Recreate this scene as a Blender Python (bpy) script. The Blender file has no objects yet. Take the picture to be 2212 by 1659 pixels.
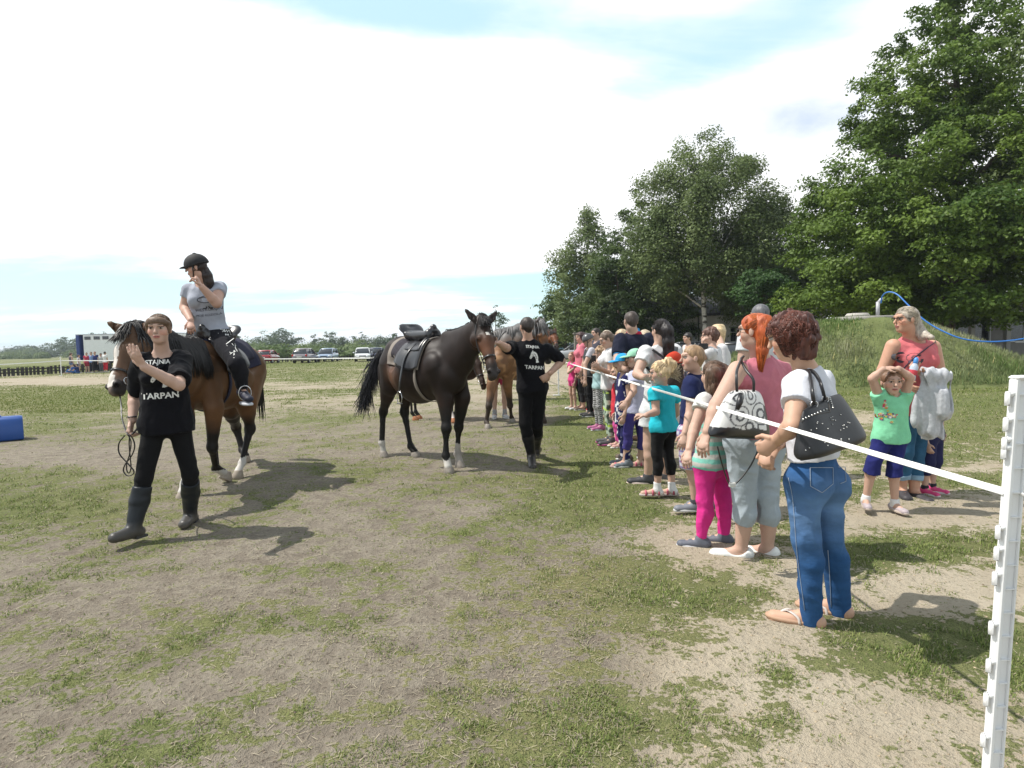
import bpy, math, random, time
import numpy as np
from mathutils import Vector, Matrix
from mathutils.bvhtree import BVHTree
rng = np.random.default_rng(7); random.seed(7)
SC = bpy.context.scene; COL = SC.collection
R = math.radians
# ------------------------------------------------------------------ camera
F, U0, V0, EYE = 1300.0, 1106.0, 829.5, 1.45     # focal length and centre in units of a 2212 px wide picture
cam_d = bpy.data.cameras.new("camera"); cam = bpy.data.objects.new("camera", cam_d); COL.objects.link(cam)
cam_d.sensor_width = 36; cam_d.lens = F / 2212 * 36; cam_d.clip_start = .05; cam_d.clip_end = 6000
CM = (Matrix.Rotation(R(90 - 3.72), 3, 'X') @ Matrix.Rotation(R(-1.2), 3, 'Z'))
cam.matrix_world = Matrix.Translation((0, 0, EYE)) @ CM.to_4x4(); SC.camera = cam
CN = np.array(CM)
def ray(u, v): return CN @ np.array([(u - U0) / F, -(v - V0) / F, -1.0])
def P(u, v, Y): d = ray(u, v); return np.array([0, 0, EYE]) + d * (Y / d[1])     # point of the photo at depth Y
def G(u, v, z=0.): d = ray(u, v); return np.array([0, 0, EYE]) + d * ((z - EYE) / d[2])   # point of the photo on the ground
def proj(p):
    q = (np.asarray(p) - np.array([0, 0, EYE])) @ CN
    w = np.maximum(-q[..., 2], 1e-6); return U0 + F * q[..., 0] / w, V0 - F * q[..., 1] / w
# ------------------------------------------------------------------ sun, sky, exposure
SUN_EL = 58.0
sun_d = bpy.data.lights.new("sun", 'SUN'); sun_d.energy = 4.6; sun_d.angle = R(.53); sun_d.color = (1, .955, .88)
sun = bpy.data.objects.new("sun", sun_d); COL.objects.link(sun)
sv = Vector((-math.cos(R(SUN_EL)), .02, math.sin(R(SUN_EL)))).normalized()      # towards the sun: from the left
sun.rotation_euler = sv.to_track_quat('Z', 'Y').to_euler()
W = bpy.data.worlds.new("World"); SC.world = W; W.use_nodes = True
def world():
    t = W.node_tree; N = t.nodes; L = t.links; N.clear()
    out = N.new('ShaderNodeOutputWorld'); bg = N.new('ShaderNodeBackground'); bg.inputs['Strength'].default_value = .1
    sky = N.new('ShaderNodeTexSky'); sky.sky_type = 'NISHITA'; sky.sun_disc = False
    sky.sun_elevation = R(SUN_EL); sky.sun_rotation = math.atan2(sv.x, sv.y); sky.air_density = 1.0; sky.dust_density = .6; sky.ozone_density = 1.0
    tc = N.new('ShaderNodeTexCoord'); sp = N.new('ShaderNodeSeparateXYZ'); L.new(tc.outputs['Generated'], sp.inputs[0])
    def m(op, a, b=None, c=None, cl=False):
        n = N.new('ShaderNodeMath'); n.operation = op; n.use_clamp = cl
        for i, x in enumerate((a, b, c)):
            if x is None: continue
            if isinstance(x, (int, float)): n.inputs[i].default_value = x
            else: L.new(x, n.inputs[i])
        return n.outputs[0]
    X, Y, Z = sp.outputs
    zz = m('ADD', m('MAXIMUM', Z, 0.0), .10)
    cx = m('DIVIDE', X, zz); cy = m('DIVIDE', Y, zz)
    cb = N.new('ShaderNodeCombineXYZ'); L.new(cx, cb.inputs[0]); L.new(cy, cb.inputs[1])
    def noise(scale, det, rough, off, sx=1.):
        mp = N.new('ShaderNodeMapping'); L.new(cb.outputs[0], mp.inputs[0]); mp.inputs['Location'].default_value = off; mp.inputs['Scale'].default_value = (sx, 1, 1)
        n = N.new('ShaderNodeTexNoise'); L.new(mp.outputs[0], n.inputs['Vector']); n.inputs['Scale'].default_value = scale
        n.inputs['Detail'].default_value = det; n.inputs['Roughness'].default_value = rough; n.inputs['Distortion'].default_value = .4; return n.outputs['Fac']
    n1 = noise(.55, 9, .58, (3.3, 1.7, 0), .8); n2 = noise(1.6, 6, .6, (9.1, 4.2, 0), .55)
    def blob(az, el, saz, sel, amp):      # a clear gap (or a thicker cloud) in one direction of the sky
        c = (math.sin(R(az)) * math.cos(R(el)), math.cos(R(az)) * math.cos(R(el)), math.sin(R(el)))
        dx = m('DIVIDE', m('SUBTRACT', m('ARCTAN2', X, Y), R(az)), R(saz)); dz = m('DIVIDE', m('SUBTRACT', m('ARCSINE', Z), R(el)), R(sel))
        e = m('POWER', 2.718, m('MULTIPLY', m('ADD', m('MULTIPLY', dx, dx), m('MULTIPLY', dz, dz)), -1.0)); return m('MULTIPLY', e, amp)
    cov = m('ADD', m('MULTIPLY', n1, 1.0), m('MULTIPLY', n2, .65))
    for a in ((-37, 5.0, 13, 1.9, -.46), (-40, 1.5, 16, 1.6, -.24), (-20, 3.6, 6, .5, -.2), (-30, 2.8, 7, .4, .22), (-12, 10, 7, 1.2, -.28), (-3, 6, 14, 1.6, -.26), (3, 3, 10, 2.5, -.30), (-10, 28.4, 16, 2.6, -.50), (18, 22.6, 11, 2.8, -.58), (12, 26, 9, 1.6, -.24), (27, 26.5, 6, 2.6, -.3), (-3, 27, 9, 1.6, -.15),
              (-10, 18, 40, 9, .34), (24, 15, 10, 6, .30)):
        cov = m('ADD', cov, blob(*a))
    mr = N.new('ShaderNodeMapRange'); mr.interpolation_type = 'SMOOTHSTEP'; mr.inputs['From Min'].default_value = .52; mr.inputs['From Max'].default_value = .90; L.new(cov, mr.inputs[0])
    hi = N.new('ShaderNodeMapRange'); hi.inputs['From Min'].default_value = .56; hi.inputs['From Max'].default_value = .80; hi.inputs['To Min'].default_value = 1.; hi.inputs['To Max'].default_value = .35; L.new(Z, hi.inputs[0])
    back = N.new('ShaderNodeMapRange'); back.inputs['From Min'].default_value = -.35; back.inputs['From Max'].default_value = .35; back.inputs['To Min'].default_value = .65; L.new(Y, back.inputs[0])
    fac = m('MULTIPLY', m('MULTIPLY', mr.outputs[0], hi.outputs[0]), back.outputs[0])
    # shaded underside of one thick cloud right of centre
    sh = m('ADD', blob(25, 18.0, 7.0, 1.9, 1.15), m('MULTIPLY', blob(20, 17.2, 6, 1.0, .5), 1.0)); sh = m('MULTIPLY', sh, m('SUBTRACT', m('MULTIPLY', n2, 3.0), .95), None, True)
    cm = N.new('ShaderNodeMix'); cm.data_type = 'RGBA'; L.new(sh, cm.inputs[0]); cm.inputs[6].default_value = (11.2, 11.3, 11.5, 1); cm.inputs[7].default_value = (6.0, 7.0, 8.8, 1)
    # bright thin veil of cloud in front of the blue
    sk = N.new('ShaderNodeMix'); sk.data_type = 'RGBA'; sk.blend_type = 'ADD'; sk.inputs[0].default_value = 1.; skm = N.new('ShaderNodeVectorMath'); skm.operation = 'SCALE'; skm.inputs['Scale'].default_value = .5; L.new(sky.outputs[0], skm.inputs[0]); L.new(skm.outputs[0], sk.inputs[6])
    vb = N.new('ShaderNodeMix'); vb.data_type = 'RGBA'; L.new(back.outputs[0], vb.inputs[0]); vb.inputs[6].default_value = (0, 0, 0, 1); vb.inputs[7].default_value = (4.6, 6.6, 6.9, 1)
    vh = N.new('ShaderNodeMix'); vh.data_type = 'RGBA'; L.new(hi.outputs[0], vh.inputs[0]); vh.inputs[6].default_value = (0, 0, 0, 1); L.new(vb.outputs[2], vh.inputs[7])
    L.new(vh.outputs[2], sk.inputs[7])
    mx = N.new('ShaderNodeMix'); mx.data_type = 'RGBA'; L.new(fac, mx.inputs[0]); L.new(sk.outputs[2], mx.inputs[6]); L.new(cm.outputs[2], mx.inputs[7])
    L.new(mx.outputs[2], bg.inputs['Color']); L.new(bg.outputs[0], out.inputs[0])
world()
SC.view_settings.view_transform = 'Standard'; SC.view_settings.look = 'None'; SC.view_settings.exposure = .22; SC.view_settings.gamma = 1; SC.view_settings.use_curve_mapping = False
SC.cycles.max_bounces = 6; SC.cycles.diffuse_bounces = 3; SC.cycles.transparent_max_bounces = 6; SC.cycles.sample_clamp_indirect = 6
# ------------------------------------------------------------------ objects, tags
def tag(o, label=None, cat=None, group=None, kind=None):
    if label: o['label'] = label
    if cat: o['category'] = cat
    if group: o['group'] = group
    if kind: o['kind'] = kind
    return o
def thing(name, label, cat, loc=(0, 0, 0), group=None):
    o = bpy.data.objects.new(name, None); o.empty_display_size = .1; COL.objects.link(o); o.location = Vector([float(x) for x in loc]); return tag(o, label, cat, group)
def rawmesh(name, V, faces, mat=None, parent=None, col=None, smooth=True, label=None):
    """V: (n,3) world coordinates; faces: (m,k) int array or list of tuples; the parent's location is subtracted."""
    V = np.asarray(V, dtype=np.float32)
    me = bpy.data.meshes.new(name)
    if isinstance(faces, np.ndarray):
        m_, k = faces.shape; me.vertices.add(len(V)); me.vertices.foreach_set('co', V.ravel())
        me.loops.add(m_ * k); me.polygons.add(m_)
        me.loops.foreach_set('vertex_index', faces.ravel().astype(np.int32))
        me.polygons.foreach_set('loop_start', np.arange(0, m_ * k, k, dtype=np.int32)); me.polygons.foreach_set('loop_total', np.full(m_, k, dtype=np.int32))
        me.update(calc_edges=True)
    else:
        me.from_pydata([tuple(map(float, v)) for v in V], [], [tuple(map(int, f)) for f in faces]); me.update()
    if smooth: me.polygons.foreach_set('use_smooth', np.ones(len(me.polygons), dtype=bool))
    if col is not None:
        col = np.asarray(col, dtype=np.float32)
        if col.ndim == 1: col = np.tile(col, (len(V), 1))
        if col.shape[1] == 3: col = np.hstack([col, np.ones((len(V), 1), np.float32)])
        a = me.color_attributes.new('Col', 'FLOAT_COLOR', 'POINT'); a.data.foreach_set('color', col.astype(np.float32).ravel())
    o = bpy.data.objects.new(name, me); COL.objects.link(o)
    if mat: me.materials.append(mat)
    if parent is not None:
        q = Vector((0, 0, 0)); r = parent
        while r is not None: q += r.location; r = r.parent
        me.vertices.foreach_set('co', (V - np.array(q, dtype=np.float32)).ravel()); me.update()
        o.parent = parent
    if label: o['label'] = label
    return o
# ------------------------------------------------------------------ materials
MATS = {}
def mat(name, col=None, rough=.7, bump=0., bscale=60., var=.08, vscale=6., attr=False, metal=0., spec=.5, sheen=0., sss=0., trans=0., stretch=(1, 1, 1), coat=0., bdist=.01, det=5):
    if name in MATS: return MATS[name]
    m = bpy.data.materials.new(name); m.use_nodes = True; N = m.node_tree.nodes; L = m.node_tree.links
    b = N['Principled BSDF']; b.inputs['Roughness'].default_value = rough; b.inputs['Metallic'].default_value = metal; b.inputs['Specular IOR Level'].default_value = spec
    if sheen: b.inputs['Sheen Weight'].default_value = sheen
    if coat: b.inputs['Coat Weight'].default_value = coat
    if sss: b.inputs['Subsurface Weight'].default_value = sss; b.inputs['Subsurface Radius'].default_value = (.02, .008, .004); b.inputs['Subsurface Scale'].default_value = 1.
    tc = N.new('ShaderNodeTexCoord'); mp = N.new('ShaderNodeMapping'); mp.inputs['Scale'].default_value = stretch; L.new(tc.outputs['Object'], mp.inputs[0])
    if attr: a = N.new('ShaderNodeAttribute'); a.attribute_name = 'Col'; base = a.outputs['Color']
    else: a = N.new('ShaderNodeRGB'); a.outputs[0].default_value = (*col, 1); base = a.outputs[0]
    n = N.new('ShaderNodeTexNoise'); n.inputs['Scale'].default_value = vscale; n.inputs['Detail'].default_value = det; L.new(mp.outputs[0], n.inputs['Vector'])
    r = N.new('ShaderNodeMapRange'); r.inputs['From Min'].default_value = .25; r.inputs['From Max'].default_value = .75; r.inputs['To Min'].default_value = 1 - var; r.inputs['To Max'].default_value = 1 + var; L.new(n.outputs['Fac'], r.inputs[0])
    x = N.new('ShaderNodeVectorMath'); x.operation = 'SCALE'; L.new(base, x.inputs[0]); L.new(r.outputs[0], x.inputs['Scale']); L.new(x.outputs[0], b.inputs['Base Color'])
    if bump:
        bn = N.new('ShaderNodeTexNoise'); bn.inputs['Scale'].default_value = bscale; bn.inputs['Detail'].default_value = 4; L.new(mp.outputs[0], bn.inputs['Vector'])
        bu = N.new('ShaderNodeBump'); bu.inputs['Strength'].default_value = bump; bu.inputs['Distance'].default_value = bdist; L.new(bn.outputs['Fac'], bu.inputs['Height']); L.new(bu.outputs[0], b.inputs['Normal'])
    if trans:
        t = N.new('ShaderNodeBsdfTranslucent'); L.new(x.outputs[0], t.inputs[0]); mix = N.new('ShaderNodeMixShader'); mix.inputs[0].default_value = trans
        L.new(b.outputs[0], mix.inputs[1]); L.new(t.outputs[0], mix.inputs[2]); L.new(mix.outputs[0], N['Material Output'].inputs[0])
    MATS[name] = m; return m
# ------------------------------------------------------------------ numpy noise
def _h(ix, iy, iz):
    h = (ix.astype(np.int64) * 374761393 + iy.astype(np.int64) * 668265263 + iz.astype(np.int64) * 1274126177) & 0xffffffff
    h = ((h ^ (h >> 13)) * 1103515245) & 0xffffffff; h = (h ^ (h >> 16)) & 0xffff
    return h.astype(np.float32) / 65535.
def vn(p, s=1., seed=0):
    p = np.asarray(p, dtype=np.float64) * s + seed * 17.3
    i = np.floor(p); f = (p - i); f = f * f * (3 - 2 * f); i = i.astype(np.int64); r = 0
    for dx in (0, 1):
        for dy in (0, 1):
            for dz in (0, 1):
                w = (f[..., 0] if dx else 1 - f[..., 0]) * (f[..., 1] if dy else 1 - f[..., 1]) * (f[..., 2] if dz else 1 - f[..., 2])
                r = r + w * _h(i[..., 0] + dx, i[..., 1] + dy, i[..., 2] + dz)
    return r
def vn2(x, y, s=1., seed=0, oct=3):
    p = np.stack([x, y, np.zeros_like(x)], -1); r = 0; a = 1.; t = 0
    for o in range(oct): r = r + a * vn(p, s * 2 ** o, seed + o); t += a; a *= .5
    return r / t
def nrm(v): v = np.asarray(v, float); return v / (np.linalg.norm(v) + 1e-12)
def lerp(a, b, t): return np.asarray(a, float) * (1 - t) + np.asarray(b, float) * t
# ------------------------------------------------------------------ signed-distance bodies meshed by surface nets
def C(a, b, ra, rb, k=.02, n=None, fk=1., flat=False, flata=False):      # tapered capsule, squashed by fk along n
    return ('c', np.asarray(a, float), np.asarray(b, float), ra, rb, k, None if n is None else nrm(n), fk, flat, flata)
def E(c, r, k=.02, M=None, sub=False):                        # ellipsoid
    return ('s' if sub else 'e', np.asarray(c, float), np.asarray(r, float), k, M)
def CUT(p, n): return ('p', np.asarray(p, float), nrm(n))      # keeps the side n points away from
def chain(pts, rad, k=.02, n=None, fk=1.): return [C(pts[i], pts[i + 1], rad[i], rad[i + 1], k, n, fk) for i in range(len(pts) - 1)]
def bbox(prims):
    lo = np.full(3, 1e9); hi = -lo
    for q in prims:
        if q[0] == 'c':
            r = max(q[3], q[4]) * max(1., q[7])
            lo = np.minimum(lo, np.minimum(q[1], q[2]) - r); hi = np.maximum(hi, np.maximum(q[1], q[2]) + r)
        elif q[0] == 'e': r = q[2].max(); lo = np.minimum(lo, q[1] - r); hi = np.maximum(hi, q[1] + r)
    return lo, hi
def field(prims, lo, hi, res):
    nn = np.maximum(np.ceil((hi - lo) / res).astype(int) + 1, 3)
    ax = [lo[i] + res * np.arange(nn[i]) for i in range(3)]
    D = np.full(nn, .2, np.float32)
    for q in prims:
        if q[0] == 'p':
            d = (ax[0][:, None, None] - q[1][0]) * q[2][0] + (ax[1][None, :, None] - q[1][1]) * q[2][1] + (ax[2][None, None, :] - q[1][2]) * q[2][2]
            D = np.maximum(D, d).astype(np.float32); continue
        k = q[5] if q[0] == 'c' else q[3]
        if q[0] == 'c': l2, h2 = bbox([q])
        else: r = q[2].max(); l2, h2 = q[1] - r, q[1] + r
        mg = k + 2.5 * res
        i0 = np.clip(np.floor((l2 - mg - lo) / res).astype(int), 0, nn); i1 = np.clip(np.ceil((h2 + mg - lo) / res).astype(int) + 1, 0, nn)
        if np.any(i1 <= i0): continue
        sl = tuple(slice(i0[i], i1[i]) for i in range(3))
        x = ax[0][sl[0]][:, None, None]; y = ax[1][sl[1]][None, :, None]; z = ax[2][sl[2]][None, None, :]
        if q[0] == 'c':
            a, b, ra, rb, k, n, fk, flat, flata = q[1:]
            px, py, pz = x - a[0], y - a[1], z - a[2]; ba = b - a
            if n is not None and fk != 1.:
                s = (1 / fk - 1); t = (px * n[0] + py * n[1] + pz * n[2]) * s
                px, py, pz = px + t * n[0], py + t * n[1], pz + t * n[2]; ba = ba + n * (ba @ n) * s
            L2 = max(ba @ ba, 1e-9); t0 = (px * ba[0] + py * ba[1] + pz * ba[2]) / L2; t = np.clip(t0, 0, 1)
            qx, qy, qz = px - t * ba[0], py - t * ba[1], pz - t * ba[2]
            d = np.sqrt(qx * qx + qy * qy + qz * qz) - (ra + (rb - ra) * t)
            if flat: d = np.maximum(d, (t0 - 1) * math.sqrt(L2))
            if flata: d = np.maximum(d, -t0 * math.sqrt(L2))
        else:
            c, r, k, M = q[1:]
            px, py, pz = x - c[0], y - c[1], z - c[2]
            if M is not None: px, py, pz = [px * M[i][0] + py * M[i][1] + pz * M[i][2] for i in range(3)]
            g = np.sqrt((px / r[0]) ** 2 + (py / r[1]) ** 2 + (pz / r[2]) ** 2); d = (g - 1) * r.min()
            g2 = np.sqrt((px / r[0] ** 2) ** 2 + (py / r[1] ** 2) ** 2 + (pz / r[2] ** 2) ** 2) + 1e-9; d = g * (g - 1) / g2
        A = D[sl]
        if q[0] == 's': d = -d; h = np.maximum(k - np.abs(A - d), 0) / max(k, 1e-6); D[sl] = np.maximum(A, d) + h * h * k * .25
        else: h = np.maximum(k - np.abs(A - d), 0) / max(k, 1e-6); D[sl] = np.minimum(A, d) - h * h * k * .25
    return D, ax
def nets(D, lo, res):
    S = D < 0; a = S[:-1, :-1, :-1]; cnt = np.zeros(a.shape, np.int8)
    for dx in (0, 1):
        for dy in (0, 1):
            for dz in (0, 1): cnt += S[dx:dx + a.shape[0], dy:dy + a.shape[1], dz:dz + a.shape[2]]
    act = (cnt > 0) & (cnt < 8); I = np.argwhere(act)
    if len(I) == 0: return np.zeros((0, 3)), np.zeros((0, 4), int)
    idx = np.full(a.shape, -1, np.int64); idx[act] = np.arange(len(I))
    acc = np.zeros((len(I), 3)); c = np.zeros(len(I))
    cor = [(x, y, z) for x in (0, 1) for y in (0, 1) for z in (0, 1)]
    val = {q: D[I[:, 0] + q[0], I[:, 1] + q[1], I[:, 2] + q[2]] for q in cor}
    for q in cor:
        for ax in range(3):
            if q[ax]: continue
            q2 = list(q); q2[ax] = 1; v0, v1 = val[q], val[tuple(q2)]; m = (v0 < 0) != (v1 < 0)
            t = np.where(m, v0 / np.where(m, v0 - v1, 1), 0); p = np.tile(np.array(q, float), (len(I), 1)); p[:, ax] = t
            acc[m] += p[m]; c += m
    V = lo + res * (I + acc / c[:, None]); Fs = []
    for ax in range(3):
        b, d = (ax + 1) % 3, (ax + 2) % 3
        s0 = np.take(S, range(0, S.shape[ax] - 1), ax); s1 = np.take(S, range(1, S.shape[ax]), ax)
        X = np.argwhere(s0 != s1); X = X[(X[:, b] > 0) & (X[:, d] > 0) & (X[:, b] < S.shape[b] - 1) & (X[:, d] < S.shape[d] - 1)]
        if len(X) == 0: continue
        up = s0[X[:, 0], X[:, 1], X[:, 2]]; q = []
        for db, dd in ((0, 0), (-1, 0), (-1, -1), (0, -1)):
            Y = X.copy(); Y[:, b] += db; Y[:, d] += dd; q.append(idx[Y[:, 0], Y[:, 1], Y[:, 2]])
        q = np.stack(q, 1); q[~up] = q[~up][:, ::-1]; Fs.append(q)
    Fa = np.vstack(Fs); Fa = Fa[(Fa >= 0).all(1)]
    return V, Fa
def sdf(prims, res, disp=None, fine=(), pad=.02):
    """mesh the union; fine: list of (lo, hi, res) boxes meshed finer; disp(points)->offset added to the field"""
    lo, hi = bbox(prims); lo = lo - pad; hi = hi + pad; VV, FF, n0 = [], [], 0
    def one(lo, hi, res):
        D, ax = field(prims, lo, hi, res)
        if disp is not None:
            near = np.argwhere(np.abs(D) < max(3 * res, .03)); p = lo + near * res
            D[near[:, 0], near[:, 1], near[:, 2]] += disp(p).astype(np.float32)
        return nets(D, lo, res)
    V, Fc = one(lo, hi, res)
    for (l, h, r) in fine:
        ins = np.all((V > l + res) & (V < h - res), 1); Fc = Fc[~ins[Fc].all(1)]
    VV.append(V); FF.append(Fc); n0 = len(V)
    for (l, h, r) in fine:
        V2, F2 = one(np.asarray(l, float), np.asarray(h, float), r)
        VV.append(V2); FF.append(F2 + n0); n0 += len(V2)
    V = np.vstack(VV); Fc = np.vstack(FF)
    use = np.zeros(len(V), bool); use[Fc.ravel()] = True; mp = np.cumsum(use) - 1
    return V[use], mp[Fc]
# ------------------------------------------------------------------ plain shapes (lists of V, faces that can be joined)
class MB:
    def __init__(s): s.V = []; s.F = []; s.C = []; s.c = (.5, .5, .5)
    def add(s, V, Fc):
        n = len(s.V); s.V += [tuple(map(float, v)) for v in V]; s.F += [tuple(n + i for i in f) for f in Fc]; s.C += [s.c] * len(V); return s
    def box(s, c, d, M=None, bev=0.):
        c = np.asarray(c, float); d = np.asarray(d, float) / 2; M = np.eye(3) if M is None else np.asarray(M)
        if bev <= 0:
            v = [c + M @ (d * np.array(q)) for q in ((-1,-1,-1),(1,-1,-1),(1,1,-1),(-1,1,-1),(-1,-1,1),(1,-1,1),(1,1,1),(-1,1,1))]
            return s.add(v, [(0,3,2,1),(4,5,6,7),(0,1,5,4),(1,2,6,5),(2,3,7,6),(3,0,4,7)])
        b = min(bev, d.min() * .9); rings = []
        for z, q in ((-d[2], b), (-d[2] + b, 0), (d[2] - b, 0), (d[2], b)):
            x, y = d[0] - q, d[1] - q
            rings.append([(-x, -y + b), (-x + b, -y), (x - b, -y), (x, -y + b), (x, y - b), (x - b, y), (-x + b, y), (-x, y - b)])
            rings[-1] = [c + M @ np.array([p[0], p[1], z]) for p in rings[-1]]
        return s.loft(rings)
    def loft(s, rings, cap=True, closed=True):
        n = len(rings[0]); V = [p for r in rings for p in r]; Fc = []
        for i in range(len(rings) - 1):
            for j in range(n if closed else n - 1):
                k = (j + 1) % n; Fc.append((i * n + j, i * n + k, (i + 1) * n + k, (i + 1) * n + j))
        if cap: Fc.append(tuple(range(n))[::-1]); Fc.append(tuple((len(rings) - 1) * n + j for j in range(n)))
        return s.add(V, Fc)
    def tube(s, pts, rad, n=8, flat=1., up=(0, 0, 1), cap=True):
        pts = [np.asarray(p, float) for p in pts]; rad = [rad] * len(pts) if np.isscalar(rad) else rad; rings = []; prev = None
        for i, p in enumerate(pts):
            t = nrm(pts[min(i + 1, len(pts) - 1)] - pts[max(i - 1, 0)])
            a = np.cross(t, up) if prev is None else prev - t * (prev @ t)
            if np.linalg.norm(a) < 1e-4: a = np.cross(t, (1, 0, 0))
            a = nrm(a); prev = a; b = np.cross(t, a)
            rings.append([p + rad[i] * (math.cos(q) * a + flat * math.sin(q) * b) for q in np.linspace(0, 2 * math.pi, n, endpoint=False)])
        return s.loft(rings, cap)
    def strip(s, pts, w, n, t=.003):                           # flat strap: width w along n, thickness t
        pts = [np.asarray(p, float) for p in pts]; rings = []
        for i, p in enumerate(pts):
            d = nrm(pts[min(i + 1, len(pts) - 1)] - pts[max(i - 1, 0)]); a = np.asarray(n, float); a = nrm(a - d * (a @ d)); b = np.cross(d, a)
            rings.append([p + a * w / 2 + b * t / 2, p - a * w / 2 + b * t / 2, p - a * w / 2 - b * t / 2, p + a * w / 2 - b * t / 2])
        return s.loft(rings)
    def lathe(s, c, prof, n=16, M=None):
        M = np.eye(3) if M is None else M
        return s.loft([[np.asarray(c, float) + M @ np.array([r * math.cos(q), r * math.sin(q), z]) for q in np.linspace(0, 2 * math.pi, n, endpoint=False)] for r, z in prof])
    def build(s, name, m, parent=None, smooth=False, label=None, col=False):
        return rawmesh(name, s.V, s.F, m, parent, np.array(s.C) if col else None, smooth, label)
def curve(pts, n=12):
    """Catmull-Rom through points"""
    p = [np.asarray(q, float) for q in pts]; p = [2 * p[0] - p[1]] + p + [2 * p[-1] - p[-2]]; out = []
    for i in range(1, len(p) - 2):
        for t in np.linspace(0, 1, n, endpoint=False):
            out.append(.5 * (2 * p[i] + (p[i + 1] - p[i - 1]) * t + (2 * p[i - 1] - 5 * p[i] + 4 * p[i + 1] - p[i + 2]) * t * t + (3 * p[i] - p[i - 1] - 3 * p[i + 1] + p[i + 2]) * t ** 3))
    out.append(p[-2]); return out
# ================================================================== GROUND
GB = [ # u, v, ru, rv, grass, dryness  (grass cover read from the photo, used at its place on the ground)
 (60,1085,230,75,.75,.15),(330,1170,150,50,.25,.2),(120,1230,200,60,.15,.2),(380,1430,120,25,.30,.0),(480,1500,110,28,.35,0),(250,1600,260,45,.28,0),(560,1340,190,40,.28,.1),(420,1370,90,30,.2,0),
 (100,1480,160,30,.22,.1),(660,1240,150,22,.30,0),(900,1260,130,20,.25,.1),(1010,1150,90,16,.35,0),(720,1340,110,22,.25,0),(1275,950,95,130,1.0,.1),(1330,1090,150,55,.70,.1),(1210,1110,150,40,.30,.3),(1410,1200,70,60,.45,.1),(1250,1260,190,90,.28,.7),(1420,1350,120,60,.55,.4),(1150,1400,190,120,.15,.7),
 (1420,1580,330,90,.62,.45),(1200,1650,200,60,.55,.3),(1650,1630,120,70,.35,.3),(1500,1290,150,32,.75,0),(1600,1230,60,22,.3,0),(1985,1185,170,34,.80,0),(1880,1210,60,40,.5,0),(2020,1390,210,75,.85,.05),(1880,1400,120,60,.5,.1),(1700,1440,120,45,.25,.2),(2200,1440,90,90,.6,0),
 (2050,925,220,62,.85,.25),(2080,860,240,34,.9,.05),(1790,1050,90,20,.35,0),(1830,860,80,22,.8,.1),(1880,1060,50,30,.5,0),(2120,1040,140,20,.6,.3),(2180,1170,60,30,.3,0),(2030,1560,60,50,.15,0),
 (100,780,500,26,.9,.1),(110,868,200,30,1.0,.35),(330,860,120,24,.7,.3),(80,925,240,22,.35,.3),(650,815,170,12,.55,.1),(720,850,200,18,.40,.2),(700,905,160,16,.35,.2),(650,960,160,16,.30,.3),(760,1010,160,14,.32,.2),(600,790,400,8,.8,.1),(1000,960,130,40,.10,.4),(1080,1050,150,30,.25,.4),(560,1090,110,16,.35,.1),
 (1400,1180,80,40,-.35,0),(1600,1200,130,26,-.5,0),(1600,1400,170,55,-.45,0),(2010,1275,170,38,-.7,0),(2050,1110,200,24,-.7,0),(1980,1560,190,75,-.5,0),(1860,905,60,20,-.8,0),(1220,820,40,16,-1.,0),(1180,800,60,10,-.8,0),(130,824,160,7,-.8,0),(100,985,280,24,-.6,0),
 (620,795,260,5,-.4,0),(1760,1005,60,16,-.6,0),(1165,905,60,14,-.7,0),(1225,988,22,7,-.9,0),(1210,1018,22,8,-.9,0),(2150,1010,90,8,-.5,0),(700,1560,700,140,.0,0.3),(1700,1300,60,30,-.3,0)]
def cover(x, y):
    """grass density, dryness, sandiness at ground points"""
    p = np.stack([x, y, np.zeros_like(x)], -1); fr = y > .9
    u, v = proj(np.where(fr[..., None], p, np.array([0, 1.2, 0]))); g = np.full(x.shape, .345); dr = np.full(x.shape, .30)
    for (bu, bv, ru, rv, a, d) in GB:
        w = np.exp(-((u - bu) / ru) ** 2 - ((v - bv) / rv) ** 2) * fr; g += a * w; dr += (d - dr) * np.clip(w * (a > 0), 0, 1)
    far = np.clip((y - 40) / 60, 0, 1); g = g * (1 - far) + .85 * far
    side = (~fr); g = np.where(side, .4, g)
    s = np.clip((u - 1300) / 160 - np.clip((1150 - v) / 500, 0, .3), 0, 1) * fr + .6 * np.clip((y - 11) / 6, 0, 1) * (1 - far) ; s = np.clip(s, 0, 1)
    n = vn2(x, y, 1.1, 3, 4); n2 = vn2(x, y, .28, 9, 3); n4 = vn2(x, y, 3.6, 13, 4); g = g * .95 + (n - .5) * .70 + (n2 - .5) * .30 + (n4 - .5) * 1.0
    n3 = vn2(x * .25, y * 1.2, .8, 5, 3); g = g + (n3 - .5) * 1.2 * np.clip((y - 8) / 10, 0, 1) * (1 - far)
    return np.clip(g, 0, 1), np.clip(dr + (vn2(x, y, .8, 21, 3) - .5) * .8, 0, 1), s
def relief(x, y):
    d = np.hypot(x, y); return (vn2(x, y, 1.7, 31, 3) - .5) * .035 * np.clip(1 - d / 60, 0, 1) + (vn2(x, y, .12, 37, 2) - .5) * .10 * np.clip(d / 12 - .6, 0, 1) * np.clip(1 - d / 300, 0, 1)
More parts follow.
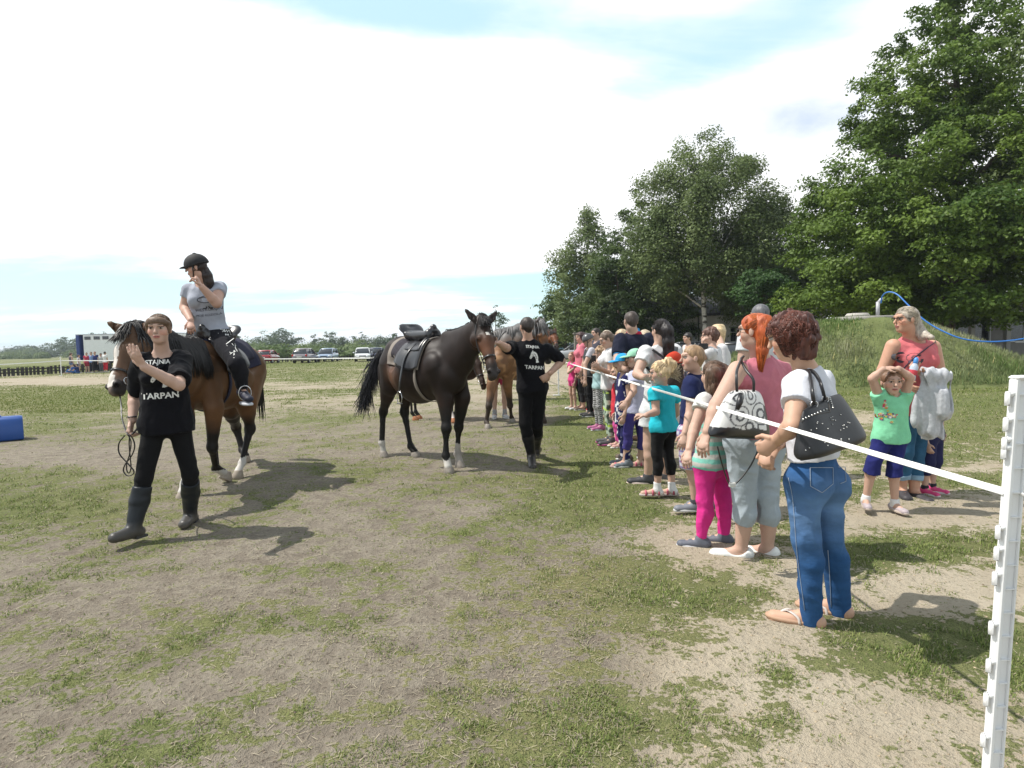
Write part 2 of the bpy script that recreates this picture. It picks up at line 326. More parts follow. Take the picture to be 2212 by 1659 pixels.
def ground():
    t = np.linspace(-1, 1, 760); x = 4.2 * np.sinh(t * 6.6); ty = np.linspace(-.35, 1, 760); y = 4.2 * np.sinh(ty * 6.9) + 1.
    X, Y = np.meshgrid(x, y, indexing='ij'); g, dr, s = cover(X, Y); Z = relief(X, Y) - .012 * (1 - g) * 0
    V = np.stack([X, Y, Z], -1).reshape(-1, 3); n = len(y); i, j = np.meshgrid(np.arange(len(x) - 1), np.arange(n - 1), indexing='ij')
    a = (i * n + j).ravel(); Fc = np.stack([a, a + n, a + n + 1, a + 1], 1)
    m = bpy.data.materials.new('ground_soil_and_grass'); m.use_nodes = True; N = m.node_tree.nodes; L = m.node_tree.links; b = N['Principled BSDF']; b.inputs['Roughness'].default_value = .95; b.inputs['Specular IOR Level'].default_value = .15
    at = N.new('ShaderNodeAttribute'); at.attribute_name = 'Col'; sp = N.new('ShaderNodeSeparateColor'); L.new(at.outputs['Color'], sp.inputs[0]); tc = N.new('ShaderNodeTexCoord')
    def noise(s, d, r=.6): n_ = N.new('ShaderNodeTexNoise'); n_.inputs['Scale'].default_value = s; n_.inputs['Detail'].default_value = d; n_.inputs['Roughness'].default_value = r; L.new(tc.outputs['Object'], n_.inputs['Vector']); return n_.outputs['Fac']
    def mixc(f, a_, b_):
        q = N.new('ShaderNodeMix'); q.data_type = 'RGBA'
        for k, z in ((0, f), (6, a_), (7, b_)):
            if isinstance(z, (tuple, float)): q.inputs[k].default_value = z if isinstance(z, float) else (*z, 1)
            else: L.new(z, q.inputs[k])
        return q.outputs[2]
    def mr(i_, a0, a1, b0=0., b1=1.): q = N.new('ShaderNodeMapRange'); q.inputs['From Min'].default_value = a0; q.inputs['From Max'].default_value = a1; q.inputs['To Min'].default_value = b0; q.inputs['To Max'].default_value = b1; L.new(i_, q.inputs[0]); return q.outputs[0]
    def ma(op, a_, b_): q = N.new('ShaderNodeMath'); q.operation = op; [L.new(z, q.inputs[k]) if not isinstance(z, float) else setattr(q.inputs[k], 'default_value', z) for k, z in enumerate((a_, b_))]; return q.outputs[0]
    hf, mf, lf, vf = noise(38, 6), noise(7.5, 6, .68), noise(1.3, 5), noise(190, 3)
    dirt = mixc(mr(lf, .35, .65), (.195, .163, .128), (.262, .226, .180)); dirt = mixc(mr(mf, .42, .62), dirt, (.33, .29, .23)); dirt = mixc(mr(hf, .57, .68), dirt, (.11, .088, .066))
    sand = mixc(mr(lf, .35, .65), (.41, .345, .255), (.50, .435, .335)); sand = mixc(mr(hf, .58, .78), sand, (.27, .21, .15))
    soil = mixc(sp.outputs[2], dirt, sand)
    green = mixc(mr(mf, .35, .65), (.105, .135, .040), (.225, .235, .10)); dry = mixc(mr(hf, .35, .65), (.24, .20, .10), (.33, .28, .15)); gr = mixc(ma('MULTIPLY', sp.outputs[1], mr(hf, .35, .6)), green, dry); gr = mixc(mr(vf, .50, .66), gr, (.045, .058, .02))
    lim = ma('ADD', ma('MULTIPLY', hf, 1.6), ma('SUBTRACT', ma('MULTIPLY', mf, 2.6), 1.6)); k = ma('SUBTRACT', ma('ADD', ma('MULTIPLY', sp.outputs[0], .80), lim), .86); fac = mr(k, -.03, .10)
    L.new(mixc(fac, soil, gr), b.inputs['Base Color'])
    h = ma('ADD', ma('MULTIPLY', hf, .6), ma('ADD', ma('MULTIPLY', mf, 1.8), ma('MULTIPLY', vf, .3))); bu = N.new('ShaderNodeBump'); bu.inputs['Strength'].default_value = .9; bu.inputs['Distance'].default_value = .045; L.new(h, bu.inputs['Height']); L.new(bu.outputs[0], b.inputs['Normal'])
    o = rawmesh('ground', V, Fc, m, None, np.stack([g.ravel(), dr.ravel(), s.ravel()], 1)); tag(o, kind='structure')
ground()
# ------------------------------------------------------------------ grass, straws, clods near the camera
M_blade = mat('grass_blade', attr=True, rough=.7, spec=.25, var=.1, vscale=3, trans=.25)
def fan(n, y0, y1, half=.95):                                       # random points over the part of the ground in view
    y = y0 * (y1 / y0) ** rng.random(n) ; x = (rng.random(n) * 2 - 1) * half * y; return x, y
def blades():
    n = 900000; x, y = fan(n, 1.45, 16.); g, dr, s = cover(x, y)
    cl = vn2(x, y, 8.5, 71, 3); pr = np.clip((g - .36) * 1.1 + (cl - .55) * 4.6, 0, 1); keep = rng.random(n) < pr * np.where(y < 9, 1, .8) * .85
    x, y, g, dr, s = [q[keep] for q in (x, y, g, dr, s)]; n = len(x); z = relief(x, y)
    L_ = (.010 + .022 * rng.random(n)) * (1 + .15 * np.clip(y - 3, 0, 8) / 4) * (.7 + .6 * g); w = .0014 * (1 + .30 * np.clip(y - 2, 0, 12)) * (.7 + .6 * rng.random(n))
    a = rng.random(n) * 6.283; le = .3 + 1.1 * rng.random(n); b = a + 1.57
    d = np.stack([np.cos(a) * np.sin(le), np.sin(a) * np.sin(le), np.cos(le)], -1); sd = np.stack([np.cos(b), np.sin(b), 0 * b], -1) * w[:, None]
    p = np.stack([x, y, z - .003], -1); mid = p + d * (L_ * .55)[:, None]; tip = p + d * L_[:, None] - np.array([0, 0, 1]) * (L_ * .22 * np.sin(le))[:, None]
    V = np.stack([p - sd, p + sd, mid + sd, mid - sd, tip], 1).reshape(-1, 3); i = np.arange(n) * 5
    q = np.stack([i, i + 1, i + 2, i + 3], 1); tq = np.stack([i + 3, i + 2, i + 4, i + 4], 1)
    tri = np.stack([i + 3, i + 2, i + 4], 1)
    c1 = np.array([.085, .140, .030]); c2 = np.array([.27, .30, .10]); c3 = np.array([.35, .315, .20]); m = rng.random(n)[:, None]; col = c1 * (1 - m) + c2 * m
    dm = (rng.random(n) < (dr * .6 + .08))[:, None]; col = np.where(dm, c3 * (.7 + .5 * m), col); col = np.repeat(col, 5, 0)
    faces = [tuple(f) for f in q[:0]]
    me_f = np.vstack([np.stack([i, i + 1, i + 2], 1), np.stack([i, i + 2, i + 3], 1), tri])
    o = rawmesh('grass', V, me_f, M_blade, None, col, smooth=False); tag(o, 'short patchy grass and clover growing on the sandy paddock soil', 'grass', kind='stuff')
blades()
def straws():
    n = 42000; x, y = fan(n, 1.4, 10.); g, dr, s = cover(x, y); keep = rng.random(n) < (.15 + dr * .8) * (1 - .75 * s); x, y = x[keep], y[keep]; n = len(x); z = relief(x, y)
    a = rng.random(n) * 6.283; L_ = .012 + .035 * rng.random(n) ** 2; w = .0008 * (1 + .35 * (y - 1)); d = np.stack([np.cos(a), np.sin(a), .12 * rng.random(n)], -1); sd = np.stack([-np.sin(a), np.cos(a), 0 * a], -1) * w[:, None]
    p = np.stack([x, y, z + .004], -1); t = p + d * L_[:, None]; V = np.stack([p - sd, p + sd, t + sd, t - sd], 1).reshape(-1, 3); i = np.arange(n) * 4
    m = rng.random(n)[:, None]; col = np.repeat(np.array([.36, .315, .23]) * (.6 + .8 * m), 4, 0)
    o = rawmesh('straw', V, np.stack([i, i + 1, i + 2, i + 3], 1), M_blade, None, col, smooth=False); tag(o, 'dry straw scraps lying scattered over the bare soil', 'straw', kind='stuff')
    n = 9000; x, y = fan(n, 1.4, 9.); z = relief(x, y); r = (.0022 + .0055 * rng.random(n) ** 3) * (.8 + .15 * y); o8 = np.array([(1, 0, 0), (-1, 0, 0), (0, 1, 0), (0, -1, 0), (0, 0, 1), (0, 0, -1)], float)
    V = (np.stack([x, y, z], -1)[:, None] + o8[None] * r[:, None, None] * (.6 + .8 * rng.random((n, 6, 1))) * np.array([1, 1, .6])).reshape(-1, 3); i = (np.arange(n) * 6)[:, None]
    f = np.array([(0, 2, 4), (2, 1, 4), (1, 3, 4), (3, 0, 4), (2, 0, 5), (1, 2, 5), (3, 1, 5), (0, 3, 5)]); Fc = (i[:, None] + f[None]).reshape(-1, 3)
    g, dr, s = cover(x, y); col = np.repeat(np.array([.21, .17, .13]) * (1 - s[:, None]) + np.array([.36, .29, .2]) * s[:, None], 6, 0) * np.repeat(.6 + .7 * rng.random((n, 1)), 6, 0)
    o = rawmesh('soil_crumbs', V, Fc, mat('soil_crumb', attr=True, rough=.95, spec=.1), None, col, smooth=True); tag(o, 'crumbs of trodden soil and small stones on the paddock', 'soil', kind='stuff')
straws()
def far_tufts():                                                    # coarse grass further out and at the foot of the fences
    n = 170000; x, y = fan(n, 15, 80., .95); g, dr, s = cover(x, y); keep = rng.random(n) < np.clip((g - .35) * 1.8, 0, 1); x, y, g, dr = [q[keep] for q in (x, y, g, dr)]; n = len(x); z = relief(x, y)
    h = .015 + .035 * rng.random(n) + .0004 * y; w = .008 + .010 * rng.random(n) + y * .0004; a = rng.random(n) * 3.14; sd = np.stack([np.cos(a), np.sin(a), 0 * a], -1) * w[:, None]
    p = np.stack([x, y, z - .01], -1); V = np.stack([p - sd, p + sd, p + np.stack([.3 * w, 0 * w, h], -1)], 1).reshape(-1, 3); i = np.arange(n) * 3
    m = rng.random(n)[:, None]; col = (np.array([.13, .18, .045]) * (1 - m) + np.array([.22, .26, .07]) * m) * (1 - dr[:, None] * .3) + np.array([.3, .25, .12]) * dr[:, None] * .3; col = np.repeat(col, 3, 0)
    o = rawmesh('meadow_grass', V, np.stack([i, i + 1, i + 2], 1), M_blade, None, col, smooth=False); tag(o, 'low green grass of the far paddock', 'grass', kind='stuff')
far_tufts()
# ================================================================== TREES
M_leaf = mat('leaves', attr=True, rough=.55, spec=.3, var=.12, vscale=.8, trans=.36)
M_bark = mat('bark_brown', (.085, .065, .05), .95, bump=.6, bscale=9, var=.3, vscale=4, stretch=(1, 1, .25), bdist=.05)
def birch_bark():
    m = mat('bark_birch', (.50, .49, .46), .85, bump=.3, bscale=12, var=.15, vscale=5); N = m.node_tree.nodes; L = m.node_tree.links
    tc = N.new('ShaderNodeTexCoord'); mp = N.new('ShaderNodeMapping'); mp.inputs['Scale'].default_value = (1.4, 1.4, 3.6); L.new(tc.outputs['Object'], mp.inputs[0]); n = N.new('ShaderNodeTexNoise'); n.inputs['Scale'].default_value = 1.6; n.inputs['Detail'].default_value = 5; L.new(mp.outputs[0], n.inputs['Vector'])
    r = N.new('ShaderNodeMapRange'); r.inputs['From Min'].default_value = .50; r.inputs['From Max'].default_value = .60; L.new(n.outputs['Fac'], r.inputs[0]); mx = N.new('ShaderNodeMix'); mx.data_type = 'RGBA'; L.new(r.outputs[0], mx.inputs[0])
    b = N['Principled BSDF']; src = b.inputs['Base Color'].links[0].from_socket; L.new(src, mx.inputs[6]); mx.inputs[7].default_value = (.05, .045, .04, 1); L.new(mx.outputs[2], b.inputs['Base Color']); return m
M_birch = birch_bark()
def leaf_quads(c, nrmv, size, col, r_):
    n = len(c); t = r_.normal(size=(n, 3)); t -= nrmv * (t * nrmv).sum(1, keepdims=True); t /= np.linalg.norm(t, axis=1, keepdims=True) + 1e-9; b = np.cross(nrmv, t)
    s = (size * (.6 + .8 * r_.random(n)))[:, None]; V = np.stack([c - t * s, c + b * s * .55, c + t * s, c - b * s * .55], 1).reshape(-1, 3); i = np.arange(n) * 4
    return V, np.stack([i, i + 1, i + 2, i + 3], 1), np.repeat(col, 4, 0)
def tree(name, label, base, prof, leaf=.09, n=20000, clump=1.0, nclump=120, col=((.035, .065, .014), (.075, .115, .024)), trunk=.3, bark=None, droop=0., limbs=14, fork=None, group=None, cat='tree', seed=1, inner=.25, lean=(0, 0), squash=(1, 1), flat=.6):
    """prof: list of (z, radius) of the crown; clumps of leaves sit on boughs inside that outline"""
    r_ = np.random.default_rng(seed); base = np.array([base[0], base[1], base[2] if len(base) > 2 else 0.], float); z0, z1 = prof[0][0], prof[-1][0]; zs = [p[0] for p in prof]; rs = [p[1] for p in prof]
    t = thing(name, label, cat, base, group)
    zc = r_.random(nclump * 4) * (z1 - z0) + z0; w = np.interp(zc, zs, rs); zc = zc[r_.random(len(zc)) < (w / max(rs)) ** 1.3][:nclump]; nc = len(zc)
    rr = np.interp(zc, zs, rs); th = r_.random(nc) * 6.283 + np.arange(nc) * 2.399; rad = rr * np.where(r_.random(nc) < inner, .25 + .4 * r_.random(nc), .68 + .36 * r_.random(nc)); rad = np.maximum(rad - clump * .3, 0)
    cc = np.stack([base[0] + lean[0] * (zc - z0) + rad * np.cos(th) * squash[0], base[1] + lean[1] * (zc - z0) + rad * np.sin(th) * squash[1], base[2] + zc], -1); cs = clump * (.55 + .75 * r_.random(nc)) * (.55 + .45 * rr / max(rs))
    per = np.maximum((n * cs ** 2 / (cs ** 2).sum()).astype(int), 8); ci = np.repeat(np.arange(nc), per); m = len(ci)
    d = r_.normal(size=(m, 3)); d /= np.linalg.norm(d, axis=1, keepdims=True); d[:, 2] = np.where(d[:, 2] < -.25, -d[:, 2] * .6, d[:, 2])
    rad2 = cs[ci] * (.45 + .62 * r_.random(m) ** .6); out = np.stack([np.cos(th), np.sin(th), 0 * th], -1)[ci]
    # each clump is itself a handful of sprays
    ns = 7; sprd = r_.normal(size=(nc, ns, 3)); sprd /= np.linalg.norm(sprd, axis=2, keepdims=True); sprd[:, :, 2] *= .6; si = r_.integers(0, ns, m)
    ctr = cc[ci] + sprd[ci, si] * (cs[ci] * .62)[:, None]
    pos = ctr + d * (rad2 * .55)[:, None] * np.array([1, 1, flat]) + out * (cs[ci] * .12 * r_.random(m))[:, None]
    if droop: pos[:, 2] -= droop * r_.random(m) ** 2 * cs[ci] * 1.6
    nv = d * .6 + np.array([0, 0, .55]) + out * .35 + r_.normal(size=(m, 3)) * .45; nv /= np.linalg.norm(nv, axis=1, keepdims=True)
    k = (np.clip(vn(cc, .5, seed) * .6 + r_.random(nc) * .5 - .05, 0, 1))[ci][:, None] * .75 + .25 * r_.random((m, 1)); c = np.array(col[0]) * (1 - k) + np.array(col[1]) * k
    V, Fc, cl = leaf_quads(pos, nv, leaf, c, r_); rawmesh('crown', V, Fc, M_leaf, t, cl, smooth=False)
    mb = MB(); top = base + np.array([lean[0] * (z1 - z0) * .8, lean[1] * (z1 - z0) * .8, z0 + (z1 - z0) * .82]); bend = r_.normal(size=2) * trunk * .7
    zf = fork if fork else (z1 - z0) * .8 + z0
    pts = [base + np.array([bend[0] * math.sin(q * 3), bend[1] * math.sin(q * 2.3), 0]) * 1.0 + (top - base) * q for q in np.linspace(0, 1, 9)]; pts[0] = base - np.array([0, 0, .2])
    mb.tube(pts, [trunk * (1.25 if i == 0 else 1 - .85 * (i / 8)) for i in range(9)], 10)
    for j in r_.choice(nc, min(limbs, nc), replace=False):
        e = cc[j]; zz = max(min(e[2] - base[2] - np.hypot(*(e[:2] - base[:2])) * .55, zf), z0 * .55 + .3); q = zz / (top[2] - base[2]); q = min(max(q, .08), .95); s = pts[0] + (top - pts[0]) * q; k_ = int(q * 8); s = np.asarray(pts[k_]) * (1 - (q * 8 - k_)) + np.asarray(pts[min(k_ + 1, 8)]) * (q * 8 - k_)
        a = trunk * (1 - .8 * q) * .45; mid = (s + e) / 2 + np.array([0, 0, .12 * np.linalg.norm(e - s)]) + r_.normal(size=3) * .15; mb.tube(curve([s, mid, e], 4), list(np.linspace(a, .02, 9)), 6)
    mb.build('trunk', bark or M_bark, t, smooth=True); return t
def at(u, Y): p = P(u, 740, Y); return (p[0], Y)
def hz(v, u, Y): return P(u, v, Y)[2]
DK = ((.035, .070, .015), (.095, .145, .03)); LM = ((.040, .088, .013), (.18, .26, .038)); BR = ((.085, .130, .040), (.19, .24, .085)); DG = ((.016, .034, .010), (.055, .090, .02))
M_darkbark = M_bark
tree('lime_tree', 'tall dense lime tree filling the right edge, behind the weedy mound', at(2035, 30), [(2.0, 5.2), (3.2, 7.0), (6.5, 7.2), (9, 6.4), (11, 5.0), (14, 3.8), (16.5, 2.6), (18.3, 1.5), (19.6, .4)], .088, 250000, .95, 820, LM, .40, inner=.42, limbs=24, flat=.85, seed=3)
tree('birch_tree', 'big airy birch with a forked white trunk in front of the low white building', at(1527, 42), [(4.6, 3.6), (6, 5.0), (8, 5.4), (11, 5.0), (13, 4.0), (14.4, 2.7), (15.6, 1.0)], .085, 110000, 1.05, 330, BR, .21, M_birch, .75, 22, fork=5.2, seed=8, inner=.15, flat=.85, squash=(1.02, .8))
tree('birch_tree', 'smaller birch between the big birch and the lime tree', at(1655, 43), [(3.0, 2.6), (5, 3.8), (8, 3.4), (10.0, 2.4), (11.6, .8)], .09, 42000, 1.1, 130, BR, .16, M_birch, .8, 12, seed=12, flat=.85)
tree('hornbeam_tree', 'dark pointed tree left of the big birch', at(1385, 47), [(1.2, 4.2), (4, 4.5), (7, 3.8), (9.5, 2.6), (12, 1.3), (13.8, .5)], .095, 52000, 1.0, 220, DK, .28, limbs=12, seed=15)
tree('birch_tree', 'drooping grey-green birch standing leftmost in the row of trees', at(1262, 52), [(2.2, 2.9), (5, 3.3), (8, 3.0), (10.5, 2.0), (12.9, .7)], .115, 30000, 1.2, 100, BR, .17, M_birch, .9, 12, seed=19, flat=.9, lean=(.05, 0))
tree('maple_tree', 'dark round tree low at the left end of the tree row', at(1225, 58), [(.8, 3.0), (3, 3.4), (5, 2.6), (6.6, 1.0)], .13, 15000, 1.1, 60, DK, .2, limbs=8, seed=23)
tree('maple_tree', 'dark leafy tree shading the left corner of the white building', at(1335, 44), [(.8, 2.6), (3, 3.2), (5.2, 2.6), (7, 1.0)], .11, 16000, 1.0, 66, DG, .2, limbs=8, seed=27)
tree('young_maple_tree', 'bright green low tree in front of the white building, right of the birch trunk', at(1650, 37), [(2.9, 1.4), (3.6, 2.2), (4.8, 2.0), (6.0, .8)], .085, 9500, .75, 50, ((.03, .075, .018), (.07, .14, .035)), .1, limbs=8, seed=31)
tree('birch_tree', 'hanging birch foliage at the top right edge of the picture', at(2262, 25), [(5.5, 1.6), (8, 2.3), (11, 2.4), (13, 1.6), (15, .6)], .075, 12000, .85, 60, BR, .18, M_birch, 1.0, 12, seed=35, flat=.9)
for k, (u, Y, h, r0) in enumerate(((1460, 58, 11.5, 4.6), (1600, 58, 12, 4.5), (1750, 56, 12.5, 4.6), (1870, 52, 13, 4.6), (1990, 50, 13, 4.6), (2130, 46, 13, 4.6), (2260, 44, 13, 4.5), (1800, 40, 7.5, 3.2), (1905, 38, 7.2, 3.0))):
    tree('woodland_tree', ['dark tree behind the roof of the white building, left of the birch trunk', 'dark tree behind the building, right of the birch trunk', 'dark tree behind the smaller birch', 'dark tree in the gap left of the lime tree', 'dark tree directly behind the lime tree', 'dark tree behind the right half of the lime tree', 'dark tree behind the frame edge of the lime tree', 'low leafy tree behind the left slope of the mound', 'low leafy tree behind the concrete well ring'][k], at(u, Y), [(.6, r0 * .85), (h * .3, r0), (h * .6, r0 * .8), (h * .85, r0 * .45), (h, .6)], .15, 9000 if k < 7 else 8000, 1.5 if k < 7 else 1.1, 60, DG, .3, limbs=6, group='dark trees behind the buildings', seed=50 + k)
# far tree line, each tree its own crown
FARC = ((.050, .085, .040), (.085, .125, .055))
far = [(22, 330, 6, 6), (60, 340, 7, 8), (110, 300, 9, 8), (140, 290, 11, 6), (160, 280, 11, 6), (178, 270, 10.5, 6), (198, 265, 12, 6), (222, 262, 12, 6), (512, 150, 6.2, 2.2), (568, 200, 9, 5), (592, 190, 8.5, 4), (612, 180, 8.5, 4.5), (632, 185, 7.5, 3.5), (681, 210, 7.5, 2.5), (712, 190, 8.5, 3.6), (742, 200, 6.5, 3), (765, 210, 6.6, 3.5), (783, 205, 8, 4), (808, 205, 6.8, 4), (828, 200, 6.5, 4), (850, 200, 7, 4), (1112, 170, 4.5, 3.), (1200, 120, 4.3, 2.5), (1218, 110, 4.8, 2.5)]
for k, (u, Y, h, r0) in enumerate(far):
    h *= .86
    x, y = at(u, Y)
    where = 'left of the white trailer' if u < 300 else 'behind the parked cars' if u < 900 else 'right of the man in black'
    n_ = ['first', 'second', 'third', 'fourth', 'fifth', 'sixth', 'seventh', 'eighth', 'ninth', 'tenth', 'eleventh', 'twelfth', 'thirteenth', 'fourteenth', 'fifteenth'][sum(1 for q in far[:k] if (q[0] < 300) == (u < 300) and (q[0] > 900) == (u > 900))]
    size = 'tall' if h > 8.4 else 'middling' if h > 6.6 else 'low'
    tree('distant_tree', f'{size} distant tree {where}, {n_} from the left', (x, y), [(.4, r0 * .7), (h * .35, r0), (h * .7, r0 * .75), (h, r0 * .15)], .22 * Y / 200, 2400, r0 * .42, 30, FARC, .25, limbs=3, group='trees on the horizon ' + where, seed=90 + k)
tree('lone_tree', 'lone open-crowned tree on the horizon between the two dark horses heads', at(1073, 95), [(1.0, 2.2), (3, 2.6), (5, 1.9), (7.2, 1.0), (8.4, .3)], .13, 3000, .85, 40, ((.05, .085, .04), (.085, .125, .06)), .14, limbs=10, seed=140)
def bushes(name, label, items, leaf, n, col, seed):
    r_ = np.random.default_rng(seed); cs = []; ww = []
    for (u0, u1, Y, h) in items:
        x0, x1 = at(u0, Y)[0], at(u1, Y)[0]; m = max(int((x1 - x0) / (h * .8)), 2)
        for x in np.linspace(x0, x1, m): cs.append((x + r_.normal() * h * .3, Y + r_.normal() * h * 1.5, 0, h * (.55 + .6 * r_.random()))); 
    cs = np.array(cs); ci = r_.integers(0, len(cs), n); d = r_.normal(size=(n, 3)); d /= np.linalg.norm(d, axis=1, keepdims=True); d[:, 2] = np.abs(d[:, 2]); s = cs[ci, 3][:, None] * (.75 + .3 * r_.random((n, 1)))
    pos = cs[ci, :3] + d * s * np.array([1.1, 1.1, 1.]); nv = d + r_.normal(size=(n, 3)) * .4 + [0, 0, .4]; nv /= np.linalg.norm(nv, axis=1, keepdims=True); k = (r_.random(len(cs))[ci] * .7 + .3 * r_.random(n))[:, None]
    c = np.array(col[0]) * (1 - k) + np.array(col[1]) * k; V, Fc, cl = leaf_quads(pos, nv, leaf, c, r_); o = rawmesh(name, V, Fc, M_leaf, None, cl, smooth=False); tag(o, label, 'shrubs', kind='stuff')
bushes('scrub', 'mass of scrub and low willows behind the stake fence and the cars', [(-60, 250, 230, 3.2), (-300, 100, 330, 6), (400, 900, 150, 3.4), (450, 900, 110, 2.3), (380, 900, 230, 6.), (850, 1240, 190, 3.6), (420, 700, 95, 2.0), (720, 900, 90, 1.5)], .26, 60000, ((.075, .125, .035), (.15, .20, .06)), 5)
bushes('far_wood', 'far-off wood that closes the horizon', [(-700, 2900, 700, 13), (-500, 600, 480, 8), (1180, 1400, 260, 8)], 1.8, 14000, ((.045, .075, .045), (.07, .10, .06)), 6)
# ================================================================== MOUND with well ring
MC = P(1872, 720, 19.5)[0]
def mound_h(x, y):
    a = ((x - MC) / np.where(x > MC, 4.0, 4.4)) ** 2 + ((y - 20.2) / 2.9) ** 2; h = 2.10 * np.exp(-np.abs(a) ** 1.25 * .95); h += .55 * np.exp(-((x - MC - 5.2) / 3.0) ** 2 - ((y - 20.5) / 2.2) ** 2); h = h - .22; return np.clip(h, -.15, 1.78) * 1.12
def mound():
    x = np.linspace(MC - 11, MC + 14, 200); y = np.linspace(13.5, 27.5, 130); X, Y = np.meshgrid(x, y, indexing='ij'); Z = mound_h(X, Y); Z = Z + (vn2(X, Y, 1.3, 3, 3) - .5) * .34 * np.clip(Z, 0, 1) - .05 * (Z < 0)
    n = len(y); i, j = np.meshgrid(np.arange(len(x) - 1), np.arange(n - 1), indexing='ij'); a = (i * n + j).ravel(); m = mat('mound_soil', (.13, .15, .06), .95, bump=.8, bscale=6, var=.35, vscale=1.5, bdist=.08, spec=.1)
    tag(rawmesh('mound', np.stack([X, Y, Z], -1).reshape(-1, 3), np.stack([a, a + n, a + n + 1, a + 1], 1), m), kind='structure')
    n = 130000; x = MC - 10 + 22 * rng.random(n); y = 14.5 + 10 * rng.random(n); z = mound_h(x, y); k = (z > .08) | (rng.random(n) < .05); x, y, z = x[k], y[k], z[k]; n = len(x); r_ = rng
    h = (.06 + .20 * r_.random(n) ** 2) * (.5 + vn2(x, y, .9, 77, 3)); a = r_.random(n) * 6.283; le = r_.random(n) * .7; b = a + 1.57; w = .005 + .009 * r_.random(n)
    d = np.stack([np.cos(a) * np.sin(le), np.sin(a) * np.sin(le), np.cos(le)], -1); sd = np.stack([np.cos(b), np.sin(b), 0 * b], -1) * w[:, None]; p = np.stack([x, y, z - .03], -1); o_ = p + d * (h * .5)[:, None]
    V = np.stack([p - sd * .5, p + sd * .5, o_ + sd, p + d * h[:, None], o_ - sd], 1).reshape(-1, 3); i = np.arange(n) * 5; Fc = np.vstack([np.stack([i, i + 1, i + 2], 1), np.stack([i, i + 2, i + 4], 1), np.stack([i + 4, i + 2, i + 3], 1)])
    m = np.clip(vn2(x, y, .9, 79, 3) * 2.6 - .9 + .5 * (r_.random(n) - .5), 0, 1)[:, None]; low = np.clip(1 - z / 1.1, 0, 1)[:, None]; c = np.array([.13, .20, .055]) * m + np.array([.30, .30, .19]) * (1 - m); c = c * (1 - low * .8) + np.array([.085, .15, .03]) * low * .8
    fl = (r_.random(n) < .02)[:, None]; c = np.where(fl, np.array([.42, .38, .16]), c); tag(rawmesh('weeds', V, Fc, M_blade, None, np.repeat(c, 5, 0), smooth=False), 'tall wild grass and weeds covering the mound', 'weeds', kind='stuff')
mound()
M_conc = mat('concrete', (.30, .285, .26), .9, bump=.4, bscale=14, var=.22, vscale=3, bdist=.02)
WR = P(1878, 690, 19.9); zt = hz(684, 1880, 19.9)
t = thing('well_ring', 'round concrete well ring with a lid on top of the mound', 'well', (WR[0], 20.2, zt - .5))
MB().lathe((WR[0] + .05, 20.2, zt - .55), [(.90, 0), (.92, .02), (.92, .40), (.90, .42)], 40).build('lower_ring', M_conc, t, True)
MB().lathe((WR[0] + .05, 20.2, zt - .125), [(.96, 0), (.97, .015), (.97, .12), (.95, .135)], 40).build('upper_ring', M_conc, t, True)
q = MB().lathe((WR[0] - .28, 20.1, zt + .012), [(.30, 0), (.36, .02), (.36, .06), (.33, .075), (.33, .10), (.30, .115)], 32).build('lid', mat('lid_concrete', (.42, .40, .36), .85, var=.15, vscale=8), t, True)
pp = P(1896, 680, 19.75); pt = P(1897, 652, 19.75)
t = thing('water_pipe', 'grey standpipe with an elbow rising from the concrete ring', 'pipe', (pp[0], 19.75, zt))
MB().tube([(pp[0], 19.75, zt + .01), (pp[0], 19.75, pt[2])], .055, 14).build('upright', mat('grey_pvc', (.42, .42, .44), .45), t, True)
MB().tube([(pp[0] + .02, 19.75, pt[2] - .04), (pp[0] + .10, 19.75, pt[2] + .08), (pp[0] + .15, 19.72, pt[2] + .10)], [.062, .05, .045], 12).build('elbow', mat('grey_pvc'), t, True)
hose = curve([P(u, v, Y) for u, v, Y in ((1903, 655, 19.7), (1906, 640, 19.6), (1918, 631, 19.3), (1938, 636, 19.), (1965, 662, 18.6), (2000, 694, 18.2), (2040, 717, 17.8), (2080, 732, 17.5), (2130, 738, 17.3), (2180, 736, 17.1), (2230, 728, 17.), (2300, 712, 17.))], 8)
tag(MB().tube(hose, .022, 8).build('hose', mat('blue_hose', (.03, .16, .50), .4), None, True), 'thin blue hose sagging from the standpipe to the right edge', 'hose')
# ================================================================== BUILDINGS
M_wall = mat('old_white_plaster', (.62, .61, .58), .9, bump=.2, bscale=5, var=.22, vscale=1.2, stretch=(1, 1, .4)); M_roofdark = mat('dark_eternit_roof', (.045, .045, .05), .85, var=.2, vscale=2)
M_glass = mat('window_glass', (.02, .025, .03), .08, spec=.8, var=.3, vscale=2); M_frame = mat('white_window_frame', (.62, .62, .60), .6)
def window(par, x, y, z, w, h, my=0.):
    f = MB(); d = .05
    for cx, cz, ww, hh in ((x - w / 2, z, .06, h), (x + w / 2, z, .06, h), (x, z - h / 2, w + .06, .06), (x, z + h / 2, w + .06, .06), (x, z, .05, h - .07), (x - w / 4, z + h * .2, w / 2 - .06, .04), (x + w / 4, z + h * .2, w / 2 - .06, .04)): f.box((cx, y - .03, cz), (ww, .06, hh))
    o = f.build('window', M_frame, par); MB().box((x, y - .012, z), (w - .05, .02, h - .05)).build('pane', M_glass, o); return o
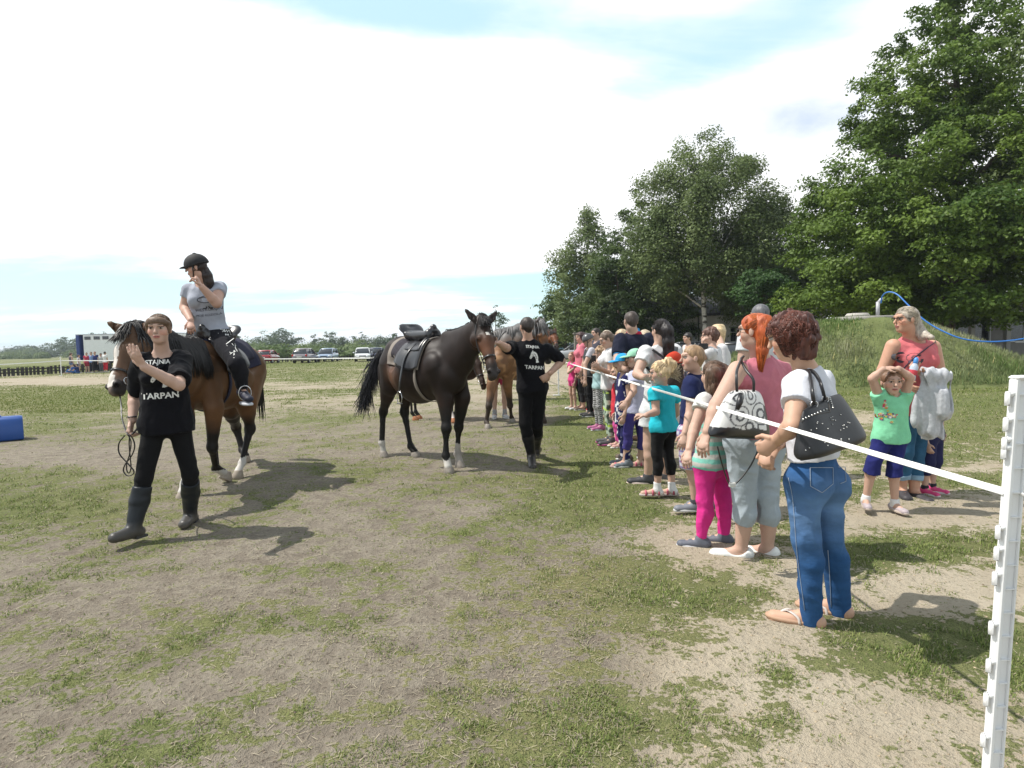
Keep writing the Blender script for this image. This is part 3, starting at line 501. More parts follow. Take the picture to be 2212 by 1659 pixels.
def low_building():
    Y = 46.; x0, x1 = P(1438, 740, Y)[0], P(1700, 740, Y)[0]; t = thing('low_building', 'long low white building with dark eaves behind the birch', 'building', ((x0 + x1) / 2, Y, 0)); zt = 3.35
    MB().box(((x0 + x1) / 2, Y + 3.5, zt / 2 - .1), (x1 - x0 + 6, 7, zt + .2)).build('wall', M_wall, t)
    MB().box(((x0 + x1) / 2, Y - .01, .3), (x1 - x0 + 6.02, .06, .62)).build('plinth', mat('grey_plinth', (.22, .21, .2), .9, var=.2), t)
    X0, X1 = x0 - 3.5, x1 + 3.5
    MB().add([(X0, Y - .6, zt), (X1, Y - .6, zt), (X1, Y + 3.5, zt + 1.5), (X0, Y + 3.5, zt + 1.5), (X1, Y + 7.6, zt), (X0, Y + 7.6, zt), (X0, Y - .6, zt + .14), (X1, Y - .6, zt + .14), (X1, Y + 3.5, zt + 1.66), (X0, Y + 3.5, zt + 1.66), (X1, Y + 7.6, zt + .14), (X0, Y + 7.6, zt + .14)],
             [(0, 1, 2, 3), (3, 2, 4, 5), (6, 9, 8, 7), (9, 11, 10, 8), (0, 6, 7, 1), (5, 4, 10, 11), (1, 7, 8, 2), (2, 8, 10, 4), (0, 3, 9, 6), (3, 5, 11, 9)]).build('roof', M_roofdark, t)
    for u in (1462, 1490, 1590, 1617, 1650, 1680, 1710): window(t, P(u, 740, Y)[0], Y, 1.75, .95, 1.5)
    MB().tube([(P(1508, 740, Y)[0], Y - .12, .1), (P(1508, 740, Y)[0], Y - .12, zt), (P(1508, 740, Y)[0], Y - .5, zt + .05)], .05, 8).build('downpipe', mat('dark_zinc', (.09, .09, .10), .6, metal=.4), t, True)
    # glazed porch
    px = P(1582, 740, Y)[0]; 
low_building()
def right_building():
    Y = 34.; x0 = P(2040, 740, Y)[0]; x1 = x0 + 12; t = thing('shaded_building', 'dark shaded building with a big window under the lime tree at the right edge', 'building', ((x0 + x1) / 2, Y, 0)); m = mat('grey_wall', (.20, .19, .18), .9, var=.2, vscale=2)
    MB().box(((x0 + x1) / 2, Y + 3, 1.7), (x1 - x0, 6, 3.5)).build('wall', m, t); MB().box(((x0 + x1) / 2, Y + 2.5, 3.62), (x1 - x0 + 1, 7.6, .3)).build('roof', M_roofdark, t)
    window(t, P(2095, 740, Y)[0], Y, 1.9, 2.2, 1.7); window(t, P(2210, 740, Y)[0], Y, 1.9, 2.2, 1.7)
    for u in (2075, 2150): x = P(u, 740, Y)[0]; MB().box((x, Y - .8, 1.7), (.22, .22, 3.4)).build('pillar', mat('pale_pillar', (.33, .32, .30), .9), t)
    MB().box(((x0 + x1) / 2 + 1, Y - 3.0, 1.05), (11, .06, .07)).build('rail', mat('white_rail', (.6, .6, .6), .6), t)
right_building()
# ================================================================== TRAILER, FENCE, TAPE
def trailer():
    Y = 58.; x0 = P(165, 760, Y)[0]; ztop = P(200, 723, Y)[2]; L_ = 9.5; W_ = 2.5; t = thing('horse_trailer', 'big white box trailer with small high windows and a blue corner', 'trailer', (x0 + L_ / 2, Y + W_ / 2, 0)); z0 = .75
    MB().box((x0 + L_ / 2 + .35, Y + W_ / 2, (z0 + ztop) / 2), (L_ - .7, W_, ztop - z0), bev=.04).build('body', mat('trailer_white', (.78, .80, .82), .4, var=.05), t)
    MB().box((x0 + .17, Y + W_ / 2, (z0 + ztop) / 2), (.34, W_ + .04, ztop - z0 + .02), bev=.04).build('corner_panel', mat('trailer_blue', (.02, .05, .22), .4), t)
    MB().box((x0 + L_ / 2, Y + W_ / 2, ztop + .03), (L_, W_ + .03, .06)).build('roof', mat('trailer_trim', (.45, .48, .55), .5), t)
    for u in (191, 211, 230, 252, 274): x = P(u, 760, Y)[0]; MB().box((x, Y - .01, ztop - .32), (.58, .05, .30)).build('window', M_glass, t)
    for x in (x0 + 1.6, x0 + 2.7, x0 + 7.6): 
        w = MB().lathe((0, 0, 0), [(.3, -.14), (.44, -.14), (.48, -.08), (.48, .08), (.44, .14), (.3, .14)], 24, np.array([[1, 0, 0], [0, 0, 1], [0, 1, 0]])); w.V = [(a + x, b + Y + .2, c + .48) for a, b, c in w.V]; w.build('wheel', mat('tyre', (.02, .02, .02), .8), t, True)
    MB().box((x0 + L_ / 2, Y + W_ / 2, .62), (L_ - .4, 1.2, .25)).build('chassis', mat('chassis_black', (.03, .03, .03), .7), t)
trailer()
def stake_fence():
    pts = [P(-80, 760, 39.5), P(100, 760, 45), P(260, 760, 51), P(400, 760, 59), P(560, 760, 70), P(830, 760, 76), P(930, 760, 78)]; t = thing('stake_fence', 'long low fence of dark upright stakes across the far side of the field', 'fence', (pts[0][0], pts[0][1], 0)); mb = MB(); r_ = random.Random(4); rl = MB(); cnt = 0
    m = mat('black_stakes', (.030, .028, .025), .9, var=.3, vscale=1)
    for a, b in zip(pts[:-1], pts[1:]):
        a, b = a.copy(), b.copy(); a[2] = b[2] = 0; L_ = np.linalg.norm(b - a); n = int(L_ / .31); d = (b - a) / L_; M = np.array([[d[0], -d[1], 0], [d[1], d[0], 0], [0, 0, 1]])
        for k in range(n):
            p = a + d * (k * .31 + r_.uniform(-.05, .05)); h = r_.uniform(.50, .66); u_ = proj(p)[0]; one = u_ > 0 and cnt < 100; q_ = MB() if one else mb; q_.box((p[0], p[1], h / 2), (r_.uniform(.10, .19), .10, h), M)
            if one: cnt += 1; q_.build('stake', m, t)
        for z in (.22, .44): rl.box(((a + b) / 2 + [0, 0, z]) + np.array([M[0][1], M[1][1], 0]) * .09, (L_, .04, .09), M)
    tag(mb.build('stakes', m, t), kind='stuff'); rl.build('rail', m, t)
stake_fence()
M_post = mat('white_plastic', (.80, .80, .80), .45, var=.04, vscale=9, bump=.1, bscale=30, bdist=.003); M_tape = mat('white_tape', (.78, .78, .76), .7, var=.12, vscale=60, stretch=(.1, 1, 4))
def near_post():
    Yp = 1.50; lo = P(2139, 1700, Yp); top = P(2203, 817, Yp); dx = (top[0] - lo[0]) / (top[2] - lo[2]); b = lo - np.array([dx, 0, 1]) * lo[2]; zt = top[2]; t = thing('fence_post', 'tall white plastic tape post with lugs at the right edge, nearest the camera', 'fence post', b, 'white tape fence posts')
    X = lambda z: b[0] + dx * z; y = b[1]; M = np.array([[1, 0, dx], [0, 1, 0], [0, 0, 1]])
    def bx(mb, x, yy, z, d, bev=.002): mb.box((X(z) + x, y + yy, z), d, M, bev)
    web = MB(); bx(web, .004, 0, zt / 2, (.032, .006, zt)); bx(web, -.012, 0, zt / 2, (.014, .026, zt), .004); bx(web, .021, 0, zt / 2 - .01, (.005, .022, zt - .02))
    for z in np.arange(.06, zt - .02, .062): bx(web, .006, -.006, z, (.024, .010, .0025), 0)
    web.build('shaft', M_post, t)
    for k, z in enumerate((zt - .05, zt - .115, zt - .165, 1.155, .95, .895, .83, .70, .60, .51, .40, .30)):
        lg = MB(); bx(lg, -.020, -.002, z + .012, (.022, .018, .016), .005); bx(lg, -.029, -.002, z, (.009, .016, .036), .004); lg.build('lug', M_post, t, True)
    cp = MB(); bx(cp, .004, 0, zt + .002, (.046, .032, .010), .004); cp.build('cap', M_post, t)
near_post()
def far_post(u, vb, vt, label, foot=True):
    g = G(u, vb); z = P(u, vt, g[1])[2]; t = thing('fence_post', label, 'fence post', (g[0], g[1], 0), 'white tape fence posts'); w = .02 + .0009 * g[1]
    MB().box((g[0], g[1], z / 2), (w, .025, z), bev=.006).build('shaft', M_post, t); MB().box((g[0] - .06, g[1], .02), (.20, .03, .03), bev=.006).build('foot_step', M_post, t)
    lg = MB(); [lg.box((g[0] - w / 2 - .008, g[1] - .01, zz), (.016, .03, .035)) for zz in np.arange(.25, z, .2)]; lg.build('lugs', M_post, t); return g, z
g1, z1 = far_post(1207, 855, 771, 'thin white tape post on the grass beside the man in the black shirt')
g2, z2 = far_post(133, 812, 771, 'thin white tape post at the far left in front of the sitting children')
TA = P(2170, 1062, 1.50); TB = np.array([g1[0], g1[1], P(1209, 777, g1[1])[2]])
def tape(name, label, pts, w, sag=0., seg=20, tw=0.):
    out = []
    for a, b in zip(pts[:-1], pts[1:]):
        for q in np.linspace(0, 1, seg, endpoint=False): p = lerp(a, b, q); p[2] -= sag * 4 * q * (1 - q); out.append(p)
    out.append(np.asarray(pts[-1])); V = []; n = len(out)
    for i, p in enumerate(out):
        d = nrm(out[min(i + 1, n - 1)] - out[max(i - 1, 0)]); s = nrm(np.cross(d, (0, 0, 1))); a = .25 + tw * math.sin(i * .37) ; up = np.array([0, 0, 1]) * math.cos(a) + s * math.sin(a); th = np.cross(up, d) * .0012
        for k in np.linspace(-.5, .5, 5): V.append(p + up * w * k + th * (1 + 1.5 * math.cos(k * 12)))
        for k in np.linspace(.5, -.5, 5): V.append(p + up * w * k - th)
    Fc = []
    for i in range(n - 1):
        for j in range(10): k = (j + 1) % 10; Fc.append((i * 10 + j, i * 10 + k, (i + 1) * 10 + k, (i + 1) * 10 + j))
    return tag(rawmesh(name, V, Fc, M_tape, None, None, True), label, 'fence tape')
PC = P(1128, 768, 30.); PR = P(2400, 1120, 1.22)
tape('fence_tape', 'white electric fence tape running past the crowd to the near post', [TA, TB], .019, .012, 60, .5)
tape('fence_tape', 'short piece of white tape leaving the near post to the right', [TA + np.array([.035, 0, -.005]), PR], .008, .0, 10)
tape('fence_tape', 'white tape across the far side of the paddock in front of the parked cars', [TB, PC, np.array([P(500, 776, 37)[0], 37, .93]), np.array([g2[0], g2[1], P(133, 779, g2[1])[2]]), np.array([P(-60, 788, 37)[0], 37, P(-60, 790, 37)[2]])], .055, .03, 16, .2)
# pallet stub posts, pole by the cars
gp = P(1253, 760, 40); t = thing('gate_post', 'old square stone gate post beside the parked cars, under the trees', 'post', (gp[0], 40, 0)); zt = P(1253, 722, 40)[2]
MB().box((gp[0], 40, zt / 2), (.75, .5, zt), bev=.03).build('pillar', mat('grey_stone', (.16, .15, .13), .95, var=.3, bump=.5), t); MB().box((gp[0], 40, zt + .05), (.9, .62, .10), bev=.02).build('cap', mat('grey_stone'), t)
# blue jump block, left edge
g = G(25, 948); bx0 = G(52, 950); Yb = bx0[1]; t = thing('jump_block', 'blue plastic horse-jump block lying at the left edge', 'block', (bx0[0] - .8, Yb + .2, 0)); hb = P(40, 900, Yb)[2]
mb = MB(); L_ = 1.75
prof = [(0, .03), (.02, 0), (.46, 0), (.48, .03), (.42, hb - .05), (.36, hb), (.12, hb), (.06, hb - .05)]
rt_ = lambda x, y, z: (bx0[0] + (x - bx0[0]) * .78 - (y - Yb) * .63, Yb + (x - bx0[0]) * .63 + (y - Yb) * .78, z); mb.loft([[rt_(x, Yb + a, max(b * s, .004)) for a, b in prof] for x, s in ((bx0[0] - L_, 1), (bx0[0] - .06, 1), (bx0[0] - .01, .985), (bx0[0], .95))]); mb.build('body', mat('blue_plastic', (.012, .065, .27), .45, var=.15, vscale=2, bump=.15, bscale=4), t, True)
mb = MB(); [mb.box(rt_(bx0[0] - q, Yb + .24, hb + .012), (.14, .10, .03), np.array([[.78, -.63, 0], [.63, .78, 0], [0, 0, 1]]), bev=.01) for q in (.35, .8, 1.25)]; mb.build('handle', mat('blue_plastic'), t)
g = G(-22, 900); t = thing('jump_block', 'green end of a second block behind the blue one at the left edge', 'block', (g[0] - .3, g[1], 0)); hz_ = P(0, 882, g[1])[2]
MB().loft([[(g[0] - .7, g[1] + .15 + a, b) for a, b in ((-.2, .01), (.2, .01), (.12, .5), (-.12, .5))], [(g[0] - .08, g[1] + .15 + a, b) for a, b in ((-.2, .01), (.2, .01), (.12, .28), (-.12, .28))]]).build('body', mat('green_plastic', (.01, .16, .13), .5), t)
# ================================================================== CARS
def car(label, u, vb, Y, yaw, paint, L_=4.1, W_=1.68, H=1.45, group='cars parked along the far side of the field', wagon=False):
    x = P(u, 760, Y)[0]; t = thing('parked_car', label, 'car', (x, Y, 0), group); cy, sy = math.cos(R(yaw)), math.sin(R(yaw)); M = np.array([[cy, -sy, 0], [sy, cy, 0], [0, 0, 1]])
    pm = mat('paint_' + '_'.join(f'{int(c*100)}' for c in paint), paint, .25, coat=.6, var=.02); tr = mat('car_trim', (.02, .02, .022), .5); gl = mat('car_glass', (.035, .04, .045), .06, spec=.9)
    w = lambda p: np.array([x, Y, 0]) + M @ np.asarray(p, float); h = L_ / 2      # +x is the front
    st = [(-h, .42, .78, .86), (-h + .10, .30, .92, .95), (-h + .5, .26, .98, 1.), (-.6, .22, .98, 1.), (.5, .22, .96, 1.), (h - .9, .26, .90, .98), (h - .25, .30, .78, .92), (h, .40, .62, .80)]
    rings = []
    for (a, zb, zt_, s) in st:
        q = W_ / 2 * s; rings.append([w((a, yy, zz)) for yy, zz in ((-q * .9, zb), (-q, zb + .12), (-q, zt_ - .18), (-q * .93, zt_ - .03), (-q * .6, zt_), (q * .6, zt_), (q * .93, zt_ - .03), (q, zt_ - .18), (q, zb + .12), (q * .9, zb))])
    MB().loft(rings).build('body', pm, t, True)
    b0, b1 = (-h + .12, -h + .35) if wagon else (-h + .20, -h + .55); cab = [(b0, .90, .88), (b1, H - .06, .74), (b1 + .5, H, .74), (.35, H - .02, .74), (.55, H - .1, .76), (1.25, .93, .88)]
    rings = [[w((a, yy * W_ / 2 * s, zz)) for yy, zz in ((-1.06, .90), (-1, max(z - .06, .91)), (-.86, z + .005), (.86, z + .005), (1, max(z - .06, .91)), (1.06, .90))] for a, z, s in cab]; MB().loft(rings).build('greenhouse', gl, t, True)
    rings = [[w((a, yy * W_ / 2 * .75, zz)) for yy, zz in ((-1.02, z - .05), (-.86, z + .03), (.86, z + .03), (1.02, z - .05))] for a, z in ((b1 - .05, H - .07), (b1 + .5, H), (.35, H - .02), (.50, H - .07))]; MB().loft(rings).build('roof', pm, t, True)
    mb = MB()
    for s in (-1, 1):
        for a in ((b0, .93, b1, H - .05), (-.35, .93, -.30, H - .02), (1.22, .93, .5, H - .08)): mb.tube([w((a[0], s * W_ / 2 * .895, a[1])), w((a[2], s * W_ / 2 * .775, a[3]))], .035, 6)
    mb.build('pillars', pm, t, True)
    for fx in (-h + .75, h - .8):
        for s in (-1, 1):
            Mw = M @ np.array([[1, 0, 0], [0, 0, s], [0, 1, 0]]); o = MB().lathe(w((fx, s * (W_ / 2 - .10), .31)), [(.17, .09), (.27, .11), (.31, .08), (.31, -.09), (.2, -.1)], 20, Mw).build('wheel', mat('tyre', (.02, .02, .02), .8), t, True)
            MB().lathe(w((fx, s * (W_ / 2 - .10), .31)), [(.02, .115), (.16, .10), (.18, .112), (.18, .09)], 14, Mw).build('rim', mat('alloy', (.5, .5, .52), .35, metal=.7), o, True)
    for s in (-1, 1):
        MB().box(w((h - .10, s * W_ * .36, .66)), (.16, .30, .15), M, .03).build('headlight', mat('lamp_glass', (.75, .77, .8), .1, spec=.9), t, True); MB().box(w((-h + .06, s * W_ * .41, .80)), (.12, .18, .22), M, .03).build('tail_light', mat('tail_red', (.45, .01, .01), .2), t, True)
        MB().box(w((.75, s * (W_ / 2 + .10), .98)), (.10, .18, .13), M, .03).build('wing_mirror', pm, t, True)
    MB().box(w((h - .06, 0, .44)), (.14, W_ * .86, .20), M, .04).build('front_bumper', tr, t); MB().box(w((-h + .05, 0, .46)), (.14, W_ * .88, .20), M, .04).build('rear_bumper', tr, t)
    MB().box(w((h + .01, 0, .62)), (.04, W_ * .42, .11), M).build('grille', tr, t); pl = mat('number_plate', (.75, .75, .72), .5)
    MB().box(w((h + .03, 0, .46)), (.03, .50, .11), M).build('number_plate', pl, t); MB().box(w((-h - .03, 0, .66)), (.03, .50, .11), M).build('number_plate', pl, t); return t
car('red hatchback seen from behind, leftmost of the parked cars', 578, 0, 66, 97, (.28, .012, .02), H=1.42)
car('grey silver hatchback seen from behind, second of the parked cars', 659, 0, 64, 92, (.20, .18, .20), H=1.52)
car('light blue hatchback facing the field beside the grey one', 708, 0, 68, -86, (.22, .30, .42), H=1.5)
car('white car facing the field, rightmost of the front row', 784, 0, 65, -78, (.68, .70, .72), H=1.48)
car('dark blue car half hidden behind the dark horse, beside the white car', 812, 0, 66, -84, (.02, .03, .08), H=1.45)
car('silver estate car parked under the trees behind the girl in pink', 1250, 0, 50, 172, (.42, .44, .48), L_=4.4, H=1.48, group='cars parked under the trees', wagon=True)
car('dark blue-green car beyond the silver estate car', 1211, 0, 75, 175, (.03, .07, .09), H=1.4, group='cars parked under the trees')
car('black car in front of the white building, its bonnet behind the dark-haired woman', 1480, 0, 30, 178, (.01, .01, .012), H=1.42, group='cars parked by the white building')
car('black hatchback with a red tail light beside the white building', 1587, 0, 27, 60, (.012, .012, .014), H=1.38, group='cars parked by the white building')
# ================================================================== PEOPLE
UP = np.array([0, 0, 1.])
M_skin = mat('skin', attr=True, rough=.55, spec=.35, var=.05, vscale=25, sss=.06, bump=.05, bscale=120, bdist=.002)
M_cloth = mat('cloth', attr=True, rough=.9, spec=.15, var=.09, vscale=16, bump=.55, bscale=20, bdist=.014, sheen=.03)
M_denim = mat('denim', attr=True, rough=.9, spec=.2, var=.20, vscale=9, bump=.55, bscale=14, bdist=.014, stretch=(1, 1, 1.6))
M_hair = mat('hair', attr=True, rough=.50, spec=.45, var=.35, vscale=45, bump=.8, bscale=70, bdist=.006, stretch=(1, 1, .22))
M_leather = mat('black_leather', (.012, .012, .014), .38, spec=.6, var=.2, vscale=8, bump=.2, bscale=40, bdist=.003)
M_boot = mat('boot_leather', attr=True, rough=.42, spec=.32, var=.3, vscale=8, bump=.15, bscale=14, bdist=.006)
M_shoe = mat('shoe', attr=True, rough=.6, var=.12, vscale=18, bump=.2, bscale=60, bdist=.002); M_sole = mat('rubber_sole', attr=True, rough=.7, var=.08)
M_white = mat('white_print', (.72, .72, .70), .8, var=.05); M_dark = mat('dark_print', (.04, .04, .05), .8, var=.05)
SKIN = (.50, .325, .25); SKT = (.42, .235, .155)
def frame(f, roll=0., pitch=0.):
    f = nrm([f[0], f[1], 0]); r = np.array([f[1], -f[0], 0]); u = UP.copy(); cp, sp_ = math.cos(R(pitch)), math.sin(R(pitch)); f, u = f * cp + u * sp_, u * cp - f * sp_
    c, s = math.cos(R(roll)), math.sin(R(roll)); r, u = r * c - u * s, u * c + r * s; return f, r, u
def headprims(c, hs, fr, k=.02):
    f, r, u = fr; M = np.array([f, r, u]); h = hs; p = lambda a, b, d: c + f * a * h + r * b * h + u * d * h
    L_ = [E(p(-.04, 0, .12), np.array([.42, .345, .375]) * h, k, M), E(p(.10, 0, -.18), np.array([.29, .265, .31]) * h, .03, M), E(p(.23, 0, -.40), np.array([.10, .13, .09]) * h, .03, M)]
    for s in (-1, 1): L_ += [E(p(.41, s * .155, .045), np.array([.07, .085, .06]) * h, .012, M, True), E(p(.20, s * .20, -.10), np.array([.13, .10, .12]) * h, .02, M), E(p(.345, s * .155, .045), np.array([.05, .055, .045]) * h, .004, M), E(p(-.02, s * .355, -.02), np.array([.075, .035, .13]) * h, .008, M)]
    L_ += [C(p(.40, 0, .06), p(.475, 0, -.10), .028 * h, .05 * h, .012), E(p(.385, 0, -.235), np.array([.045, .095, .03]) * h, .008, M), E(p(.375, 0, -.285), np.array([.045, .08, .028]) * h, .006, M), E(p(.37, 0, .14), np.array([.06, .24, .045]) * h, .02, M)]
    return L_
def facecol(V, c, hs, fr, base, brow, lip=(.45, .17, .15)):
    f, r, u = fr; q = (V - c) / hs; a, b, d = q @ f, q @ r, q @ u; col = np.tile(np.array(base), (len(V), 1)); m = (a > .18) & (np.abs(d) < .6) & (np.abs(b) < .4)
    ch = m & (np.abs(np.abs(b) - .2) < .1) & (np.abs(d + .12) < .09); col[ch] *= (1.05, .88, .86)
    ba = np.abs(np.abs(b) - .155); e = m & (ba < .065) & (np.abs(d - .045) < .026); col[e] = (.42, .38, .35); col[m & (ba < .03) & (np.abs(d - .045) < .034)] = (.05, .03, .025); col[m & (ba < .085) & (np.abs(d - .082) < .013)] = (.06, .035, .03)
    col[m & (ba < .095) & (np.abs(d - .158 - .012 * (np.abs(b) - .155) / .1) < .016)] = brow; col[m & (np.abs(b) < .105) & (np.abs(d + .26) < .042) & (a > .3)] = lip; col[m & (np.abs(b) < .085) & (np.abs(d + .26) < .007)] = (.12, .03, .03); col[m & (np.abs(np.abs(b) - .035) < .02) & (np.abs(d + .14) < .014) & (a > .38)] = np.array(base) * .35
    return col
def handprims(w, d, pn, s, curl=25, side=1, spread=.04, k=.006):
    """side: +1 when the thumb lies along cross(d, pn)"""
    d = nrm(d); pn = nrm(pn - d * (pn @ d)); t = np.cross(d, pn) * side; L_ = [C(w - d * .06 * s, w + d * .42 * s, .15 * s, .20 * s, .012, pn, .45)]
    ln = (.40, .46, .43, .34); ca, sa = math.cos(R(curl)), math.sin(R(curl)); c2, s2 = math.cos(R(curl * 2.1)), math.sin(R(curl * 2.1))
    for i in range(4):
        o = (.165 - .11 * i) * s; b = w + d * .42 * s + t * o; dd = nrm(d + t * spread * (1.5 - i) * 1.5); m = b + (dd * ca + pn * sa) * ln[i] * s * .52; e = m + (dd * c2 + pn * s2) * ln[i] * s * .5
        L_ += [C(b, m, .062 * s, .055 * s, k), C(m, e, .055 * s, .042 * s, k)]
    b = w + d * .10 * s + t * .14 * s; m = b + nrm(d * .7 + t * .65 + pn * .35) * .22 * s; e = m + nrm(d * .9 + t * .25 + pn * .4) * .20 * s; return L_ + [C(b, m, .075 * s, .062 * s, k), C(m, e, .06 * s, .05 * s, k)]
def V3(q): return P(*q) if isinstance(q, tuple) else np.asarray(q, float)
class Fig:
    def __init__(s, label, u, vf, vt, yaw, uh=None, w=1., J=None, skin=SKIN, hyaw=None, hp=0., hr=0., fem=False, base=None, H=None, lean=0., res=.011, detail=1, spread=1., cat='person', group=None, handL=None, handR=None, footL=None, footR=None, brow=(.20, .12, .08), hs=None, z0=0., sit=False, ground=True, lip=(.45, .17, .15)):
        b = G(u, vf) if base is None else np.asarray(base, float); s.b = b; Y = b[1]; s.H = H or P(uh or u, vt, Y)[2]; H = s.H; s.Y = Y; s.w = w; s.det = detail; s.res = res; s.fem = fem; s.skin = skin
        s.F = np.array([math.cos(R(yaw)), math.sin(R(yaw)), 0]); s.Rt = np.array([s.F[1], -s.F[0], 0]); s.root = thing('person', label, cat, b if ground else (b[0], b[1], 0), group)
        hs = hs or .146 + .043 * H; s.hs = hs; top = P(uh or u, vt, Y) if uh else b + UP * H; sh = (top - b) / H; sh[2] = 0; s.sh = sh
        pt = lambda f, r, z: b + s.F * (f + lean * max(z - .5 * H, 0)) + s.Rt * r + UP * z + sh * z
        aw = .100 if H > 1.5 else .095; sz = H - hs - .055 * H; J0 = {}
        J0['hd'] = pt(.01 * H, 0, H - hs * .5); J0['nk'] = pt(-.012 * H, 0, sz + .012 * H)
        for n_, g in (('L', -1), ('R', 1)):
            J0['s' + n_] = pt(-.01 * H, g * aw * H * (.96 + .06 * w), sz); J0['e' + n_] = pt(-.02 * H, g * (aw + .028) * H * w ** .5, sz - .172 * H); J0['w' + n_] = pt(.03 * H, g * (aw + .036) * H * w ** .5, sz - .315 * H)
            J0['h' + n_] = pt(0, g * .052 * H * w ** .5, .505 * H); J0['k' + n_] = pt(.012 * H, g * .058 * H * spread, .275 * H); J0['a' + n_] = pt(-.01 * H, g * .062 * H * spread, .045 * H)
        hyaw = yaw if hyaw is None else hyaw
        for k_, q in (J or {}).items(): J0[k_] = V3(q)
        s.J = J0; s.fr = frame((math.cos(R(hyaw)), math.sin(R(hyaw))), hr, hp); s.hips = (J0['hL'] + J0['hR']) / 2; s.tu = nrm(J0['nk'] - s.hips); s.tr = nrm(J0['sR'] - J0['sL']); s.tf = nrm(np.cross(s.tu, s.tr)); s.feet = {'L': footL, 'R': footR}; s.hands = {'L': handL, 'R': handR}; s.brow = brow; s.lip = lip; s.yaw = yaw
        s.body()
    def torso(s, inf=0.):
        H, w, J = s.H, s.w, s.J; hc, nk, n = s.hips, s.J['nk'], s.tf; pr = nrm(J['hR'] - J['hL']); L_ = nk - hc; wa = hc + L_ * .34; ch = hc + L_ * .72
        hw = w * (1.0 if s.fem else .94)
        q = [C(J['hL'] + UP * .01 * H, J['hR'] + UP * .01 * H, .060 * H * hw + inf, .060 * H * hw + inf, .04, n, .98), C(hc + L_ * .05, wa, .085 * H * hw + inf, .076 * H * w + inf, .05, n, .76), C(wa, ch, .076 * H * w + inf, .089 * H * w ** .7 + inf, .05, n, .74), C(J['sL'] - s.tu * .018 * H + s.tr * .025 * H, J['sR'] - s.tu * .018 * H - s.tr * .025 * H, .041 * H + inf, .041 * H + inf, .05, n, .9), C(ch, nk - s.tu * .02 * H, .07 * H + inf, .04 * H + inf, .05, n, .8)]
        for g in (-1, 1): q.append(E(J['h' + ('R' if g > 0 else 'L')] - s.F * .020 * H + s.tr * g * .0 - UP * .010 * H, np.array([.047, .047, .058]) * H * w + inf, .03))
        if s.fem:
            for g in (-1, 1): q.append(E(hc + L_ * .69 + s.tf * (.050 * H * w ** .5) + s.tr * g * .045 * H, np.array([.036, .036, .038]) * H * w ** .5 + inf, .03))
        return q
    def arm(s, n_, inf=0., t0=0., t1=2., flat=True):
        H, w, J = s.H, s.w ** .6, s.J; a, b, c = J['s' + n_], J['e' + n_], J['w' + n_]; r = [.034 * H * w + inf, .026 * H * w + inf, .0185 * H * w ** .5 + inf]; q = []
        if t1 <= 1: e = lerp(a, b, t1); q.append(C(a, e, r[0], r[0] * (1 - t1) + r[1] * t1 + .004 * (inf > 0), .02, flat=flat))
        else:
            q.append(C(a, b, r[0], r[1], .025)); m = lerp(b, c, .3); q.append(C(b, m, r[1], r[1] * .98 if inf == 0 else r[1], .015))
            e = lerp(b, c, t1 - 1); q.append(C(m, e, r[1] * .98, r[1] * (2 - t1) + r[2] * (t1 - 1), .015, flat=flat and t1 < 2))
        return q
    def leg(s, n_, inf=0., t1=2., flat=True, flare=0.):
        H, w, J = s.H, s.w, s.J; a, b, c = J['h' + n_], J['k' + n_], J['a' + n_]; r = [.051 * H * w + inf, .034 * H * w ** .8 + inf, .033 * H * w ** .8 + inf, .021 * H * w ** .5 + inf]
        bk = -nrm(s.F) * .010 * H; q = []
        if t1 <= 1: q.append(C(a, lerp(a, b, t1), r[0], r[0] * (1 - t1) + r[1] * t1 + flare, .03, flat=flat)); return q
        m = lerp(b, c, .32) + bk; q += [C(a, b, r[0], r[1], .03), C(b, m, r[1], r[2], .02)]
        t = t1 - 1
        if t > .32: e = lerp(b, c, t); q.append(C(m, e, r[2], r[2] + (r[3] - r[2]) * min((t - .32) / .68, 1) + flare, .02, flat=flat and t1 < 2.3))
        else: q[-1] = C(b, lerp(b, c, t), r[1], r[1] + flare, .02, flat=flat)
        return q
    def foot(s, n_):
        a = s.J['a' + n_]; t = s.feet[n_]
        if t is None: g = -1 if n_ == 'L' else 1; t = R(s.yaw - g * 9)
        elif isinstance(t, tuple): return a, V3(t[:3]) - a, True
        else: t = R(t)
        return a, np.array([math.cos(t), math.sin(t), 0]), False
    def footpts(s, n_):
        a, d, full = s.foot(n_); H = s.H; z = a[2] - .045 * H; L_ = .146 * H
        if full: tip = a + d; z = min(a[2], tip[2]) - .040 * H; d3 = nrm(d); dn = nrm(np.cross(np.cross(d3, UP), d3)) * -1.; heel = a - UP * 0 + dn * .02 * H; return a, a + nrm(-UP) * .018 * H - nrm([d[0], d[1], 0]) * .02 * H, tip, nrm([d[0], d[1], 0]), z
        return a, np.array([a[0], a[1], z + .024 * H]) - d * .022 * H, np.array([a[0], a[1], z + .017 * H]) + d * (L_ - .045 * H), d, z
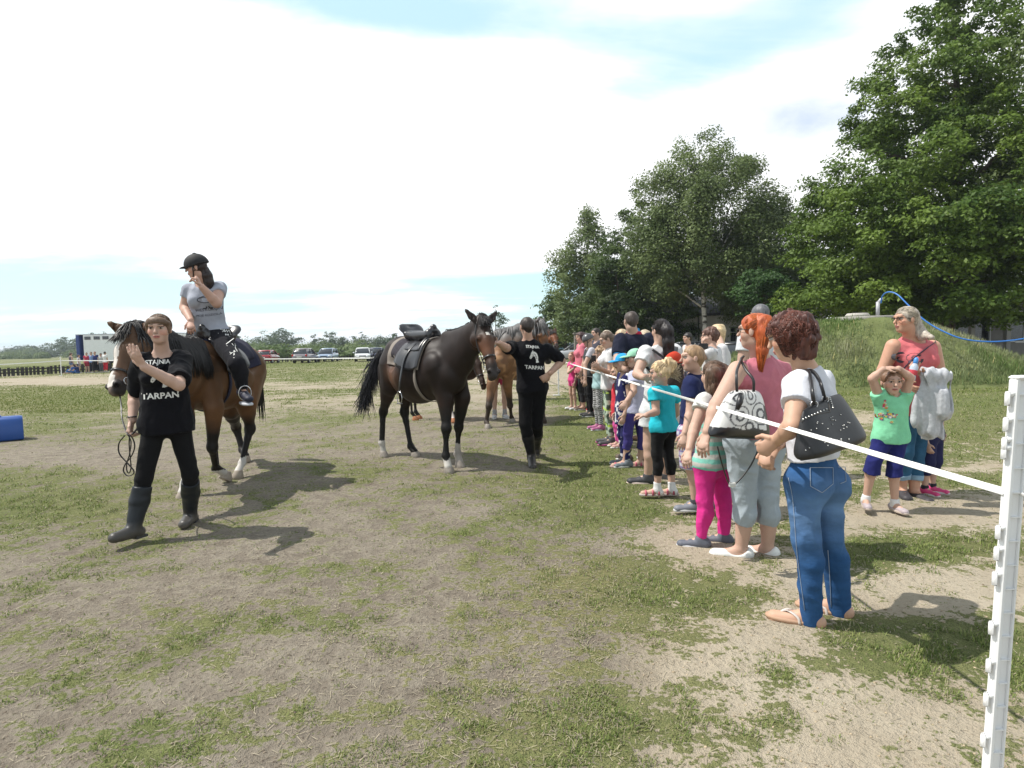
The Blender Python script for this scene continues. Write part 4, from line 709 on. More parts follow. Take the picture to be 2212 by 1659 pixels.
    def body(s):
        H, J, hs = s.H, s.J, s.hs; f, r, u = s.fr; hd = J['hd']; L_ = s.torso() + [C(J['nk'] - s.tu * .02 * H, hd - u * hs * .30 - f * hs * .08, .036 * H * s.w ** .5, .030 * H * s.w ** .4, .03)] + headprims(hd, hs, s.fr)
        fine = []
        for n_ in 'LR':
            L_ += s.arm(n_) + s.leg(n_); w_, e_ = J['w' + n_], J['e' + n_]; d = nrm(w_ - e_); g = -1 if n_ == 'L' else 1; hd_ = s.hands[n_]
            if hd_ is None: hd_ = dict()
            dd = nrm(np.asarray(hd_.get('d', d), float)); pn = np.asarray(hd_.get('pn', -s.Rt * g), float); sd = hd_.get('side', None)
            if sd is None: sd = 1 if np.cross(dd, nrm(pn)) @ s.F > 0 else -1
            sz = .112 * H * hd_.get('s', 1.); L_ += handprims(w_ + dd * .01, dd, pn, sz, hd_.get('curl', 24), sd)
            a, heel, tip, td, z = s.footpts(n_); L_ += [C(a, heel, .023 * H, .021 * H, .015), C(heel, tip, .020 * H, .021 * H, .02, None), C(a + td * .01, tip - td * .02 * H, .018 * H, .012 * H, .02)]
            if s.det: c = w_ + dd * sz * .5; q = sz * .72; fine.append((c - q, c + q, .0042 if s.det > 1 else .0065))
        if s.det: fine.append((hd - hs * .72, hd + hs * .72, .0042 if s.det > 1 else .0065))
        V, Fc = sdf(L_, s.res, None, fine); col = facecol(V, hd, hs, s.fr, s.skin, s.brow, s.lip)
        s.b_o = rawmesh('body', V, Fc, M_skin, s.root, col)
    # ---------------------------------------------------- clothes
    def make(s, name, prims, col, m=None, res=None, disp=None, wr=.004, label=None, parent=None):
        if disp is None and wr: disp = lambda p: -(1 - np.abs(2 * vn(p * np.array([1, 1, .7]) + (vn(p, 6, 9) * .10)[..., None], 15, 3) - 1)) ** 1.5 * wr * 1.1 - vn(p, 8, 5) * wr * .8 + wr * .75
        V, Fc = sdf(prims, res or s.res * .85, disp); c = col(V) if callable(col) else np.tile(np.array(col, float), (len(V), 1)); return rawmesh(name, V, Fc, m or M_cloth, parent or s.root, c, label=label)
    def top(s, col, sl=.5, hem=-.02, inf=.013, name='tshirt', neck=.045, loose=0., wr=.005, label=None, m=None, flare=0., hemn=None, strap=False):
        H, J = s.H, s.J; q = s.torso(inf); hc = s.hips; down = -s.tu
        if loose or flare: q.append(C(hc + s.tu * .30 * H * .55, hc + s.tu * (hem - .0) * H, .074 * H * s.w + inf + loose * .6, .081 * H * s.w + inf + loose + flare, .05, s.tf, .80))
        elif hem < -.03: q.append(C(hc, hc + s.tu * hem * H, .094 * H * s.w + inf, .096 * H * s.w + inf, .04, s.tf, .85))
        q.append(CUT(hc + s.tu * hem * H, hemn if hemn is not None else down))
        if sl > 0:
            for n_ in 'LR': q += s.arm(n_, inf + .001 + loose * .25, t1=sl)
        q.append(E(J['nk'] + s.tu * .018 * H + s.tf * .018 * H, np.array([.052, .052, .040 + neck * .4]) * H, .012, None, True))
        if strap:
            for g, n_ in ((-1, 'L'), (1, 'R')): q.append(E(J['s' + n_] + s.tr * g * .028 * H, np.array([.045, .045, .075]) * H, .012, None, True))
        return s.make(name, q, col, m, wr=wr, label=label)
    def pants(s, col, t1=1.9, inf=.008, top=.07, name='trousers', m=None, flare=0., wr=.004, label=None, dart=0.):
        H, J = s.H, s.J; q = s.torso(inf)[:2] + s.torso(inf)[5:7] + [CUT(s.hips + s.tu * top * H, s.tu)]
        for n_ in 'LR': q += s.leg(n_, inf, t1, True, flare)
        return s.make(name, q, col, m, wr=wr, label=label)
    def skirt(s, col, t=.85, flare=.05, name='skirt'):
        H, J = s.H, s.J; kn = (J['kL'] + J['kR']) / 2; e = lerp(s.hips, kn, t) if t <= 1 else lerp(kn, (J['aL'] + J['aR']) / 2, t - 1); q = [C(s.hips + s.tu * .07 * H, s.hips, .085 * H * s.w, .11 * H * s.w, .03, s.tf, .8), C(s.hips, e, .11 * H * s.w, .11 * H * s.w + flare, .03, s.tf, .85, True)]; return s.make(name, q, col)
    def shoes(s, col, sole=(.6, .6, .58), kind='shoe', m=None, h=.0):
        H = s.H
        for n_ in 'LR':
            a, heel, tip, d, z = s.footpts(n_); lat = np.cross(d, UP); q = [C(heel, tip, .027 * H, .027 * H, .02, UP, .80), C(heel + UP * .006 * H, lerp(heel, tip, .55) + UP * .006 * H, .027 * H, .020 * H, .02), CUT(np.array([0, 0, z + .006 * H]), -UP)]
            if kind == 'sneaker': q.append(C(a + UP * .005, heel, .030 * H, .028 * H, .02))
            if kind in ('ballet', 'sandal'): q.append(E(a + UP * .012 * H + d * .018 * H, np.array([.045, .045, .038]) * H, .01, None, True))
            if kind == 'sandal':
                o = MB(); o.c = col
                for k_ in (.10, .45, .85): c = lerp(heel, tip, k_); o.tube([c + lat * g * .026 * H * math.cos(0) + UP * zz * H for g, zz in ((-1, -.012), (-1, .012), (-.5, .024 - .008 * k_), (.5, .024 - .008 * k_), (1, .012), (1, -.012))], .0075 * H, 6)
                ob = o.build('shoe', m or M_shoe, s.root, True, col=True)
            else: ob = s.make('shoe', q, col, m or M_shoe, res=.008 if s.det else .012, wr=0)
            o = MB(); o.c = sole; ctr = lerp(heel, tip, .5); L2 = np.linalg.norm((tip - heel)[:2]) / 2 + .027 * H; pts = []
            for t in np.linspace(0, 2 * math.pi, 20, endpoint=False): c_, s_ = math.cos(t), math.sin(t); wd = .031 * H * (1 - .14 * (c_ < 0) - .08 * abs(c_)); pts.append(d * L2 * np.sign(c_) * abs(c_) ** .8 + lat * wd * np.sign(s_) * abs(s_) ** .75)
            c0 = np.array([ctr[0], ctr[1], z]); o.loft([[c0 + p * .97 + UP * .001 for p in pts], [c0 + p * 1.03 + UP * .006 for p in pts], [c0 + p * 1.02 + UP * (.010 + .007 * H) for p in pts], [c0 + p * .9 + UP * (.013 + .008 * H) for p in pts]]); o.build('sole', M_sole, ob, True, col=True)
    def socks(s, col=(.7, .7, .7), t=.80):
        for n_ in 'LR': b, c = s.J['k' + n_], s.J['a' + n_]; s.make('sock', [C(lerp(b, c, t), c, .024 * s.H * s.w ** .5 + .004, .024 * s.H + .004, .01, flata=True), C(c, s.footpts(n_)[1], .026 * s.H, .024 * s.H)], col, res=.009, wr=.002)
    def boots(s, col, hi=.22, dust=(.12, .11, .10)):
        H = s.H
        for n_ in 'LR':
            b, c = s.J['k' + n_], s.J['a' + n_]; a, heel, tip, d, z = s.footpts(n_); st = lerp(b, c, hi); m = lerp(b, c, .45) - s.F * .008 * H
            q = [C(st, m, .040 * H, .041 * H, .015, flata=True), C(m, c, .041 * H, .029 * H, .02), C(c, heel, .031 * H, .029 * H, .02), C(heel, tip, .028 * H, .027 * H, .02, UP, .85), C(c, tip - d * .03 * H, .026 * H, .022 * H, .02)]
            lo = c[2] + .05; cf = lambda V, lo=lo: np.array(col) * np.clip((V[:, 2:3] - lo + .10) / .12, 0, 1) + np.array(dust) * (1 - np.clip((V[:, 2:3] - lo + .10) / .12, 0, 1))
            ob = s.make('boot', q, cf, M_boot, res=.0085, wr=.006, disp=lambda p: (vn(p * np.array([1, 1, 2.2]), 14, 4) - .5) * .006); o = MB(); o.c = (.05, .05, .05); lat = np.cross(d, UP); o.loft([[heel - d * (.03 * H) + lat * .026 * H * q_[0] + d * q_[1] - UP * (.026 * H + zz) for q_ in ((-1, 0), (-1, .055 * H), (1, .055 * H), (1, 0))] for zz in (0., -.018)]); o.build('heel', M_sole, ob, False, col=True)
    def hp(s, a, b, d): f, r, u = s.fr; return s.J['hd'] + (f * a + r * b + u * d) * s.hs
    def hair(s, col, kind='short', amp=.010, tail=None, vol=1., col2=None, name='hair'):
        h = s.hs; f, r, u = s.fr; M = np.array([f, r, u]); p = s.hp; res = .0065 if s.det > 1 else (.009 if s.det else .013)
        if kind == 'short': q = [E(p(-.05, 0, .14), np.array([.435, .370, .400]) * h * vol, .02, M), C(p(-.25, 0, -.05), p(-.22, 0, -.25), .2 * h, .14 * h, .04), E(p(.36, 0, -.14), np.array([.30, .42, .36]) * h, .02, M, True), CUT(p(0, 0, -.34), -u)] + [E(p(.08, g * .40, -.16), np.array([.14, .12, .18]) * h, .02, M, True) for g in (-1, 1)]
        elif kind == 'bob': q = [E(p(-.06, 0, .12), np.array([.46, .40, .43]) * h * vol, .02, M), C(p(-.2, 0, -.05), p(-.2, 0, -.38), .30 * h * vol, .22 * h * vol, .06), E(p(.42, 0, -.22), np.array([.36, .44, .46]) * h, .03, M, True)]
        elif kind in ('tied', 'long'):
            q = [E(p(-.05, 0, .13), np.array([.445, .375, .405]) * h * vol, .02, M), C(p(-.22, 0, -.02), p(-.20, 0, -.22), .22 * h, .14 * h, .04), E(p(.37, 0, -.13), np.array([.30, .40, .37]) * h, .02, M, True)]
            if kind == 'long': q += [C(p(-.22, g * .14, .05), p(-.30, g * .12, -.9), .25 * h, .16 * h, .08, f, .7) for g in (-1, 1)]
        if tail: q += chain([V3(t[:3]) if isinstance(t[0], (int, float)) and len(t) == 4 else p(*t[0]) for t in tail], [t[-1] for t in tail], .03)
        st = np.array([1, 1, .3]); dk = np.array(col) * .55 if col2 is None else np.array(col2)
        def disp(x): return (vn(x * st, 65, 5) - .5) * amp * 1.3 + (vn(x, 26, 8) - .5) * amp
        V, Fc = sdf(q, res, disp); n = vn(V * st, 75, 5)[:, None] * .5 + vn(V * st, 190, 6)[:, None] * .5; c = np.array(col) * n * 1.5 + dk * (1 - n); return rawmesh(name, V, Fc, M_hair, s.root, c)
    def curls(s, col, n=900, rad=(.45, .42, .45), seed=3, cut=-.3):
        h = s.hs; f, r, u = s.fr; r_ = np.random.default_rng(seed); mb = MB()
        for i in range(n):
            d = nrm(r_.normal(size=3)); d[2] = d[2] if d[2] > -.75 else -d[2]; a, b, c = d * rad
            if a > .22 and c < .12 or c < cut - .25: continue
            pc = s.hp(-.05 + a - (.04 if c < -.1 else 0), b * (1 if c > -.1 else .9), .10 + c * (1.0 if c > 0 else 1.3)); nn = nrm(f * d[0] + r * d[1] + u * d[2]); t = nrm(np.cross(nn, r_.normal(size=3))); b2 = np.cross(nn, t); q0 = r_.uniform(0, 6.28); rr = r_.uniform(.010, .022) * h / .22; ln = r_.uniform(2.0, 4.4)
            pts = [pc + nn * (rr * .3 * math.sin(3 * q)) + (t * math.cos(q0 + q * ln) + b2 * math.sin(q0 + q * ln)) * rr - UP * .016 * q for q in (0, .33, .66, 1.)]; k = r_.uniform(.4, 1.7); mb.c = tuple(np.array(col) * k); mb.tube(pts, [.0016, .0026, .0024, .0008], 3)
        return mb.build('hair_curls', M_hair, s.root, True, col=True)
    def locks(s, col, root, n=420, tail=None, w=.0016, fr=-.1, seed=4):
        h = s.hs; r_ = np.random.default_rng(seed); mb = MB(); c0 = np.array([-.05, 0, .13]); rd = np.array([.452, .382, .412]); rt = np.array(root)
        for i in range(n):
            a0 = r_.uniform(-1.9, 1.9); el = r_.uniform(-.35, 1.5); d = np.array([math.cos(el) * math.cos(a0), math.cos(el) * math.sin(a0), math.sin(el)])
            if d[0] > .55 and d[2] < .35: continue
            e = nrm((rt - c0) / rd); pts = []
            for q in np.linspace(0, 1, 7): v = nrm(d * (1 - q) + e * q + r_.normal(size=3) * .012); p = c0 + v * rd * (1.0 + .02 * r_.random()); pts.append(s.hp(*p))
            mb.c = tuple(np.array(col) * r_.uniform(.45, 1.75)); mb.tube(pts, [w * .5, w, w * 1.2, w * 1.2, w * 1.1, w, w * .8], 3)
        if tail:
            T = [s.hp(*t[0]) for t in tail]; Rr = [t[1] for t in tail]
            for i in range(int(n * .8)):
                o = nrm(r_.normal(size=3)); pts = [T[k] + o * Rr[k] * r_.uniform(.92, 1.10) + r_.normal(size=3) * .002 for k in range(len(T))]; pts[-1] = pts[-1] + np.array([0, 0, -1]) * r_.uniform(0, .05); mb.c = tuple(np.array(col) * r_.uniform(.45, 1.75)); mb.tube(curve(pts, 2), w * 1.2, 3)
        return mb.build('hair_locks', M_hair, s.root, True, col=True)
    def glasses(s, dark=False):
        o = MB(); m = mat('spectacle_frame', (.02, .012, .012), .3)
        for g in (-1, 1): o.tube([s.hp(.43, g * .15 + .085 * math.cos(t), .05 + .06 * math.sin(t)) for t in np.linspace(0, 2 * math.pi, 12)], .0022, 5, cap=False); o.tube([s.hp(.43, g * .235, .06), s.hp(.25, g * .345, .07), s.hp(0, g * .36, .04)], .0022, 5)
        o.tube([s.hp(.43, -.06, .06), s.hp(.45, 0, .075), s.hp(.43, .06, .06)], .0022, 5); ob = o.build('glasses', m, s.root, True)
        if dark: o = MB(); [o.lathe(s.hp(.43, g * .15, .05), [(.0, .002), (.075 * s.hs, .001), (.075 * s.hs, -.001), (0, -.002)], 14, np.array([s.fr[1], s.fr[2], s.fr[0]]).T) for g in (-1, 1)]; o.build('lenses', mat('dark_lens', (.01, .01, .012), .1, spec=.8), ob, True)
    def helmet(s, col, brim=True, rough=.75):
        h = s.hs; f, r, u = s.fr; M = np.array([f, r, u]); q = [E(s.hp(-.05, 0, .14), np.array([.58, .50, .56]) * h, .02, M), CUT(s.hp(0, 0, .09), nrm(-u - f * .22)), C(s.hp(-.36, 0, .12), s.hp(-.34, 0, -.05), .14 * h, .10 * h, .05, f, .6)]
        hm = s.make('helmet', q, col, mat('helmet_' + ('shiny' if rough < .5 else 'velvet'), attr=True, rough=rough, spec=.5, var=.1), res=.007, wr=0)
        if brim: s.make('peak', [C(s.hp(.38, 0, .10), s.hp(.56, 0, .05), .30 * h, .20 * h, .02, u, .10)], col, MATS['helmet_' + ('shiny' if rough < .5 else 'velvet')], res=.006, wr=0, parent=hm)
        o = MB()
        for g in (-1, 1): o.tube([s.hp(.12, g * .42, .10), s.hp(.14, g * .33, -.2), s.hp(.20, g * .16, -.47), s.hp(.22, 0, -.50)], .006, 6); o.tube([s.hp(-.22, g * .38, .05), s.hp(.08, g * .34, -.16)], .006, 6)
        o.build('chin_strap', M_leather, hm, True); MB().lathe(s.hp(-.05, 0, .70), [(.02, -.01), (.022, 0), (.012, .008), (0, .010)], 12).build('button', mat('helmet_velvet', attr=True), hm, True)
        return hm
def onto(obj, pts, n):
    """project world points along -n onto an object's surface"""
    me = obj.data; off = Vector((0, 0, 0)); q = obj
    while q is not None: off += q.location; q = q.parent
    if not hasattr(onto, 'c'): onto.c = {}
    if obj.name not in onto.c: onto.c[obj.name] = BVHTree.FromPolygons([v.co + off for v in me.vertices], [tuple(p.vertices) for p in me.polygons])
    bv = onto.c[obj.name]; out = []; n = Vector(n); last = None
    for p in pts:
        h = bv.ray_cast(Vector(p) + n * .5, -n, 1.2)
        if h[0] is None: out.append(np.array(p) if last is None else np.array(p) + np.array(n) * ((last - np.array(p)) @ np.array(n))); continue
        last = np.array(h[0]); out.append(last + np.array(n) * .0035)
    return np.array(out)
def text_mesh(txt, bold=.02, sx=1.):
    cu = bpy.data.curves.new('t', 'FONT'); cu.body = txt; cu.align_x = 'CENTER'; cu.align_y = 'CENTER'; cu.offset = bold; cu.resolution_u = 3; cu.size = 1.; ob = bpy.data.objects.new('t', cu); COL.objects.link(ob)
    bpy.context.view_layer.update(); me = ob.to_mesh(); V = np.array([v.co for v in me.vertices]).reshape(-1, 3); Fc = [tuple(p.vertices) for p in me.polygons]; ob.to_mesh_clear(); bpy.data.objects.remove(ob); bpy.data.curves.remove(cu)
    V[:, 0] -= (V[:, 0].max() + V[:, 0].min()) / 2; V[:, 1] -= (V[:, 1].max() + V[:, 1].min()) / 2; V[:, 0] *= sx; return V, Fc
def lettering(obj, txt, c, rt, up, n, width, height, m=None, name='lettering', bold=.02, rot=0., serif=False):
    V, Fc = text_mesh(txt, bold); sx = width / (V[:, 0].max() - V[:, 0].min()); sy = height / (V[:, 1].max() - V[:, 1].min()); x, y = V[:, 0] * sx, V[:, 1] * sy; V0_ = len(V)
    if serif:                                                       # slab feet under and over the stems
        pass
    c_, s_ = math.cos(R(rot)), math.sin(R(rot)); x, y = x * c_ - y * s_, x * s_ + y * c_; W_ = np.asarray(c) + np.outer(x, rt) + np.outer(y, up); return rawmesh(name, onto(obj, W_, n), Fc, m or M_white, obj, None, False)
def decal(obj, polys, c, rt, up, n, sc, m=None, name='emblem'):
    from mathutils.geometry import tessellate_polygon
    V = []; Fc = []
    for pl in polys:
        k = len(V); W_ = [Vector((a, b, 0)) for a, b in pl]; Fc += [tuple(k + i for i in t) for t in tessellate_polygon([W_])]; V += [np.asarray(c) + np.asarray(rt) * a * sc + np.asarray(up) * b * sc for a, b in pl]
    return rawmesh(name, onto(obj, V, n), Fc, m or M_white, obj, None, False)
def stroke(pts, w):
    """a polyline drawn with a pen as quads"""
    out = []
    for (a, b), (c, d) in zip(pts[:-1], pts[1:]):
        l = math.hypot(c - a, d - b) or 1; nx, ny = -(d - b) / l * w / 2, (c - a) / l * w / 2; out.append([(a - nx, b - ny), (c - nx, d - ny), (c + nx, d + ny), (a + nx, b + ny)])
    return out
HORSE_EMBLEM = [[(-.15, .95), (-.05, 1.15), (.02, .92), (.25, .90), (.50, .70), (.62, .40), (.66, .10), (.60, -.30), (.70, -.62), (.42, -.72), (.22, -.70), (.30, -.35), (.22, .0), (.12, .22), (-.05, .25), (-.22, .10), (-.38, -.12), (-.52, -.22), (-.66, -.10), (-.62, .10), (-.48, .35), (-.38, .62), (-.28, .82)]]
HORSE_GAPS = stroke([(-.30, .52), (-.18, .50)], .08) + stroke([(.05, .70), (.18, .45), (.30, .52), (.24, .2), (.42, .3), (.36, -.1), (.52, 0)], .05) + stroke([(-.30, .15), (-.12, .30), (.05, .48)], .05) + stroke([(-.52, .02), (-.46, -.04)], .06)
def shirt_print(tee, c, rt, up, n, s=1.):
    lettering(tee, 'STAJNIA', c + up * .115 * s, rt, up, n, .160 * s, .042 * s, bold=.022); lettering(tee, 'TARPAN', c - up * .125 * s, rt, up, n, .240 * s, .044 * s, bold=.028)
    decal(tee, HORSE_EMBLEM, c - up * .01 * s, rt, up, n, .080 * s); g = decal(tee, HORSE_GAPS, c - up * .01 * s, rt, up, n, .080 * s, mat('black_print', (.012, .012, .016), .9), 'emblem_lines')
    me = g.data; V = np.zeros(len(me.vertices) * 3, np.float32); me.vertices.foreach_get('co', V); V = V.reshape(-1, 3) + np.array(n, np.float32) * .003; me.vertices.foreach_set('co', V.ravel())
BLK = (.0055, .0055, .008)
DBG = globals().get('DBG', False)
# ------------------------------------------------------------------ woman leading the bay horse
f = Fig('woman in black t-shirt and rubber riding boots leading the bay horse', 340, 1160, 675, -74, base=(P(352, 1150, 4.72)[0], 4.72, 0), H=1.70, w=.90, res=.0085, detail=2, fem=True, hyaw=-76, hp=-2, skin=(.50, .33, .26),
    cat='person', J=dict(hd=(344, 711, 4.66), nk=(350, 762, 4.74), sR=(311, 782, 4.68), sL=(390, 778, 4.80), eR=(290, 856, 4.84), wR=(286, 908, 4.72), eL=(386, 832, 4.42), wL=(312, 793, 4.26), hR=(334, 916, 4.70), hL=(385, 914, 4.80), kR=(311, 1032, 4.60), aR=(288, 1143, 4.50), kL=(411, 1024, 4.80), aL=(411, 1112, 5.02)),
    footR=(248, 1162, 4.36), footL=(398, 1132, 4.86), brow=(.10, .07, .045), handR=dict(d=(-.15, -.25, -1), pn=(.9, .1, -.1), curl=55), handL=dict(d=nrm(P(284, 756, 4.2) - P(312, 793, 4.26)), pn=(.25, .9, -.2), curl=12, side=1))
tee = f.top(BLK, sl=.82, hem=-.035, inf=.016, loose=.026, flare=.022, label='black t-shirt', wr=.014)
f.pants((.008, .008, .009), 1.5, inf=.007); f.boots((.013, .017, .022), .17, (.10, .09, .08))
f.hair((.14, .085, .05), 'tied', amp=.006, col2=(.07, .042, .03)); f.locks((.13, .08, .05), (-.46, 0, .05), 500); f.make('fringe', [E(f.hp(.24, 0, .24), np.array([.19, .34, .20]) * f.hs, .02, np.array(f.fr)), E(f.hp(.52, 0, .04), np.array([.24, .4, .12]) * f.hs, .02, np.array(f.fr), True)] + [C(f.hp(.12, g * .34, .2), f.hp(.12, g * .345, -.12), .07 * f.hs, .05 * f.hs, .02) for g in (-1, 1)], (.13, .08, .05), M_hair, res=.006, wr=.004)
q = f.hips + (f.J['nk'] - f.hips) * .50; n = nrm(f.tf * 1. + UP * .0); shirt_print(tee, P(343, 818, 4.6), -f.tr, f.tu, n, 1.06)
MB().tube([f.J['wR'] + .031 * np.array([math.cos(a), math.sin(a), 0]) + UP * .03 for a in np.linspace(0, 6.28, 14)], .006, 6, cap=False).build('wristband', M_leather, f.root, True)
leader = f
# lead reins, coiled below her right hand
hR = f.J['wR'] + np.array([-.01, -.05, -.085]); rein = MB()
def coil(c, w, h, n=1): return [c + np.array([w * math.sin(a), .02 * math.sin(2 * a), -h * (1 - math.cos(a)) / 2]) for a in np.linspace(0, 2 * math.pi * n, 28 * n)]
rein.tube(curve([P(u, v, 4.6) for u, v in ((270, 940), (257, 958), (258, 980), (275, 1000), (288, 1015), (288, 1024), (276, 1028), (267, 1018), (270, 1004), (284, 985), (291, 965), (287, 948), (279, 938))], 5), .0075, 7, .5)
rein.tube(curve([P(u, v, 4.57) for u, v in ((276, 938), (283, 955), (280, 980), (274, 1000), (274, 1016), (279, 1022), (283, 1010), (281, 985), (279, 960), (280, 942))], 5), .0065, 7, .5)
REIN = rein
# ================================================================== HORSES
M_coat = mat('horse_coat', attr=True, rough=.52, spec=.24, var=.22, vscale=9, sheen=.0, bump=.12, bscale=30, bdist=.004)
M_hoof = mat('hoof', attr=True, rough=.6, var=.2, vscale=30); M_mane = mat('horse_hair', attr=True, rough=.45, spec=.4, var=.25, vscale=12)
M_tack = mat('tack_leather', (.016, .014, .014), .35, spec=.6, var=.2, vscale=10); M_steel = mat('steel', (.55, .55, .56), .25, metal=1.)
class Horse:
    def __init__(s, label, org, yaw, J=None, sc=1., colf=None, res=.013, socks=(), hoofc=(.25, .22, .19), fat=1., pins=True):
        s.o = np.array([org[0], org[1], 0.]); s.sc = sc; c, n = math.cos(R(yaw)), math.sin(R(yaw)); s.f = np.array([c, n, 0]); s.l = np.array([-n, c, 0]); s.root = thing('horse', label, 'horse', s.o)
        w = s.w = lambda x, y, z: s.o + (s.f * x + s.l * y) * sc + UP * z * sc
        D = dict(withers=w(.36, 0, 1.50), croup=w(-.52, 0, 1.47), neck=w(.60, 0, 1.28), mid=w(.84, 0, 1.48), poll=w(1.02, 0, 1.74), muz=w(1.30, 0, 1.30))
        for n_, g in (('L', 1), ('R', -1)):
            D['st' + n_] = w(-.40, g * .17, .95); D['hk' + n_] = w(-.74, g * .14, .58); D['hf' + n_] = w(-.72, g * .14, .17); D['hh' + n_] = w(-.65, g * .14, 0)
            D['el' + n_] = w(.38, g * .15, .92); D['kn' + n_] = w(.44, g * .13, .50); D['ff' + n_] = w(.44, g * .13, .17); D['fh' + n_] = w(.50, g * .13, 0)
        for k, q in (J or {}).items(): D[k] = V3(q)
        s.D = D; L_ = []; l = s.l; S = sc
        L_ += [C(w(-.50, 0, 1.20), w(-.1, 0, 1.12), .285 * S, .325 * S * fat, .1, l, .92), C(w(-.1, 0, 1.12), w(.30, 0, 1.13), .325 * S * fat, .315 * S, .1, l, .86), C(w(.30, 0, 1.13), w(.50, 0, 1.14), .315 * S, .25 * S, .08, l, .78),
              C(D['croup'] - UP * .17 * S, w(-.1, 0, 1.27), .18 * S, .15 * S, .12, l, 1.2), E(w(.33, 0, 1.40), np.array([.16, .16, .14]) * S, .12, None), E(w(.62, 0, 1.10), np.array([.17, .17, .21]) * S, .08)]
        for n_, g in (('L', 1), ('R', -1)):
            k = .05; hip = w(-.52, g * .13, 1.22)
            L_ += [C(hip, D['st' + n_], .215 * S, .145 * S, .035, l, .75), C(w(-.70, g * .11, 1.16), lerp(D['st' + n_], D['hk' + n_], .35), .15 * S, .105 * S, .03, l, .8), C(D['st' + n_], D['hk' + n_], .125 * S, .052 * S, .04, l, .8), E(D['hk' + n_], np.array([.060, .060, .075]) * S, .03),
                  C(D['hk' + n_], lerp(D['hk' + n_], D['hf' + n_], .3), .050 * S, .036 * S, .03), C(lerp(D['hk' + n_], D['hf' + n_], .3), D['hf' + n_], .035 * S, .034 * S, .02), E(D['hf' + n_], np.array([.045, .045, .045]) * S, .02), C(D['hf' + n_], D['hh' + n_] + UP * .075 * S, .036 * S, .043 * S, .02)]
            L_ += [C(w(.46, g * .14, 1.20), D['el' + n_], .19 * S, .115 * S, .03, l, .66), C(D['el' + n_], D['kn' + n_], .105 * S, .050 * S, .04, l, .85), E(D['kn' + n_], np.array([.054, .054, .068]) * S, .03), C(D['kn' + n_], lerp(D['kn' + n_], D['ff' + n_], .3), .046 * S, .034 * S, .03), C(lerp(D['kn' + n_], D['ff' + n_], .3), D['ff' + n_], .034 * S, .033 * S, .02), E(D['ff' + n_], np.array([.044, .044, .044]) * S, .02), C(D['ff' + n_], D['fh' + n_] + UP * .075 * S, .035 * S, .043 * S, .02)]
        for g in (-1, 1): L_ += [E(w(-.26, g * .345, 1.27), np.array([.13, .13, .10]) * S, .05, None, True), E(w(.22, g * .33, 1.24), np.array([.06, .06, .16]) * S, .05, None, True)]
        nk = [w(.42, 0, 1.22), D['neck'], D['mid'], D['poll']]; nl = l
        L_ += [C(nk[0], nk[1], .27 * S, .245 * S, .06, nl, .64), C(nk[1], nk[2], .240 * S, .180 * S, .08, nrm(np.cross(nk[2] - nk[1], np.cross(UP, nk[2] - nk[1]))) * 0 + nrm(np.cross(UP, nk[2] - nk[1] + s.f * .2)), .58), C(nk[2], nk[3], .178 * S, .120 * S, .06, nrm(np.cross(UP, nk[3] - nk[1] + s.f * .1)), .62), C(D['withers'], lerp(D['mid'], D['poll'], .3) + UP * .05 * S, .06 * S, .05 * S, .10)]
        ax = D['muz'] - D['poll']; hl = np.linalg.norm(ax); ax = ax / hl; s.hax = ax; hl_ = hl / S; s.hl = hl
        hside = D.get('side'); s.hs_ = hsd = nrm(hside - D['poll']) if hside is not None else nrm(np.cross(UP, ax)); hsd = nrm(hsd - ax * (hsd @ ax)); fw = np.cross(ax, hsd); fw = fw if fw @ (UP * .6 + ax * 0) > 0 or True else -fw
        if fw[2] < 0 and abs(fw[2]) > .05: fw = -fw
        s.side, s.front = hsd, fw; hp = s.hp = lambda t, a, b: D['poll'] + ax * t * hl + hsd * a * S + fw * b * S     # t along the face, a sideways, b towards the forehead
        L_ += [C(hp(-.02, 0, -.01), hp(.35, 0, 0), .100 * S, .100 * S, .05, hsd, .82), C(hp(.35, 0, .01), hp(.80, 0, .012), .098 * S, .058 * S, .05, hsd, .80), C(hp(.80, 0, .008), hp(.97, 0, -.005), .058 * S, .054 * S, .04, hsd, .95), C(hp(.82, 0, -.035), hp(.98, 0, -.05), .035 * S, .030 * S, .02, hsd, 1.2)]
        for g in (-1, 1):
            L_ += [E(hp(.22, g * .055, -.06), np.array([.11, .11, .11]) * S * .8, .05), E(hp(.30, g * .072, .045), np.array([.040, .040, .034]) * S, .02), E(hp(.30, g * .083, .038), np.array([.023, .023, .020]) * S, .003)]
            L_ += [E(hp(.93, g * .045, .030), np.array([.030, .030, .030]) * S, .015), E(hp(.955, g * .060, .035), np.array([.014, .014, .022]) * S, .006, None, True)]
            et = s.ear = D.get('ear' + ('L' if g > 0 else 'R')); eb = hp(-.03, g * .066, .035); et = hp(-.36, g * .11, .05) if et is None else et; em = lerp(eb, et, .42); L_ += [C(eb, em, .034 * S, .044 * S, .015, fw, .6), C(em, lerp(et, em, .3), .044 * S, .024 * S, .01, fw, .6), C(lerp(et, em, .3), et, .024 * S, .005 * S, .01, fw, .6), E(em + fw * .034 * S, np.array([.018, .018, .045]) * S, .008, None, True)]
        fine = [(np.minimum(D['poll'], D['muz']) - .24 * S, np.maximum(D['poll'], D['muz']) + .24 * S, .0085)]
        V, Fc = sdf(L_, res, lambda p: (vn(p, 7, 2) - .5) * .014 + (vn(p * np.array([1, 1, .6]), 16, 9) - .5) * .005, fine); col = colf(s, V) if colf else np.tile((.03, .02, .015), (len(V), 1))
        for g in (-1, 1):
            d = np.linalg.norm(V - s.hp(.30, g * .090, .037), axis=1); col[d < .024 * S] = (.006, .004, .004); d = np.linalg.norm(V - s.hp(.955, g * .060, .037), axis=1); col[d < .022 * S] = (.008, .006, .006)
